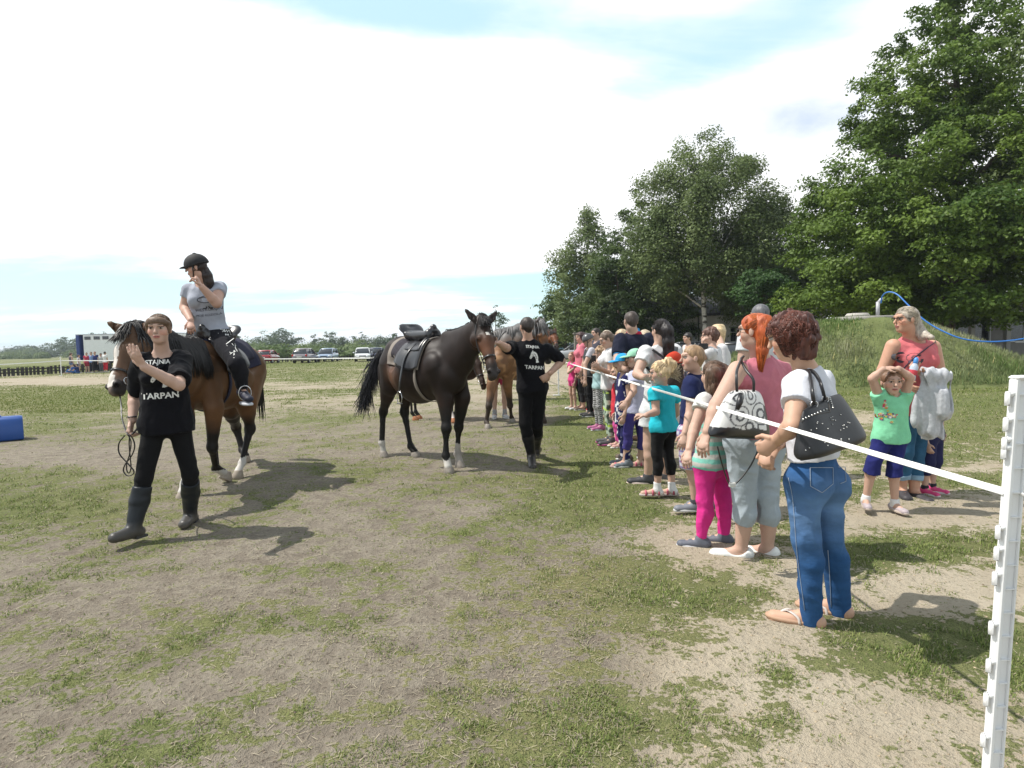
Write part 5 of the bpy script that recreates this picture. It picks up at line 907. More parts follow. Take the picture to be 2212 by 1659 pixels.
        s.body = rawmesh('body', V, Fc, M_coat, s.root, col); onto.__dict__.setdefault('c', {})
        for n_, g in (('L', 1), ('R', -1)):
            for k, fk in (('ff', 'fh'), ('hf', 'hh')):
                b, a = D[fk + n_], D[k + n_]; d = nrm((b + UP * .07 * S) - a); t = nrm(np.array([d[0], d[1], 0]) + s.f * .3); tilt = D.get('tilt_' + fk + n_)
                M = np.array([t, np.cross(UP, t), UP]).T
                if tilt is not None: M = M @ np.array(Matrix.Rotation(R(float(tilt)), 3, 'Y'))
                o = MB(); o.c = hoofc; o.loft([[b + M @ np.array([(.058 + (.018 if z < .05 else 0)) * math.cos(q) * r_ + (.012 if z < .05 else -.004) , .056 * math.sin(q) * r_, z]) * S for q in np.linspace(0, 6.283, 18, endpoint=False)] for z, r_ in ((.0, .98), (.006, 1.02), (.04, .98), (.082, .80), (.095, .70))]); o.build('hoof', M_hoof, s.root, True, col=True)
    def strands(s, name, roots, dirs, ln, col, n, w=.004, seed=1, grav=.9, spread=.02, out=None, wave=.01, parent=None, hug=True):
        """locks of hair: roots is a curve, each lock hangs from it"""
        r_ = np.random.default_rng(seed); roots = np.array(roots); mb = MB(); dirs = np.array(dirs); bv = BV(s.body)
        for i in range(n):
            t = r_.random() * (len(roots) - 1); k = int(t); p = lerp(roots[k], roots[min(k + 1, len(roots) - 1)], t - k) + r_.normal(size=3) * spread * .4; dk = lerp(dirs[k], dirs[min(k + 1, len(dirs) - 1)], t - k) + r_.normal(size=3) * .12; L_ = ln * r_.uniform(.6, 1.1); pts = [p]; d = nrm(dk)
            for j in range(6):
                d = nrm(d * (1 - grav * .28) + np.array([0, 0, -1]) * grav * .28 + r_.normal(size=3) * wave)
                p = p + d * L_ / 6
                if hug:
                    co, no, _, _ = bv.find_nearest(Vector(p)); off = (Vector(p) - co).dot(no); lay = .006 + .016 * ((i * 37) % 11) / 11
                    if off < lay: p = np.array(co + no * lay)
                pts.append(p)
            q = r_.uniform(.55, 1.5); mb.c = tuple(np.array(col) * q); ww = w * r_.uniform(.7, 1.5); mb.tube(pts, [ww * .8, ww * 1.2, ww * 1.3, ww * 1.2, ww, ww * .7, ww * .15], 4)
        return mb.build(name, M_mane, parent or s.root, True, col=True)
    def mane(s, col, side=1, n=260, ln=.24, forelock=True, seed=2, w=.0045):
        D = s.D; cr = curve([D['withers'] + UP * .03, lerp(D['withers'], D['mid'], .5) + UP * .13 * s.sc, D['mid'] + UP * .15 * s.sc - s.hax * .02, s.hp(-.08, 0, .08)], 6); cr = np.array(cr)
        for i, p in enumerate(cr):
            h = BV(s.body).ray_cast(Vector(p + UP * .6), Vector((0, 0, -1)), 1.4)
            if h[0] is not None: cr[i][2] = h[0][2] - .002
        d = [s.l * side * .9 + UP * .02 for _ in cr]; s.strands('mane', cr, d, ln, col, n, w, seed, 1.6, .025)
        if forelock: s.strands('forelock', [s.hp(-.10, -.03, .09), s.hp(-.04, 0, .105), s.hp(-.10, .03, .09)], [s.front * .12 + s.hax - s.side * .15, s.front * .15 + s.hax, s.front * .12 + s.hax + s.side * .15], min(ln, .21), col, min(int(n * .3), 150), min(w, .0032), seed + 1, .06, .022, wave=.03)
    def ring(s, t, r, extra=0., n=20, a0=0., a1=2 * math.pi): return [s.hp(t, 0, 0) + s.side * math.cos(a) * (r * .82 + extra) * s.sc + s.front * math.sin(a) * (r + extra) * s.sc for a in np.linspace(a0, a1, n)]
    def bridle(s, nose=.66, full=True):
        b = MB(); b.strip(s.ring(nose, .080, .004, 24), .022, s.hax, .005)
        b.strip(s.ring(.10, .106, .010, 14, .25 * math.pi, .75 * math.pi), .018, s.hax, .005)
        for g in (-1, 1): b.strip(curve([s.hp(-.04, g * .065, .06), s.hp(.12, g * .103, .03), s.hp(.35, g * .100, -.01), s.hp(.60, g * .078, -.02), s.hp(.80, g * .062, -.028)], 3), .016, s.front, .004)
        b.strip([s.hp(-.045, -.065, .06), s.hp(-.075, 0, .095), s.hp(-.045, .065, .06)], .022, s.hax, .005); b.strip(s.ring(.16, .128, .0, 14, math.pi * 1.02, math.pi * 1.98), .014, s.hax, .004)
        o = b.build('bridle', M_tack, s.root, True)
        for g in (-1, 1): MB().tube([s.hp(.83, g * .070, -.03) + s.hax * .032 * math.cos(a) + s.front * .032 * math.sin(a) for a in np.linspace(0, 6.283, 16)], .004, 6, cap=False).build('bit_ring', M_steel, o, True)
        return o
def BV(o):
    if not hasattr(BV, 'c'): BV.c = {}
    if o.name not in BV.c:
        off = Vector((0, 0, 0)); q = o
        while q is not None: off += q.location; q = q.parent
        BV.c[o.name] = BVHTree.FromPolygons([v.co + off for v in o.data.vertices], [tuple(p.vertices) for p in o.data.polygons])
    return BV.c[o.name]
def wrap(h, xs, ths, off, z0=1.12, thick=.0, mask=None):
    """a patch that hugs the barrel: rows along the body, columns round it (degrees from the top, + = left)"""
    bv = BV(h.body); V = []
    for i, x in enumerate(xs):
        for t in ths[i] if np.ndim(ths) == 2 else ths:
            d = h.l * math.sin(R(t)) + UP * math.cos(R(t)); c = h.w(x, 0, z0); q = bv.ray_cast(Vector(c + d * 1.2), Vector(-d), 1.2); p = np.array(q[0]) if q[0] is not None else c + d * .3; V.append(p + d * off)
    return np.array(V).reshape(len(xs), -1, 3)
def patch(V, th, name, m, parent, c=np.zeros(3), col=None):
    """thicken a grid patch away from the axis"""
    a, b = V.shape[:2]; du = np.gradient(V, axis=0); dv = np.gradient(V, axis=1); N_ = np.cross(du, dv); N_ /= np.linalg.norm(N_, axis=2, keepdims=True) + 1e-9
    if (N_.reshape(-1, 3) * (V - c).reshape(-1, 3)).sum() < 0: N_ = -N_
    A = np.concatenate([V.reshape(-1, 3), (V + N_ * th).reshape(-1, 3)]); n = a * b; Fc = []; id_ = lambda i, j: i * b + j
    for i in range(a - 1):
        for j in range(b - 1): q = [id_(i, j), id_(i + 1, j), id_(i + 1, j + 1), id_(i, j + 1)]; Fc.append(tuple(q[::-1])); Fc.append(tuple(x + n for x in q))
    ed = [id_(i, 0) for i in range(a)] + [id_(a - 1, j) for j in range(1, b)] + [id_(i, b - 1) for i in range(a - 2, -1, -1)] + [id_(0, j) for j in range(b - 2, 0, -1)]
    for k in range(len(ed)): p, q = ed[k], ed[(k + 1) % len(ed)]; Fc.append((p, q, q + n, p + n))
    return rawmesh(name, A, Fc, m, parent, col, True)
def saddle(h, label, padm, edgem, flapm, sides=(1, -1), xs=(-.22, .30), stirrup=True):
    t = thing('saddle', label, 'saddle', h.w(.05, 0, 1.45)); c = h.w(.05, 0, 1.12); X = np.linspace(xs[0] - .17, xs[1] + .03, 14)
    pad = patch(wrap(h, X, np.stack([np.linspace(-(66 + 12 * q), 66 + 12 * q, 41) for q in np.linspace(0, 1, 14)]), .006), .016, 'saddle_pad', edgem, t, c)
    X2 = np.linspace(xs[0] - .09, xs[1] - .04, 10); 
    for g in sides: patch(wrap(h, X2, np.stack([np.linspace(g * 10, g * (50 + 12 * q), 16) for q in np.linspace(0, 1, 10)]), .024), .008, 'quilted_panel', padm, pad, c)
    bt = BV(h.body); zt = lambda x: np.array(bt.ray_cast(Vector(h.w(x, 0, 3)), Vector((0, 0, -1)), 3)[0])[2]
    s0, s1, s2 = h.w(-.20, 0, 0), h.w(.02, 0, 0), h.w(.24, 0, 0); z = [zt(-.20), zt(.02), zt(.24)]; s0[2], s1[2], s2[2] = z[0] + .12, z[1] + .055, z[2] + .11; l = h.l
    cn = s0 - h.f * .05 + UP * .035; cu = nrm(UP * .75 - h.f * .65)
    V, Fc = sdf([C(s0 - UP * .02, s1, .125, .085, .05, UP, .30), C(s1, s2, .085, .055, .05, UP, .38), C(cn - l * .09, cn + l * .09, .085, .085, .03, nrm(np.cross(cu, l)), .28), E(s0 + UP * .085 + h.f * .02, np.array([.10, .10, .05]), .03, None, True), C(s2 + l * .055 - UP * .01, s2 + UP * .045 + h.f * .02, .030, .030, .03), C(s2 - l * .055 - UP * .01, s2 + UP * .045 + h.f * .02, .030, .030, .03), C(s0 + l * .08 - UP * .05, s2 + l * .06 - UP * .05, .05, .05, .05), C(s0 - l * .08 - UP * .05, s2 - l * .06 - UP * .05, .05, .05, .05)], .009, None); rawmesh('seat', V, Fc, flapm, t)
    for g in sides:
        Xf = np.linspace(-.10, .34, 9); W_ = np.stack([np.linspace(g * 14, g * (66 + 14 * math.sin(q * 2.6)), 16) for q in np.linspace(0, 1, 9)]); patch(wrap(h, Xf, W_, .036), .007, 'flap', flapm, t, c); patch(wrap(h, np.linspace(.0, .30, 7), np.stack([np.linspace(g * 12, g * 40, 8)] * 7), .048), .006, 'skirt', flapm, t, c)
        if stirrup:
            sp = wrap(h, [.10, .11], np.linspace(g * 22, g * 78, 10), .054)[0]; e = sp[-1]; drop = [e, e - UP * .14 * h.sc + h.l * g * .03, e - UP * .27 * h.sc + h.l * g * .045]; ob = MB().strip(list(sp) + drop[1:], .034, h.f, .005).build('stirrup_leather', flapm, t, True); b = drop[-1]
            MB().tube([b + (h.f * math.cos(a) * .058 + UP * (math.sin(a) * .075 - .075)) for a in np.linspace(math.pi * .5, math.pi * 2.5, 18)], .006, 6, cap=False).build('stirrup_iron', M_steel, ob, True); MB().box(b - UP * .145, (.10, .035, .012), np.array([h.f, h.l, UP]).T, .004).build('stirrup_tread', mat('rubber_grey', (.1, .1, .1), .8), ob)
    g_ = wrap(h, [.235, .285], np.linspace(-178, 178, 73), .010); patch(g_, .008, 'girth', edgem, t, c); return t
def coatf(base, red, legs, black_knee=True, socks={}, face=None, grey=None):
    def fn(s, V):
        S = s.sc; q = V - s.o; x = q @ s.f / S; y = q @ s.l / S; z = V[:, 2] / S; n = vn(V, 4, 3); n2 = vn(V, 14, 6)
        col = np.tile(np.array(base, float), (len(V), 1)); k = np.clip((.98 - z) * 2.2 + (n - .5) * .7, 0, 1)[:, None] * (np.abs(x) < .75)[:, None]; col = col * (1 - k) + np.array(red) * k
        zl = np.clip((legs[1] - z) / .16 + (n2 - .5) * .4, 0, 1)[:, None]; col = col * (1 - zl) + np.array(legs[0]) * zl
        t = (V - s.D['poll']) @ s.hax / s.hl; side = (V - s.D['poll']) @ s.side / S; fr = (V - s.D['poll']) @ s.front / S; hd = (t > -.12) & (t < 1.2) & (np.abs(side) < .15) & (np.abs(fr) < .20)
        if face is not None: col[hd] = face(t[hd], side[hd], fr[hd], n[hd], col[hd])
        for key, (h_, c_) in socks.items():
            a = s.D[key]; m = (np.hypot(V[:, 0] - a[0], V[:, 1] - a[1]) < .16 * S) & (V[:, 2] < (h_ + (n2 - .5) * .05) * S + (a[2])); col[m] = c_
        if grey is not None: col = grey(x, y, z, n, n2, col, hd, V)
        return col
    return fn
def mixc_(a, b, k): k = np.clip(k, 0, 1)[:, None]; return np.asarray(a) * (1 - k) + np.asarray(b) * k
WH = (.55, .52, .48)
# --- dark bay horse standing saddled in the middle
def faceB(t, a, f, n, c): c = mixc_(np.tile((.022, .014, .011), (len(t), 1)), (.13, .055, .028), np.clip(1 - np.abs(t - .52) / .30, 0, 1) * .9 + (n - .5) * .3); c = mixc_(c, (.035, .028, .026), np.clip((t - .80) / .1, 0, 1)); st = (np.abs(t - .26) < .035) & (np.abs(a) < .022) & (f > .04); c[st] = WH; return c
HB = Horse('dark bay horse standing saddled in the middle of the paddock, head turned to the camera', (-1.10, 7.47), -49.6, dict(
    withers=(965, 727, 7.15), croup=(868, 728, 7.85), neck=(990, 768, 6.98), mid=(1014, 738, 6.80), poll=(1040, 704, 6.62), muz=(1066, 814, 6.30), side=P(1040, 704, 6.62) + np.array([.95, .42, -.1]), earR=(1004, 667, 6.58), earL=(1074, 672, 6.76),
    stR=(842, 833, 7.82), hkR=(828, 888, 8.02), hfR=(825, 957, 7.98), hhR=(829, 989, 7.95), stL=(880, 840, 8.0), hkL=(873, 889, 8.06), hfL=(887, 963, 7.96), hhL=(897, 988, 7.9),
    elR=(962, 862, 6.98), knR=(964, 925, 6.90), ffR=(963, 985, 6.88), fhR=(969, 1022, 6.83), elL=(998, 858, 7.15), knL=(991, 922, 7.18), ffL=(988, 980, 7.18), fhL=(993, 1011, 7.15)), 1.0,
    coatf((.017, .0105, .0085), (.036, .018, .012), ((.009, .008, .007), .80), socks={'fhR': (.16, WH), 'fhL': (.30, (.34, .31, .28)), 'hhR': (.24, (.42, .40, .37))}, face=faceB,
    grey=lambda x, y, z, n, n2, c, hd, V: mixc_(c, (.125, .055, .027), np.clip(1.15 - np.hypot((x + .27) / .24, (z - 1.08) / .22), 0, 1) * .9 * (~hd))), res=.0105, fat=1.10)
HB.mane((.008, .007, .008), side=1, n=330, ln=.15, w=.0028); HB.bridle()
q = HB.w(-.78, 0, 1.36); HB.strands('tail', [P(824, 758, 8.05), P(818, 775, 8.12)], [np.array([-.5, .2, -1]), np.array([-.6, .2, -1])], .56, (.016, .016, .021), 480, .0026, 7, .45, .06, wave=.09)
HB.strands('tail_end', [P(800, 820, 8.12), P(792, 835, 8.14)], [np.array([-.25, 0, -1]), np.array([-.3, 0, -1])], .46, (.012, .012, .016), 200, .0028, 9, .3, .07, wave=.10)
M_flap = mat('saddle_leather', (.022, .022, .026), .30, spec=.7, var=.15, vscale=10); M_quilt = mat('quilted_navy', (.020, .016, .024), .9, bump=.9, bscale=30, bdist=.01, var=.3, vscale=20); M_piping = mat('taupe_binding', (.22, .19, .165), .85, var=.1)
saddle(HB, 'black leather saddle with a dark quilted pad on the dark bay horse', M_quilt, M_piping, M_flap)
# --- bay horse carrying the rider
def faceA(t, a, f, n, c): c = mixc_(np.tile((.085, .045, .026), (len(t), 1)), (.15, .085, .05), n); c = mixc_(c, (.16, .12, .10), np.clip((t - .78) / .12, 0, 1)); c = mixc_(c, (.03, .025, .024), (t > .86) * np.clip(np.abs(a) / .03 - .2, 0, 1)); b = (f > .02) & (t > .10) & (t < .97) & (np.abs(a - .004) < np.where(t < .5, .027, np.where(t < .8, .017, .034)) * (.8 + .5 * n)); c[b] = (.62, .57, .52); return c
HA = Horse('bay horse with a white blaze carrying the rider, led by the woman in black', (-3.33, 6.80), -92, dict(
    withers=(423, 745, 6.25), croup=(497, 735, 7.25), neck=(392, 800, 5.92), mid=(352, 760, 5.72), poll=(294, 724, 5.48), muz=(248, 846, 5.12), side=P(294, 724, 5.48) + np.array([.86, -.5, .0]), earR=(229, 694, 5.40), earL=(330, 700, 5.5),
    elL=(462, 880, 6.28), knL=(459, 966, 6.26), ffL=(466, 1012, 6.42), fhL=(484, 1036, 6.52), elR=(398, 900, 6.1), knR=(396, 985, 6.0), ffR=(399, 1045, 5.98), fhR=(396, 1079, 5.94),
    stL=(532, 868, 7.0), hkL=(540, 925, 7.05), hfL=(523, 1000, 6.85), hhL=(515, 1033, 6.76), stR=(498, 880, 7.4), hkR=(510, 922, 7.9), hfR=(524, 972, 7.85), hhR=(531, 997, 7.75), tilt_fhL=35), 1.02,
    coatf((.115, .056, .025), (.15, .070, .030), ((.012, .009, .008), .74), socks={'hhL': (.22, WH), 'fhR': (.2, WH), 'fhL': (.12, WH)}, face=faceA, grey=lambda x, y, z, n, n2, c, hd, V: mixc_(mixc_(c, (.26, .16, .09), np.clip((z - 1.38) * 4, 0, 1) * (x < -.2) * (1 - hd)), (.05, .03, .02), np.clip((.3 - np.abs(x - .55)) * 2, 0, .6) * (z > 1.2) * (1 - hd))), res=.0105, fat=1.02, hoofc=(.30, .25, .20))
HA.mane((.008, .007, .008), side=1, n=900, ln=.46, seed=12, w=.0045); HA.bridle(nose=.70)
HA.strands('tail', [P(552, 775, 7.78), P(550, 785, 7.8)], [np.array([0, .3, -1]), np.array([0, .3, -1])], .75, (.020, .016, .014), 120, .0045, 17, 1., .03, wave=.02)
saddle(HA, 'black saddle with a dark navy pad under the rider on the bay horse', mat('navy_pad', (.012, .012, .035), .9, bump=.5, bscale=30, var=.2), mat('navy_pad', (.012, .012, .035)), M_flap, xs=(-.28, .24), stirrup=False)
rn = REIN; bit = HA.hp(.84, .075, -.04)
rn.tube(curve([bit, P(328, 868, 5.0), P(312, 895, 4.85), P(297, 925, 4.7), P(285, 938, 4.62)], 5), .008, 7, .5); rn.tube(curve([HA.hp(.84, -.07, -.05), P(262, 875, 5.0), P(263, 900, 4.9), P(270, 925, 4.75), P(276, 938, 4.62)], 5), .006, 7, .5)
tag(rn.build('reins', M_tack, None, True), 'black leather reins coiled in the leading woman\'s hand below the bay horse', 'reins')
# --- roan horse behind the man
def faceC(t, a, f, n, c): c = mixc_(np.tile((.030, .022, .018), (len(t), 1)), (.20, .085, .035), np.clip(1 - np.abs(t - .38) / .16, 0, 1)); return mixc_(c, (.02, .018, .018), np.clip((t - .7) / .1, 0, 1))
HC = Horse('tan roan horse with a grey mane behind the man, looking over his shoulder', (.06, 11.35), -118, dict(
    withers=(1068, 722, 11.0), neck=(1100, 745, 10.9), mid=(1130, 722, 10.8), poll=(1163, 706, 10.7), muz=(1186, 782, 10.45), side=P(1163, 706, 10.7) + np.array([.7, .7, 0]), earR=(1166, 684, 10.68), earL=(1176, 685, 10.78),
    elR=(1062, 835, 10.8), knR=(1056, 878, 10.62), ffR=(1051, 912, 10.6), fhR=(1054, 927, 10.5), elL=(1096, 830, 11.0), knL=(1102, 876, 11.2), ffL=(1105, 902, 11.4), fhL=(1106, 912, 11.4), hhR=(1176, 924, 11.0), hfR=(1176, 910, 11.), hkR=(1172, 880, 11.2), hhL=(1150, 905, 12.2)), 1.0,
    coatf((.17, .085, .042), (.22, .11, .052), ((.040, .028, .021), .60), face=faceC, grey=lambda x, y, z, n, n2, c, hd, V: mixc_(mixc_(c, (.15, .14, .135), np.clip((z - 1.42 + (n - .5) * .2) * 6, 0, 1) * (1 - hd)), (.42, .24, .12), np.clip((n2 - .5) * 3, 0, .7) * (z < 1.4) * (z > .8) * (1 - hd))), res=.015)
HC.mane((.13, .125, .125), side=1, n=240, ln=.36, seed=22, w=.010); HC.bridle()
# --- chestnut horse further back
def faceD(t, a, f, n, c): return mixc_(np.tile((.15, .055, .025), (len(t), 1)), (.03, .02, .018), np.clip((t - .7) / .15, 0, 1) + (t < .12) * .6)
HD = Horse('dark chestnut horse far behind, its head showing right of the man', (.1, 15.9), 0, dict(poll=(1194, 722, 15.6), muz=(1203, 752, 15.2), mid=(1186, 730, 15.7), neck=(1172, 745, 15.8), side=P(1194, 722, 15.6) + np.array([1, .1, 0])), .92, coatf((.055, .025, .015), (.07, .035, .02), ((.015, .012, .011), .65), face=faceD), res=.02)
HD.mane((.02, .015, .013), side=-1, n=60, ln=.2, seed=32, w=.008); HD.bridle()
HE = Horse('brown horse hidden behind the dark bay horse, one white-socked leg and its head showing', (-1.35, 11.9), -8, dict(poll=(1022, 765, 11.3), muz=(1046, 838, 11.0), mid=(1000, 780, 11.5), neck=(985, 790, 11.7), withers=P(960, 770, 11.9), fhR=(979, 912, 11.35), ffR=(977, 898, 11.4), knR=(975, 872, 11.45), fhL=(960, 905, 11.8)), .88, coatf((.035, .02, .014), (.05, .028, .018), ((.014, .012, .011), .6), socks={'fhR': (.22, (.5, .45, .42))}), res=.018, hoofc=(.40, .16, .07))
HE.bridle()
# --- rider
f = Fig('rider in black helmet and grey t-shirt sitting on the bay horse, hand at her chin', 450, 800, 540, -112, base=(P(462, 760, 6.62)[0], 6.62, 0), H=1.66, w=1.22, res=.010, detail=2, fem=True, hyaw=-158, hp=-8, skin=(.50, .31, .24), ground=False,
    J=dict(hd=(424, 579, 6.50), nk=(441, 611, 6.60), sL=(474, 622, 6.66), sR=(409, 627, 6.62), eL=(468, 655, 6.38), wL=(436, 620, 6.26), eR=(398, 664, 6.62), wR=(412, 692, 6.42), hL=(472, 727, 6.66), hR=(432, 730, 6.72), kL=(512, 786, 6.22), kR=(398, 800, 6.3), aL=(524, 842, 6.30), aR=(398, 868, 6.4)),
    footL=(538, 862, 6.12), footR=(392, 888, 6.2), handL=dict(d=nrm(P(424, 599, 6.24) - P(436, 620, 6.26)), pn=(-.5, -.2, .8), curl=55), handR=dict(d=(.25, -.55, -.7), pn=(0, .3, -1), curl=40))
def tgrey(V): return np.tile((.34, .36, .42), (len(V), 1))
tee = f.top(tgrey, sl=.42, hem=-.0, inf=.012, neck=.06); n = nrm(f.tf)
lettering(tee, 'WIES KOKONI', P(440, 671, 6.4), -f.tr, f.tu, n, .26, .030, M_dark, bold=0); lettering(tee, 'MOJE KOZIOLA', P(440, 684, 6.4), -f.tr, f.tu, n, .24, .030, M_dark, bold=0)
decal(tee, stroke([(math.cos(a) * 1.2, math.sin(a) * .5) for a in np.linspace(.3, 5.8, 14)], .10) + stroke([(-1, .2), (-.4, .35), (.3, .2)], .1) + stroke([(-.6, -1.4), (-.1, -1.4), (0, -1.1)], .2) + stroke([(.3, -1.1), (.4, -1.4), (.8, -1.4)], .2), P(438, 648, 6.4), -f.tr, f.tu, n, .07, M_dark)
pn = f.pants((.012, .012, .016), 1.93, inf=.016, top=.06)
fr_ = nrm(P(470, 740, 5.9) - P(475, 745, 6.6)); lr = nrm(np.cross(fr_, UP)) * -1
def thighmark(pts, c, sc, w=.12): return decal(pn, stroke(pts, w), c, nrm(np.cross(UP, -fr_)) * -1 if False else np.array([1, .1, 0]), UP, fr_, sc, None, 'script_print')
thighmark([(.9, .9), (.1, .9), (-.3, .5), (.5, .3), (.6, 0), (-.8, -.5)], P(478, 714, 6.4), 0.047); thighmark([(-.9, -.3), (-.3, .5), (-.2, -.3), (.2, .4), (.4, -.3), (.8, .4), (1., -.2), (1.3, -.9)], P(487, 713, 6.4), 0.041); thighmark([(-.1, .5), (0, .1)], P(488, 724, 6.4), 0.041, .3); thighmark([(.2, .5), (.3, .1)], P(490, 724, 6.4), 0.041, .3)
thighmark([(.1, 1.2), (-.5, -1.1)], P(495, 737, 6.4), 0.047, .2); thighmark([(1.1, .9), (-.7, -.5), (1.4, -.9)], P(495, 739, 6.4), 0.045, .16); thighmark([(-.3, .3), (0, -.2), (.4, .3), (.4, -.8), (.8, -1.6)], P(504, 744, 6.35), 0.047); thighmark([(.3, 1.4), (0, .2), (-.1, -1.2)], P(506, 760, 6.3), 0.054, .2); thighmark([(-.9, .2), (-.4, -.1), (-.8, -.4), (-.3, 0), (.6, .4)], P(504, 762, 6.3), 0.041)
f.shoes((.012, .014, .035), (.55, .57, .62), 'sneaker'); f.helmet((.012, .012, .014)); f.glasses()
f.locks((.02, .012, .011), (-.4, 0, -.1), 150); f.hair((.020, .012, .011), 'tied', amp=.006, tail=[((-.30, .08, -.20), .055), ((-.38, .0, -.42), .052), ((-.42, .0, -.75), .045), ((-.40, .0, -1.05), .02)])
sl_ = f.footpts('L'); c0 = lerp(sl_[1], sl_[2], .45); st = thing('stirrup', 'steel stirrup hanging round the rider\'s left shoe', 'stirrup', c0)
il = np.cross(sl_[3], UP); MB().tube([c0 + il * .062 * math.cos(a) + UP * (.075 * math.sin(a) + .025) for a in np.linspace(0, 6.283, 22)], .007, 6, cap=False).build('stirrup_iron', M_steel, st, True); MB().strip([c0 + UP * .10, P(514, 810, 6.3) + np.array([.03, 0, .0]), P(505, 780, 6.35)], .024, sl_[3], .004).build('stirrup_leather', M_tack, st)
# --- man in the black shirt
f = Fig('man in black stable t-shirt and riding boots seen from behind, arm on dark horse', 1150, 1009, 685, 96, base=(P(1150, 1000, 7.2)[0], 7.2, 0), H=1.76, w=.98, res=.0095, detail=2, hyaw=112, skin=(.47, .29, .215),
    J=dict(hd=(1138, 706, 7.18), nk=(1140, 735, 7.2), sL=(1106, 750, 7.2), sR=(1184, 756, 7.24), eL=(1094, 752, 6.96), wL=(1078, 742, 6.72), eR=(1214, 780, 7.36), wR=(1188, 806, 7.12), hL=(1136, 838, 7.22), hR=(1165, 838, 7.24), kL=(1134, 914, 7.16), kR=(1160, 916, 7.26), aL=(1148, 984, 7.24), aR=(1158, 968, 7.66)),
    footL=(1151, 1010, 7.02), footR=78, handR=dict(d=(-.75, -.1, -.6), pn=(-.3, .9, 0), curl=30), handL=dict(d=(-.6, -.8, .1), pn=(0, .1, -1), curl=20))
tee = f.top(BLK, sl=.85, hem=-.02, inf=.014, loose=.012, wr=.010); n = nrm(-f.tf); shirt_print(tee, P(1153, 771, 7.1), f.tr, f.tu, n, 1.0)
f.pants((.006, .006, .007), 1.5, inf=.009, wr=.006); f.boots((.010, .010, .012), .20, (.05, .045, .042)); f.hair((.035, .026, .022), 'short', amp=.004)
# --- bare-legged helper on the far side of the roan
f = Fig('girl in pink behind the roan horse, bare legs and grey socks under its belly', 1080, 912, 702, -80, base=(P(1080, 905, 11.9)[0], 11.9, 0), H=1.66, w=.9, detail=0, res=.014, J=dict(wR=(1052, 712, 11.2), eR=(1058, 735, 11.6)))
f.top((.45, .05, .12), sl=.5); f.pants((.40, .05, .10), .45, name='shorts'); f.socks((.35, .35, .36), .72); f.shoes((.45, .45, .45)); f.hair((.10, .06, .04), 'short')
# ================================================================== CROWD ALONG THE TAPE
GR = 'people watching along the tape'
def stripes(cols, per, axis=2, ph=0.): return lambda V: np.array(cols, float)[(np.floor(V[:, axis] / per + ph + .12 * np.sin(V[:, 0] * 9)) % len(cols)).astype(int)]
def dots(base, spot, sc=26, th=.66, seed=3): 
    def fn(V): n = vn(V, sc, seed); c = np.tile(np.array(base, float), (len(V), 1)); c[n > th] = spot; return c
    return fn
def chevron(V): k = np.floor((V[:, 2] + .018 * np.abs(((V[:, 0] + V[:, 1]) / .036) % 2 - 1)) / .016) % 2; return np.where(k[:, None] > 0, (.05, .05, .055), (.52, .52, .52))
def camo(V): n = vn(V, 22, 5); c = np.tile((.42, .50, .40), (len(V), 1)); c[n > .52] = (.07, .10, .08); b = np.abs((V[:, 2] % .23) - .05) < .016; c[b & (n < .6)] = (.42, .62, .10); return c
def plaid(V): a = ((V[:, 2] / .045) % 1 < .35).astype(float) + (((V[:, 0] + V[:, 1]) / .040) % 1 < .3); c = np.tile((.50, .50, .55), (len(V), 1)); c[a == 1] = (.20, .17, .34); c[a > 1] = (.30, .08, .16); return c
def jeansf(base, hi):
    def fn(V): n = vn(V * [1, 1, .5], 9, 4); c = np.array(base) * (.75 + .5 * n[:, None]); return c
    return fn
def handtex(): pass
WT = (.62, .62, .63)
def crowd(label, u, vf, vt, yaw, **k): return Fig(label, u, vf, vt, yaw, group=GR, **k)
# 1-5: furthest
f = crowd('girl in pink t-shirt and pink shorts at the far end of the crowd', 1238, 884, 760, 205, hyaw=225, detail=1, w=.85, J=dict(eR=(1228, 805, 13.0), wR=(1240, 795, 12.9)))
f.top((.62, .06, .22), .35); f.pants((.55, .05, .20), .42, name='shorts'); f.hair((.20, .12, .07), 'tied', tail=[((-.3, 0, .0), .04), ((-.45, 0, -.5), .02)]); f.shoes((.6, .6, .6), kind='ballet')
f = crowd('woman in pink blouse with short dark curly hair behind the pink girl', 1257, 885, 718, 185, hyaw=200, w=1.15, fem=True)
f.top((.58, .17, .22), .7, hem=-.03, loose=.02, name='blouse'); f.pants((.03, .03, .035), 1.75); f.hair((.06, .03, .03), 'bob', vol=1.06, amp=.02); f.shoes((.12, .08, .06), kind='ballet')
f = crowd('boy in grey riding helmet and dark vest, black trousers', 1274, 899, 724.5, 185, hyaw=180, hp=-12, J=dict(eL=(1264, 787, 11.7), wL=(1264, 818, 11.6)))
f.top((.45, .45, .50), .5); f.top((.05, .055, .06), 0, hem=.0, inf=.024, name='vest'); f.pants((.012, .012, .014), 1.9); f.helmet((.07, .07, .075), rough=.3, brim=False); f.shoes((.03, .03, .03), kind='sneaker')
f = crowd('dark-haired man with red shoes, mostly hidden behind the boy in the helmet', 1291, 889, 709, 195, hyaw=200, detail=0, w=1.1); f.top((.06, .06, .08)); f.pants((.03, .03, .03)); f.hair((.03, .022, .02), 'short'); f.shoes((.55, .03, .03), kind='sneaker')
f = crowd('white-haired woman whose head shows over the girl with the brown ponytail', 1313, 903, 714, 170, detail=0); f.top((.5, .45, .4)); f.pants((.2, .2, .25)); f.hair((.60, .52, .40), 'bob')
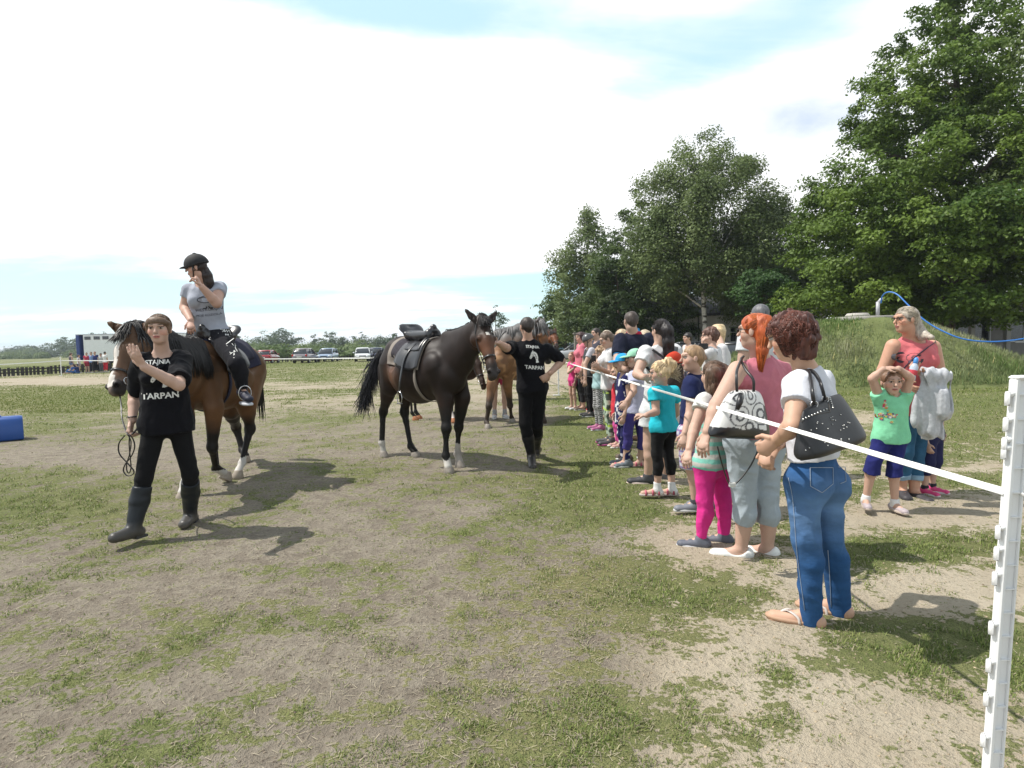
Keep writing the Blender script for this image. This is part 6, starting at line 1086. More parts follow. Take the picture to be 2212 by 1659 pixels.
f = crowd('child with light curly hair and zigzag leggings holding a phone', 1293, 928, 745, 190, hyaw=195, hp=-25, w=.85, J=dict(hd=(1298, 760, 10.0), eL=(1281, 803, 9.7), wL=(1284, 782, 9.6), eR=(1296, 806, 10.1), wR=(1289, 786, 9.75)))
f.top((.34, .50, .52), .4, hem=-.02); f.pants(chevron, 1.9, name='leggings', inf=.005); f.hair((.34, .22, .13), 'bob', amp=.03); f.shoes((.35, .10, .22), (.6, .6, .62), 'sneaker')
MB().box(P(1282, 777, 9.5), (.075, .012, .14), bev=.004).build('phone', mat('phone_black', (.01, .01, .012), .2), None); tag(bpy.data.objects['phone'], 'black phone held up by the child with zigzag leggings', 'phone')
f = crowd('girl with brown ponytail, white t-shirt and green patterned leggings', 1317, 959, 718, 178, hyaw=188, hp=-22, fem=True, w=.88, J=dict(hd=(1310, 733, 8.5), nk=(1314, 751, 8.56), eL=(1318, 808, 8.4), wL=(1296, 795, 8.2), eR=(1306, 806, 8.8), wR=(1292, 792, 8.5)))
f.top(WT, .42, hem=-.01, loose=.012, wr=.008); f.pants(camo, 1.85, name='leggings', inf=.005); f.hair((.13, .09, .065), 'tied', tail=[((-.32, .05, .08), .04), ((-.52, .05, -.2), .05), ((-.52, .05, -.9), .035), ((-.46, .05, -1.5), .015)]); f.shoes((.05, .05, .055), (.5, .12, .3), 'sneaker')
f = crowd('small blond child in red with pink tights', 1335, 966, 795, 185, w=.9, J=dict(hd=(1333, 805, 8.2)))
f.top((.55, .04, .06), .3, hem=-.12, loose=.01, name='dress'); f.pants((.62, .10, .33), 1.9, name='tights', inf=.004); f.hair((.52, .36, .20), 'bob', amp=.02); f.shoes((.55, .3, .33), kind='sandal')
f = crowd('girl in blue sun cap and navy dress with white leaves', 1349, 1006, 765, 185, hyaw=190, w=.9)
f.top(dots((.018, .02, .085), (.60, .60, .62), 24, .66), .3, hem=-.13, loose=.02, name='dress'); f.pants(dots((.018, .02, .085), (.6, .6, .62), 30, .66, 8), 1.9, name='leggings', inf=.005); f.hair((.20, .12, .07), 'long', amp=.015); f.shoes((.12, .14, .16), kind='sneaker')
def cap(f, col, a=(.45, .95)):
    f_, r, u = f.fr; M = np.array([f_, r, u]); o = f.make('cap', [E(f.hp(-.04, 0, .16), np.array([.47, .41, .40]) * f.hs, .02, M), CUT(f.hp(0, 0, .12), nrm(-u - f_ * .05))], col, wr=.002, res=.007); f.make('peak', [C(f.hp(.36, 0, .14), f.hp(.62, 0, .06), .32 * f.hs, .26 * f.hs, .02, u, .09)], col, wr=0, res=.007, parent=o)
cap(f, (.03, .30, .62))
f = crowd('blond woman glimpsed left of the tall man\'s neck', 1346, 949, 712, 170, detail=0); f.top((.5, .5, .5)); f.pants((.1, .1, .15)); f.hair((.45, .34, .22), 'bob')
f = crowd('fair-haired woman glimpsed right of the tall man\'s neck', 1394, 950, 713, 120, detail=0); f.top((.5, .5, .5)); f.pants((.1, .1, .15)); f.hair((.42, .34, .24), 'bob')
f = crowd('tall man in dark navy polo with red and blue collar, back turned', 1372, 996, 674.4, 102, w=1.18, uh=1364, J=dict(hd=(1363, 694, 7.24), nk=(1369, 720, 7.3), sL=(1341, 735, 7.22), sR=(1404, 733, 7.45), eL=(1333, 786, 7.05), wL=(1350, 798, 6.95)), handL=dict(d=(.9, .3, 0), pn=(0, -1, 0)))
f.top((.014, .016, .032), .62, hem=-.05, loose=.02, name='polo_shirt', wr=.009); f.pants((.10, .09, .07), 1.9); f.hair((.055, .04, .034), 'short', amp=.004); f.shoes((.1, .07, .05))
f.make('collar', [C(f.J['nk'] + f.tu * .005, f.J['nk'] + f.tu * .062, .084, .068, .01, f.tf, .9, True, True)], (.03, .28, .58), wr=0, res=.006); f.make('collar_stripe', [C(f.J['nk'] - f.tu * .015, f.J['nk'] + f.tu * .022, .104, .088, .01, f.tf, .92, True, True)], (.40, .02, .05), wr=0, res=.006)
for n_ in 'L': a, b = f.J['s' + n_], f.J['e' + n_]; f.make('sleeve_trim', [C(lerp(a, b, .59), lerp(a, b, .66), .066, .064, .0, flat=True, flata=True)], (.05, .35, .65), wr=0, res=.006)
f = crowd('girl in glasses, lavender t-shirt, purple capri leggings and pink sandals', 1370, 1010, 757, 165, hyaw=182, w=1.02, J=dict(hd=(1371, 774, 6.9), nk=(1377, 796, 6.98), sL=(1368, 812, 6.85), sR=(1392, 811, 7.1), eL=(1369, 845, 6.75), wL=(1354, 866, 6.65), hL=(1363, 892, 6.9), hR=(1380, 892, 7.02), kL=(1356, 935, 6.9), aL=(1350, 998, 6.96), kR=(1386, 935, 7.0), aR=(1382, 998, 7.02)), footL=178, footR=175)
f.top((.46, .47, .62), .5, hem=-.0, loose=.008); f.pants((.055, .045, .20), 1.55, name='leggings', inf=.006); f.hair((.20, .13, .085), 'tied'); f.glasses(); f.shoes((.50, .10, .16), (.45, .3, .3), 'sandal'); cap(f, (.30, .58, .42))
# ---- woman in white, dark-haired, with backpack
f = crowd('woman with long black ponytail, white top and white shorts, back turned', 1420, 1046, 691, 118, uh=1427, hyaw=115, fem=True, w=1.08, res=.010, J=dict(hd=(1427, 714, 6.1), nk=(1424, 745, 6.14), sL=(1395, 762, 6.0), sR=(1456, 758, 6.28), eL=(1376, 808, 5.88), wL=(1390, 815, 5.75), eR=(1468, 805, 6.5), wR=(1450, 815, 6.7), hL=(1408, 890, 6.1), hR=(1440, 890, 6.2), kL=(1402, 962, 6.1), aL=(1399, 1030, 6.13), kR=(1440, 966, 6.25), aR=(1437, 1028, 6.3)), footL=172, footR=150, handL=dict(d=(1, .3, 0), pn=(0, 1, 0)))
f.top(WT, .45, hem=-.03, loose=.012, wr=.009); f.pants((.60, .60, .61), .42, name='shorts', wr=.010, inf=.018, flare=.02); f.shoes((.035, .035, .04), (.62, .5, .45), 'sneaker')
f.hair((.014, .010, .011), 'tied', tail=[((-.36, 0, .18), .035), ((-.50, .0, .0), .052), ((-.52, .02, -.5), .055), ((-.50, .03, -1.05), .045), ((-.46, .03, -1.45), .018)], amp=.006); f.locks((.014, .010, .011), (-.40, 0, .2), 350, [((-.36, 0, .18), .035), ((-.50, .0, .0), .052), ((-.52, .02, -.5), .055), ((-.50, .03, -1.05), .045), ((-.46, .03, -1.45), .02)]); MB().tube([f.hp(-.42, a, .20 + .02 * math.cos(a * 20)) for a in np.linspace(-.12, .12, 7)], .008, 6).build('hair_clip', M_white, f.root, True)
bc = P(1456, 806, 5.92); bpk = thing('backpack', 'dark brown backpack with a red top pocket on the back of the woman in white', 'backpack', bc); bx = nrm(f.tr); bn = -nrm(f.tf)
V, Fc = sdf([C(bc - UP * .11 - bx * .05, bc - UP * .11 + bx * .05, .085, .085, .05, bn, .7), C(bc + UP * .10 - bx * .04, bc + UP * .10 + bx * .04, .080, .080, .05, bn, .65), C(bc - UP * .10, bc + UP * .10, .12, .11, .06, bn, .6)], .009, lambda p: (vn(p, 18, 3) - .5) * .008)
qq = (V - bc); red = (qq[:, 2] > .10) | (qq @ bx > .095); rawmesh('bag_body', V, Fc, M_cloth, bpk, np.where(red[:, None], (.50, .05, .025), (.050, .035, .030)))
o = MB(); [o.strip(curve([bc + UP * .13 + bx * g * .06 - bn * .04, f.J['s' + ('R' if g > 0 else 'L')] + UP * .055 + bn * .02, f.J['s' + ('R' if g > 0 else 'L')] - UP * .03 - bn * .10, bc - UP * .1 + bx * g * .09 - bn * .08], 6), .04, bx, .006) for g in (-1, 1)]; o.build('strap', M_leather, bpk, True)
# ---- people in the second row
f = crowd('short-haired brunette in a white t-shirt with a small print, holding a camera to her face', 1540, 990, 707, 150, hyaw=165, uh=1536, w=1.02, J=dict(hd=(1534, 727, 7.4), eL=(1512, 775, 7.2), wL=(1518, 752, 7.2)), handL=dict(d=(0, 0, 1), pn=(1, 0, 0), curl=40)); f.top(WT, .5, loose=.01); f.pants((.06, .08, .15)); f.hair((.11, .055, .04), 'short', amp=.02, vol=1.06); f.shoes((.1, .1, .1))
o = MB(); o.box(P(1519, 748, 7.05), (.11, .05, .07), bev=.01); tag(o.build('camera_compact', mat('phone_black'), None), 'small black camera held by the brunette in white', 'camera'); decal(bpy.data.objects[[c.name for c in f.root.children if c.name.startswith('tshirt')][0]], stroke([(-.8, .2), (-.2, .6), (.3, .5), (.8, .1), (.2, .1), (.1, -.6), (-.1, .1), (-.8, .2)], .12), P(1548, 762, 7.2), f.tr, f.tu, -f.tf, .04, M_dark)
f = crowd('woman with long blonde hair in white behind the brunette', 1555, 972, 703, 165, detail=0, J=dict(hd=(1549, 718, 8.3))); f.top(WT, .9, hem=-.04); f.pants((.3, .3, .35)); f.hair((.55, .42, .25), 'long'); f.shoes((.1, .1, .1))
f = crowd('woman with short black hair and white vest far behind, in front of the white building', 1487, 880, 719.6, 195, hyaw=190, detail=0, w=.9); f.top((.6, .56, .54), 0, strap=True); f.pants((.1, .1, .15)); f.hair((.02, .015, .015), 'short', vol=1.05); f.shoes((.1, .1, .1))
f = crowd('tall man with cropped grey hair in white shirt, his head showing above the red-haired woman', 1640, 1032, 658, 105, w=1.15, uh=1644); f.top((.58, .60, .62), .5, loose=.02); f.pants((.08, .08, .1)); f.hair((.10, .10, .11), 'short', amp=.003); f.shoes((.05, .05, .05))
# ---- blond girl in turquoise
f = crowd('small blond girl in turquoise t-shirt and black capri leggings', 1432, 1078, 777, 155, uh=1429, hyaw=165, hp=-10, w=.98, res=.009, detail=2, J=dict(hd=(1426, 805, 5.5), nk=(1430, 833, 5.55), sL=(1414, 850, 5.42), sR=(1455, 846, 5.72), eL=(1417, 890, 5.38), wL=(1396, 897, 5.25), eR=(1461, 892, 5.85), wR=(1448, 905, 5.95), hL=(1422, 925, 5.5), hR=(1443, 925, 5.6), kL=(1419, 980, 5.5), aL=(1420, 1058, 5.52), kR=(1443, 980, 5.6), aR=(1452, 1057, 5.57)), footL=172, footR=168, handL=dict(d=(-.8, .5, 0), pn=(0, .3, -1), curl=35))
f.top((.02, .42, .52), .38, hem=-.015, loose=.012, wr=.010); f.pants((.012, .012, .013), 1.58, name='leggings', inf=.006); f.socks(t=.78); f.shoes((.45, .10, .15), (.42, .36, .33), 'sandal')
f.hair((.58, .44, .26), 'tied', amp=.016, tail=[((-.30, .02, .34), .028), ((-.42, .05, .42), .040), ((-.55, .12, .25), .040), ((-.50, .16, .0), .02)], col2=(.34, .23, .12))
f.locks((.58, .44, .27), (-.32, .02, .34), 380); o = MB(); r_ = np.random.default_rng(5)
for i in range(70): a = f.hp(-.35 + .1 * r_.random(), .1 + .2 * r_.random(), .25 - .5 * r_.random()); o.c = tuple(np.array((.58, .46, .30)) * r_.uniform(.7, 1.2)); o.tube([a, a + np.array([.03, .0, r_.uniform(-.02, .02)]), a + np.array([.065, 0, r_.uniform(-.05, .04)]), a + np.array([.10 + .03 * r_.random(), 0, r_.uniform(-.08, .05)])], [.0025, .0025, .002, .0008], 4)
o.build('loose_hair', M_hair, f.root, True, col=True)
# ---- boy in navy
f = crowd('boy with cropped fair hair, navy t-shirt and checked shorts', 1500, 1112, 748, 162, uh=1496, hyaw=180, w=.98, res=.009, detail=2, J=dict(hd=(1496, 774, 4.92), nk=(1503, 806, 4.98), sL=(1494, 828, 4.84), sR=(1530, 824, 5.12), eL=(1492, 886, 4.80), wL=(1480, 935, 4.72), hL=(1489, 938, 4.9), hR=(1510, 938, 5.02), kL=(1492, 1010, 4.95), aL=(1502, 1088, 4.96), kR=(1525, 1010, 5.1), aR=(1528, 1080, 5.14)), footL=178, footR=172)
nt = f.top((.016, .022, .075), .55, hem=-.035, loose=.016, wr=.009); f.pants(plaid, .96, name='shorts', inf=.02, flare=.02); f.hair((.28, .18, .10), 'short', amp=.003, col2=(.18, .11, .06)); f.shoes((.17, .18, .21), (.6, .6, .6), 'sneaker'); f.socks((.05, .05, .06), .86)
# ---- girl in pink leggings
f = crowd('girl with a brown ponytail, striped mint top and bright pink leggings', 1537, 1184, 780, 140, uh=1542, hyaw=112, w=1.08, res=.0085, detail=2, J=dict(hd=(1541, 812, 4.22), nk=(1541, 848, 4.25), sL=(1521, 868, 4.12), sR=(1572, 864, 4.45), eL=(1500, 926, 4.05), wL=(1489, 970, 3.95), hL=(1524, 1004, 4.20), hR=(1556, 1004, 4.32), kL=(1523, 1080, 4.2), aL=(1514, 1166, 4.2), kR=(1561, 1078, 4.3), aR=(1563, 1158, 4.28)), footL=165, footR=160)
f.top(lambda V: np.where((V[:, 2] < .98)[:, None], stripes([(.20, .50, .42), (.46, .45, .42)], .030)(V), np.array((.60, .60, .58))), .30, hem=-.005, loose=.014, wr=.008); f.pants((.62, .035, .24), 1.93, name='leggings', inf=.006, wr=.009)
f.hair((.115, .070, .045), 'tied', amp=.007, tail=[((-.26, -.22, .22), .028), ((-.36, -.34, .10), .045), ((-.38, -.34, -.35), .048), ((-.34, -.30, -.9), .034), ((-.3, -.28, -1.15), .012)]); f.hair((.10, .06, .04), 'tied', amp=.007, tail=[((-.26, .22, .22), .028), ((-.36, .34, .10), .045), ((-.38, .34, -.35), .044), ((-.34, .32, -.8), .030), ((-.3, .3, -1.05), .012)], name='hair_back'); f.shoes((.10, .11, .14), (.55, .55, .57), 'sneaker'); f.locks((.11, .066, .042), (-.30, -.30, .2), 380, [((-.26, -.22, .22), .028), ((-.36, -.34, .10), .045), ((-.38, -.34, -.35), .048), ((-.34, -.30, -.9), .034), ((-.3, -.28, -1.15), .014)]); MB().tube([f.hp(-.31 - .02 * math.cos(a), -.27 + .13 * math.sin(a), .20 + .13 * math.cos(a)) for a in np.linspace(0, 6.28, 12)], .006, 6).build('hair_tie', M_white, f.root, True)
# ---- red-haired woman
f = crowd('red-haired woman in pink top and grey capri trousers with white slip-ons', 1625, 1203, 678, 128, uh=1632, hyaw=142, fem=True, w=1.22, res=.0085, detail=2, J=dict(hd=(1629, 716, 3.95), nk=(1645, 776, 4.0), sL=(1594, 800, 3.86), sR=(1692, 795, 4.16), eL=(1549, 876, 3.72), wL=(1529, 932, 3.66), hL=(1604, 955, 3.98), hR=(1655, 955, 4.08), kL=(1606, 1072, 4.0), aL=(1601, 1186, 4.0), kR=(1655, 1075, 4.04), aR=(1658, 1183, 4.04)), footL=160, footR=140)
f.top((.50, .17, .22), 0, hem=.04, loose=.006, neck=.05, wr=.014, name='top', strap=False); f.pants((.34, .39, .43), 1.48, name='capri_trousers', inf=.008, wr=.010); f.shoes((.70, .70, .68), (.45, .03, .08), 'ballet')
f.hair((.34, .075, .018), 'tied', amp=.008, vol=1.03, tail=[((-.26, -.05, .34), .028), ((-.36, -.12, .28), .040), ((-.36, -.20, -.05), .044), ((-.30, -.24, -.55), .034), ((-.26, -.26, -.98), .010)], col2=(.28, .045, .012)); f.glasses(True); f.locks((.40, .095, .022), (-.30, -.06, .34), 620, [((-.26, -.05, .34), .028), ((-.36, -.12, .28), .040), ((-.36, -.20, -.05), .044), ((-.30, -.24, -.55), .034), ((-.26, -.26, -.98), .012)])
red = f
def flatbag(name, label, cor, th, colf, m, nx=26, nz=22, bulge=1.):
    """a soft bag: four corners TL TR BR BL (world), thickness at top and bottom"""
    TL, TR, BR, BL = cor; c = (TL + TR + BR + BL) / 4; n = nrm(np.cross(TR - TL, TL - BL)); t = thing(name, label, 'handbag', c); V = []; uv = []
    for side in (1, -1):
        for j in range(nz):
            b = j / (nz - 1)
            for i in range(nx):
                a = i / (nx - 1); x_, y_ = 2 * a - 1, 2 * b - 1; a2 = .5 + .5 * x_ * math.sqrt(1 - .14 * y_ ** 4); b2 = .5 + .5 * y_ * math.sqrt(1 - .14 * x_ ** 4); p = lerp(lerp(TL, TR, a2), lerp(BL, BR, a2), b2); pr = (max(1 - abs(2 * a - 1) ** 3.0, 0)) ** .5 * (max(1 - abs(2 * b - 1) ** 6, 0)) ** .5; tt = (th[0] * (1 - b) + th[1] * b) * .5 * (.9 + .1 * math.cos(a * 6)); V.append(p + n * side * (tt * pr * bulge + .001)); uv.append((a, b, side))
    Fc = []; N_ = nx * nz
    for s in (0, 1):
        for j in range(nz - 1):
            for i in range(nx - 1): q = [s * N_ + j * nx + i, s * N_ + j * nx + i + 1, s * N_ + (j + 1) * nx + i + 1, s * N_ + (j + 1) * nx + i]; Fc.append(q[::-1] if s == 0 else q)
    ring = [i for i in range(nx)] + [j * nx + nx - 1 for j in range(1, nz)] + [(nz - 1) * nx + i for i in range(nx - 2, -1, -1)] + [j * nx for j in range(nz - 2, 0, -1)]
    for k in range(len(ring)): a, b = ring[k], ring[(k + 1) % len(ring)]; Fc.append([a, b, b + N_, a + N_])
    col = np.array([colf(*q) for q in uv], float); return t, rawmesh('bag_body', np.array(V), [tuple(q) for q in Fc], m, t, col), n
def bagcol(a, b, s):
    x, y = a * 1.25, b; 
    if y > .74 + .10 * abs((x * 2) % 1 - .5) or a > .84 and b > .30: return (.010, .010, .013)
    for cx, cy, r in ((.92, .46, .26), (.36, .52, .24), (.62, .10, .22), (.15, .14, .2), (.62, .72, .22)):
        d = math.hypot(x - cx, (y - cy) * 1.15)
        if d < r: return (.035, .035, .04) if (.30 * r < d < .52 * r) or d > .88 * r else (.74, .74, .72)
    return (.74, .74, .72)
t, bb, n = flatbag('handbag', 'white shoulder bag with dark rings and shiny black base on the red-haired woman', [P(1580, 842, 3.62), P(1640, 842, 3.80), P(1660, 950, 3.80), P(1526, 946, 3.50)], (.10, .17), bagcol, mat('patent_bag', attr=True, rough=.28, spec=.6, var=.06), 70, 60)
for k, (a, b) in enumerate((((1592, 846, 3.56), (1592, 800, 3.62)), ((1628, 846, 3.66), (1612, 800, 3.72)))): MB().tube(curve([P(*a), P(a[0] - 1, 820, a[2] + .0), P(*b), P(1601, 778, 3.82), P(1606, 770, 3.95)], 6), .0085, 8).build('handle', M_leather, t, True)
MB().tube(curve([P(1550, 965, 3.55), P(1562, 1010, 3.62), P(1577, 1048, 3.72), P(1592, 1042, 3.74), P(1622, 1005, 3.75), P(1645, 955, 3.76)], 6), .005, 6).build('loose_strap', M_leather, t, True); MB().box(P(1582, 1047, 3.70), (.045, .012, .03), bev=.006).build('tag', M_white, t)
o = MB(); o.tube([P(1600, 850, 3.53), P(1598, 868, 3.5), P(1592, 885, 3.5)], [.012, .02, .012], 8); o.build('tassel', M_leather, t, True)
# ---- woman in jeans
f = crowd('woman with curly dark red hair, white t-shirt and blue jeans, nearest the camera', 1760, 1352, 672, 138, uh=1708, hyaw=140, hp=-16, w=.94, hs=.222, res=.0075, detail=2, base=(P(1765, 1340, 3.02)[0], 3.02, 0), H=1.66, skin=(.52, .315, .22),
    J=dict(hd=(1706, 727, 2.98), nk=(1744, 797, 3.0), sL=(1726, 832, 2.88), sR=(1774, 826, 3.20), eL=(1712, 922, 2.74), wL=(1682, 948, 2.86), eR=(1740, 925, 3.32), wR=(1676, 962, 3.02), hL=(1738, 1045, 2.98), hR=(1785, 1045, 3.08), kL=(1741, 1165, 2.94), aL=(1750, 1326, 2.97), kR=(1792, 1160, 3.04), aR=(1811, 1304, 3.07)), footL=152, footR=142, handL=dict(d=(-.55, .55, -.62), pn=(.4, .6, .1), curl=50), handR=dict(d=(-.6, -.2, -.75), pn=(.5, .5, -.4), curl=50))
f.J['aL'][2] = max(f.J['aL'][2], .07)
wt = f.top((.62, .63, .68), .46, hem=.095, inf=.012, loose=.008, neck=.05, wr=.012)
def denim(V):
    z = V[:, 2]; n = vn(V * [1, 1, .6], 8, 3); k = np.clip(1 - np.abs(z - .58) / .26, 0, 1) * .9 + (n - .5) * .5; c = mixc_(np.tile((.024, .080, .205), (len(V), 1)), (.14, .24, .40), k * .75)
    c *= (.85 + .3 * vn(V * [1, 1, 6.], 6, 7))[:, None]; return c
jn = f.pants(denim, 2.14, name='jeans', m=M_denim, inf=.007, top=.11, flare=.008, wr=.010)
st_ = mat('seam_thread', (.30, .36, .46), .8)
for pts in (((1702, 1030), (1712, 1080), (1722, 1200), (1738, 1320)), ((1790, 1190), (1795, 1260), (1798, 1320)),): 
    dd = nrm(P(1740, 1150, 3) - np.array([0, 0, EYE])); q = onto(jn, [P(a, b, 2.9) for a, b in np.array(curve([(a, b, 0) for a, b in pts], 8))[:, :2]], -dd); o = MB().tube(list(q), .0016, 5); o.build('seam', st_, jn, True)
for pk in (((1750, 1010), (1800, 1010), (1800, 1045), (1776, 1064), (1751, 1050), (1750, 1010)), ((1812, 1008), (1828, 1008), (1829, 1040), (1816, 1045))):
    dd = nrm(P(1775, 1030, 3) - np.array([0, 0, EYE])); q = onto(jn, [P(a, b, 2.9) for (a, b, _) in sum([[tuple(lerp((*pk[i], 0), (*pk[i + 1], 0), t)) for t in np.linspace(0, 1, 8)] for i in range(len(pk) - 1)], [])], -dd); MB().tube(list(q), .0017, 5).build('pocket_seam', st_, jn, True)
f.hair((.085, .026, .018), 'bob', amp=.030, vol=1.05, col2=(.03, .010, .008)); f.curls((.11, .036, .024), 3800, (.49, .43, .46), cut=-.34)
# sandals
for n_ in 'LR':
    a, heel, tip, d, z = f.footpts(n_); lat = np.cross(d, UP); ap = np.array([a[0], a[1], 0]); s = thing('sandal', ['pale toe-post sandal on the near foot of the woman in jeans', 'pale toe-post sandal on the far foot of the woman in jeans'][n_ == 'R'], 'sandal', (a[0], a[1], 0)); L2 = .135; ctr = np.array([a[0], a[1], 0.]) + d * .075; pts = []
    for t in np.linspace(0, 2 * math.pi, 22, endpoint=False): c_, s_ = math.cos(t), math.sin(t); pts.append(d * L2 * np.sign(c_) * abs(c_) ** .85 + lat * .046 * (1 - .15 * (c_ < 0)) * np.sign(s_) * abs(s_) ** .8)
    g0 = min(heel[2], tip[2]) - .045; o = MB(); o.c = (.42, .26, .17); o.loft([[ctr + p * .97 + UP * (.004 + max(g0, 0)) for p in pts], [ctr + p * 1.02 + UP * (.014 + max(g0, 0)) for p in pts], [ctr + p + UP * (.024 + max(g0, 0)) for p in pts]]); o.build('sole', M_sole, s, True, col=True)
    o = MB(); c = (heel + tip) / 2; th = tip - d * .015; [o.strip(curve([th + UP * .006, th - d * .05 + UP * .034 + lat * g * .012, c - d * .01 + lat * g * .036 + UP * .012, c - d * .02 + lat * g * .043 - UP * .02], 4), .012, d, .004) for g in (-1, 1)]; o.strip(curve([a + lat * g * q + UP * u_ + d * w_ for g, q, u_, w_ in ((-1, .038, -.06, 0), (-1, .036, -.02, .02), (-.3, .03, .0, .045), (.3, .03, 0, .045), (1, .036, -.02, .02), (1, .038, -.06, 0))], 3), .012, UP, .004); o.build('strap', mat('pale_leather', (.55, .49, .45), .4), s, True)
cor = [P(1733, 884, 2.66), P(1815, 846, 2.86), P(1866, 952, 2.84), P(1724, 1002, 2.60)]
t, bb, n = flatbag('handbag', 'big black studded handbag hanging from the shoulder of the woman in jeans', cor, (.04, .19), lambda a, b, s: (.011, .011, .013), mat('bag_leather', attr=True, rough=.42, spec=.5, var=.15, vscale=14, bump=.15, bscale=60, bdist=.003), 40, 34)
vd = -nrm(P(1790, 920, 2.8) - np.array([0, 0, EYE])); stud = MB(); r_ = random.Random(3)
def bq(a, b): return lerp(lerp(cor[0], cor[1], a), lerp(cor[3], cor[2], a), b)
pp_ = [bq(a, .20 + .0 * a) for a in np.linspace(.04, .56, 9)] + [bq(.70, b) for b in np.linspace(.02, .22, 6)] + [bq(r_.uniform(.1, .9), r_.uniform(.35, .88)) for _ in range(36)]
for k, p in enumerate(onto(bb, pp_, vd)): stud.lathe(p, [(.0042 if k < 15 else .0028, -.003), (.0036 if k < 15 else .0024, .002), (0, .003)], 8, np.array([np.cross(UP, vd), UP, vd]).T)
stud.build('studs', mat('stud_metal', (.75, .74, .72), .3, metal=.9), bb, True)
yk = onto(bb, [bq(a, b) for a, b in ((0, .23), (.3, .21), (.62, .27), (.64, .06), (.64, .0))], vd); MB().tube(list(yk), .0028, 5).build('yoke_seam', mat('bag_edge', (.05, .045, .04), .5), bb, True)
for a, q in ((.30, .0), (.58, .035)):
    e = bq(a, .02) + vd * .02; MB().tube(curve([e, e + UP * .06 + np.array([-.01 - q * .2, .0, 0]), lerp(e, f.J['sL'], .62) + UP * .05 + vd * .035 + np.array([.03 + q * .5, 0, 0]), f.J['sL'] + UP * .066 + np.array([.035 + q * .6, -.01, 0]), f.J['sL'] + UP * .060 + np.array([.02 + q * .6, .07, 0])], 8), .0105, 10, .6).build('handle', M_leather, t, True)
    MB().tube([e + np.array([.016 * math.cos(k), 0, .016 * math.sin(k)]) for k in np.linspace(0, 6.283, 14)], .0028, 6, cap=False).build('handle_ring', M_steel, t, True)
# ---- green-shirt girl, woman in coral vest, hidden child
f = Fig('small girl in mint green t-shirt and navy knee trousers, hands on her head', 1925, 1106, 801, -92, hyaw=-100, w=1.02, res=.0085, detail=2, skin=(.52, .33, .25), group=None, J=dict(hd=(1925, 826, 4.86), nk=(1924, 851, 4.9), sR=(1901, 862, 4.88), sL=(1951, 862, 4.9), eR=(1884, 818, 4.84), wR=(1908, 797, 4.80), eL=(1966, 816, 4.84), wL=(1941, 796, 4.82), hR=(1909, 945, 4.9), hL=(1940, 945, 4.92), kR=(1888, 998, 4.88), aR=(1870, 1080, 4.94), kL=(1933, 1003, 4.86), aL=(1933, 1089, 4.88)), footR=-112, footL=-88, handR=dict(d=(1, -.1, .1), pn=(0, .3, -1), curl=14), handL=dict(d=(-1, -.1, .1), pn=(0, .3, -1), curl=14))
tg = f.top((.22, .60, .36), .35, hem=-.03, loose=.022, wr=.008); f.pants((.020, .024, .13), 1.28, name='trousers', inf=.011, wr=.008, flare=.012, top=.0); f.hair((.17, .09, .05), 'tied', amp=.008); f.socks(t=.86); f.shoes((.40, .34, .36), (.45, .38, .33), 'ballet')
for j, (c_, sd) in enumerate((((.55, .06, .10), 1), ((.60, .45, .05), 2), ((.55, .55, .55), 3), ((.12, .12, .2), 4))):
    r_ = random.Random(sd); pl = []
    for k in range(16):
        if k % 2: x, y = r_.uniform(-1.0, 1.0), r_.uniform(-.62, -.25)
        else: y = r_.uniform(-1.1, 1.); x = (1 - y) * .35 * r_.uniform(.5, 1.) * r_.choice((-.2, 1)) 
        s_ = r_.uniform(.05, .13); pl.append([(x + s_ * math.cos(q), y + s_ * math.sin(q)) for q in (0, 1.3, 2.5, 3.9, 5.1)])
    o = decal(tg, pl, P(1925, 890, 4.75), -f.tr, f.tu, f.tf, .085, mat(f'shirt_ink_{j}', c_, .8), 'flower_print')
f = Fig('woman in coral vest top and jeans with grey-streaked hair, looking left', 1965, 1075, 664, -95, uh=1960, hyaw=183, fem=True, w=1.22, res=.0085, detail=2, skin=(.52, .29, .20), J=dict(hd=(1957, 691, 5.32), nk=(1972, 728, 5.37), sR=(1930, 748, 5.34), sL=(2014, 750, 5.4), eR=(1908, 800, 5.36), wR=(1946, 826, 5.22), eL=(2030, 808, 5.36), wL=(1992, 806, 5.10), hR=(1953, 880, 5.38), hL=(1984, 880, 5.42), kR=(1952, 975, 5.34), kL=(1978, 975, 5.42), aR=(1948, 1056, 5.42), aL=(1975, 1062, 5.40)), footR=-110, footL=-85, handL=dict(d=(-.9, -.3, .3), pn=(0, -.2, 1), curl=45))
vt = f.top((.60, .155, .17), 0, hem=-.03, loose=.010, neck=.10, strap=True, name='vest_top', wr=.008); f.pants(jeansf((.03, .10, .19), 0), 1.66, name='jeans', m=M_denim, wr=.008, label='blue jeans'); f.glasses(); f.shoes((.04, .035, .04), (.1, .1, .1), 'shoe')
for n_ in 'LR': a, b = f.J['k' + n_], f.J['a' + n_]; f.make('rolled_cuff', [C(lerp(a, b, .58), lerp(a, b, .70), .068, .066, .01, flat=True, flata=True)], (.22, .33, .44), M_denim, res=.008)
f.locks((.40, .35, .28), (-.42, 0, -.05), 520); f.hair((.42, .37, .31), 'tied', amp=.007, tail=[((-.36, .0, -.05), .045), ((-.46, -.05, -.4), .05), ((-.50, -.30, -.62), .040), ((-.52, -.75, -.72), .02)], col2=(.16, .13, .11))
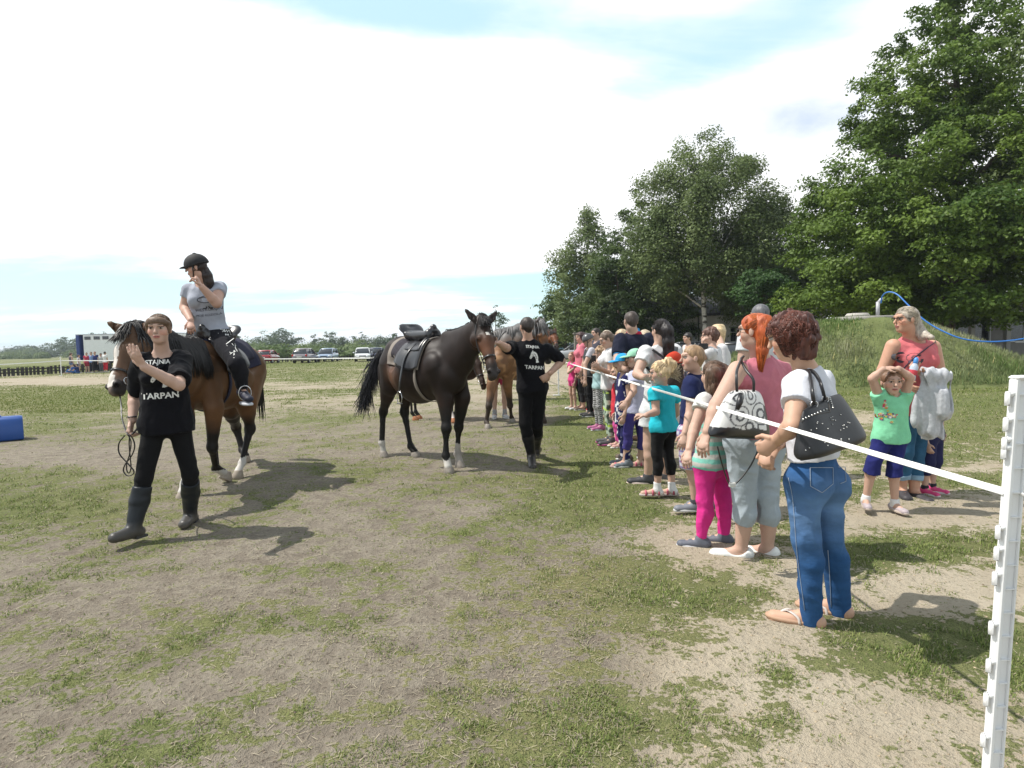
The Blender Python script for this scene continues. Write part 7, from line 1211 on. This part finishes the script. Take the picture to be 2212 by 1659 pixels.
for k, c in enumerate(((1946, 772), (1980, 775))):
    decal(vt, [[(math.cos(a) * 1. * s, .9 * math.sin(a) * s) for a, s in [(q, 1.) for q in np.linspace(.25 * math.pi, 2 * math.pi, 14)] + [(q, .55) for q in np.linspace(2 * math.pi, .25 * math.pi, 14)]]], P(*c, 5.2), -f.tr, f.tu, f.tf, .055, M_dark, 'ring_print')
o = MB(); fn = f.tf; o.strip(curve([f.J['sL'] + UP * .055 - fn * .02, f.J['sL'] + UP * .035 + fn * .06 - np.array([.04, 0, 0]), P(1985, 765, 5.18), P(1958, 790, 5.16), P(1938, 815, 5.2), P(1925, 840, 5.3)], 6), .035, (.7, 0, .7), .005); s = thing('crossbody_strap', 'dark strap slung across the coral vest top', 'bag strap', P(1960, 790, 5.2)); o.build('strap', mat('purple_strap', (.04, .02, .045), .7), s, True)
bp = P(1973, 800, 5.03); s = thing('water_bottle', 'small clear water bottle with a blue cap in the hand of the woman in coral', 'bottle', bp); bd = nrm(np.array([.25, 0, 1.])); Mb = np.array([nrm(np.cross((0, 1, 0), bd)), np.cross(bd, nrm(np.cross((0, 1, 0), bd))), bd]).T
MB().lathe(bp - bd * .09, [(.005, 0), (.030, .003), (.032, .02), (.029, .05), (.032, .08), (.031, .12), (.018, .145), (.014, .15)], 16, Mb).build('bottle_body', mat('clear_plastic', (.42, .48, .58), .12, spec=.8), s, True); MB().lathe(bp + bd * .06, [(.016, 0), (.018, .004), (.018, .035), (.010, .05), (0, .052)], 14, Mb).build('cap', mat('blue_cap', (.06, .25, .6), .4), s, True); MB().lathe(bp - bd * .04, [(.0325, 0), (.0328, .003), (.0328, .04), (.0325, .042)], 16, Mb).build('bottle_label', mat('red_label', (.5, .04, .06), .5), s, True)
jk = [P(2006, 806, 5.06), P(2020, 815, 5.04)]; r0 = P(2000, 805, 5.1)
def pj(a, b, y=5.05): return P(a, b, y)
q = [C(pj(1998, 806), pj(2032, 812), .050, .055, .03), C(pj(2000, 815), pj(1984, 905), .05, .075, .05, (0, 1, 0), .45), C(pj(2012, 815), pj(2006, 925), .06, .085, .05, (0, 1, 0), .5), C(pj(2012, 880, 5.1), pj(2014, 948, 5.1), .085, .090, .05, (0, 1, 0), .4), C(pj(2028, 815), pj(2036, 885), .055, .070, .05, (0, 1, 0), .6), C(pj(2036, 850, 5.0), pj(2040, 888, 5.0), .05, .06, .04, (0, 1, 0), .6), CUT(pj(2010, 949), (0, 0, -1))]
V, Fc = sdf(q, .008, lambda p: (vn(p * np.array([1, 1, .14]), 34, 3) - .5) * .060 + (vn(p, 12, 5) - .5) * .02); o = rawmesh('jacket', V, Fc, M_cloth, None, np.array((.46, .47, .50)) * (.88 + .24 * vn(V, 80, 2)[:, None])); tag(o, 'pale grey jacket draped over the arm of the woman in coral', 'jacket')
f = Fig('child in navy trousers and pink trainers hidden behind the grey jacket', 2008, 1066, 812, -60, w=1.0, J=dict(eL=(2030, 900, 5.55), wL=(2034, 932, 5.5)), detail=1); f.top((.5, .5, .52), .9); f.pants((.022, .024, .075), 1.35, inf=.016); f.hair((.2, .12, .08), 'tied'); f.shoes((.60, .05, .18), (.6, .55, .55), 'sneaker'); f.socks((.03, .03, .04), .84)
# ---- group at the far left, in front of the trailer
g2_ = 'people standing in front of the white trailer'
far_p = [('woman in grey vest and blue denim shorts, back turned', 154.5, 807, 762, 60, (.13, .12, .14), (.12, .18, .38), .45, (.10, .05, .04), 0), ('child in white top and pale blue shorts', 171, 806, 766, 30, (.6, .6, .62), (.25, .30, .45), .5, (.08, .05, .04), .4), ('man in red shirt and dark red shorts', 188.5, 807, 761.5, -80, (.42, .05, .09), (.28, .03, .05), .8, (.08, .05, .04), .5),
 ('man in light blue shirt, half hidden', 198.5, 806, 760, -100, (.20, .28, .50), (.02, .02, .03), 1.9, (.15, .10, .08), .6), ('woman in navy top and long black skirt with folded arms', 206.5, 808, 759.5, -90, (.035, .045, .16), None, 0, (.16, .06, .05), .5), ('woman in white top and red trousers', 228, 806.5, 759.5, 80, (.66, .66, .66), (.50, .03, .05), 1.7, (.03, .025, .025), .6), ('person in grey between the white top and the horse', 219, 806, 763, -90, (.42, .42, .42), (.1, .1, .12), 1.9, (.05, .04, .03), .6)]
for lb, u, vf, vt_, yw, tc_, bc_, t1, hc_, sl in far_p:
    b = G(u, vf); f = Fig(lb + ', by the trailer', u, vf, vt_, yw, detail=0, res=.020, w=1.15, group=g2_, base=np.array([P(u, 790, 46.)[0], 46., 0]), H=P(u, vt_, 46.)[2]); f.top(tc_, sl)
    if bc_ is None: f.skirt((.008, .008, .010), 1.75)
    else: f.pants(bc_, t1)
    f.hair(hc_, 'short'); f.shoes((.3, .3, .3))
for k, (u, c_, l_) in enumerate(((158, (.05, .12, .33), 'child in blue sitting on the grass left of the white-topped child'), (166, (.02, .04, .14), 'child in dark blue sitting on the grass leaning forward'))):
    b = np.array([P(u, 800, 45.2)[0], 45.2, 0]); f = Fig(l_, u, 0, 0, 180 if k == 0 else 200, base=b, H=1.15, detail=0, res=.020, w=1.2, group='children sitting on the grass', J={n: b + np.array(q) for n, q in dict(hd=(.03, 0, .62), nk=(.04, 0, .47), sL=(.02, -.12, .42), sR=(.02, .12, .42), eL=(-.1, -.2, .25), eR=(-.1, .2, .25), wL=(-.25, -.15, .22), wR=(-.25, .15, .22), hL=(.05, -.09, .1), hR=(.05, .09, .1), kL=(-.28, -.12, .28), kR=(-.28, .12, .28), aL=(-.52, -.1, .06), aR=(-.52, .1, .06)).items()}); f.top(c_, .6); f.pants((.06, .16, .42), 1.9); f.hair((.05, .035, .03), 'short')
# ================================================================== HAZE
def haze():
    m = bpy.data.materials.new('air'); m.use_nodes = True; N = m.node_tree.nodes; N.clear(); out = N.new('ShaderNodeOutputMaterial'); v = N.new('ShaderNodeVolumePrincipled'); v.inputs['Density'].default_value = .0004; v.inputs['Color'].default_value = (.80, .88, 1., 1); v.inputs['Anisotropy'].default_value = .2; m.node_tree.links.new(v.outputs[0], out.inputs['Volume'])
    MB().box((0, 900, 14.5), (5200, 2700, 32)).build('haze', m); tag(bpy.data.objects['haze'], kind='stuff')
haze()
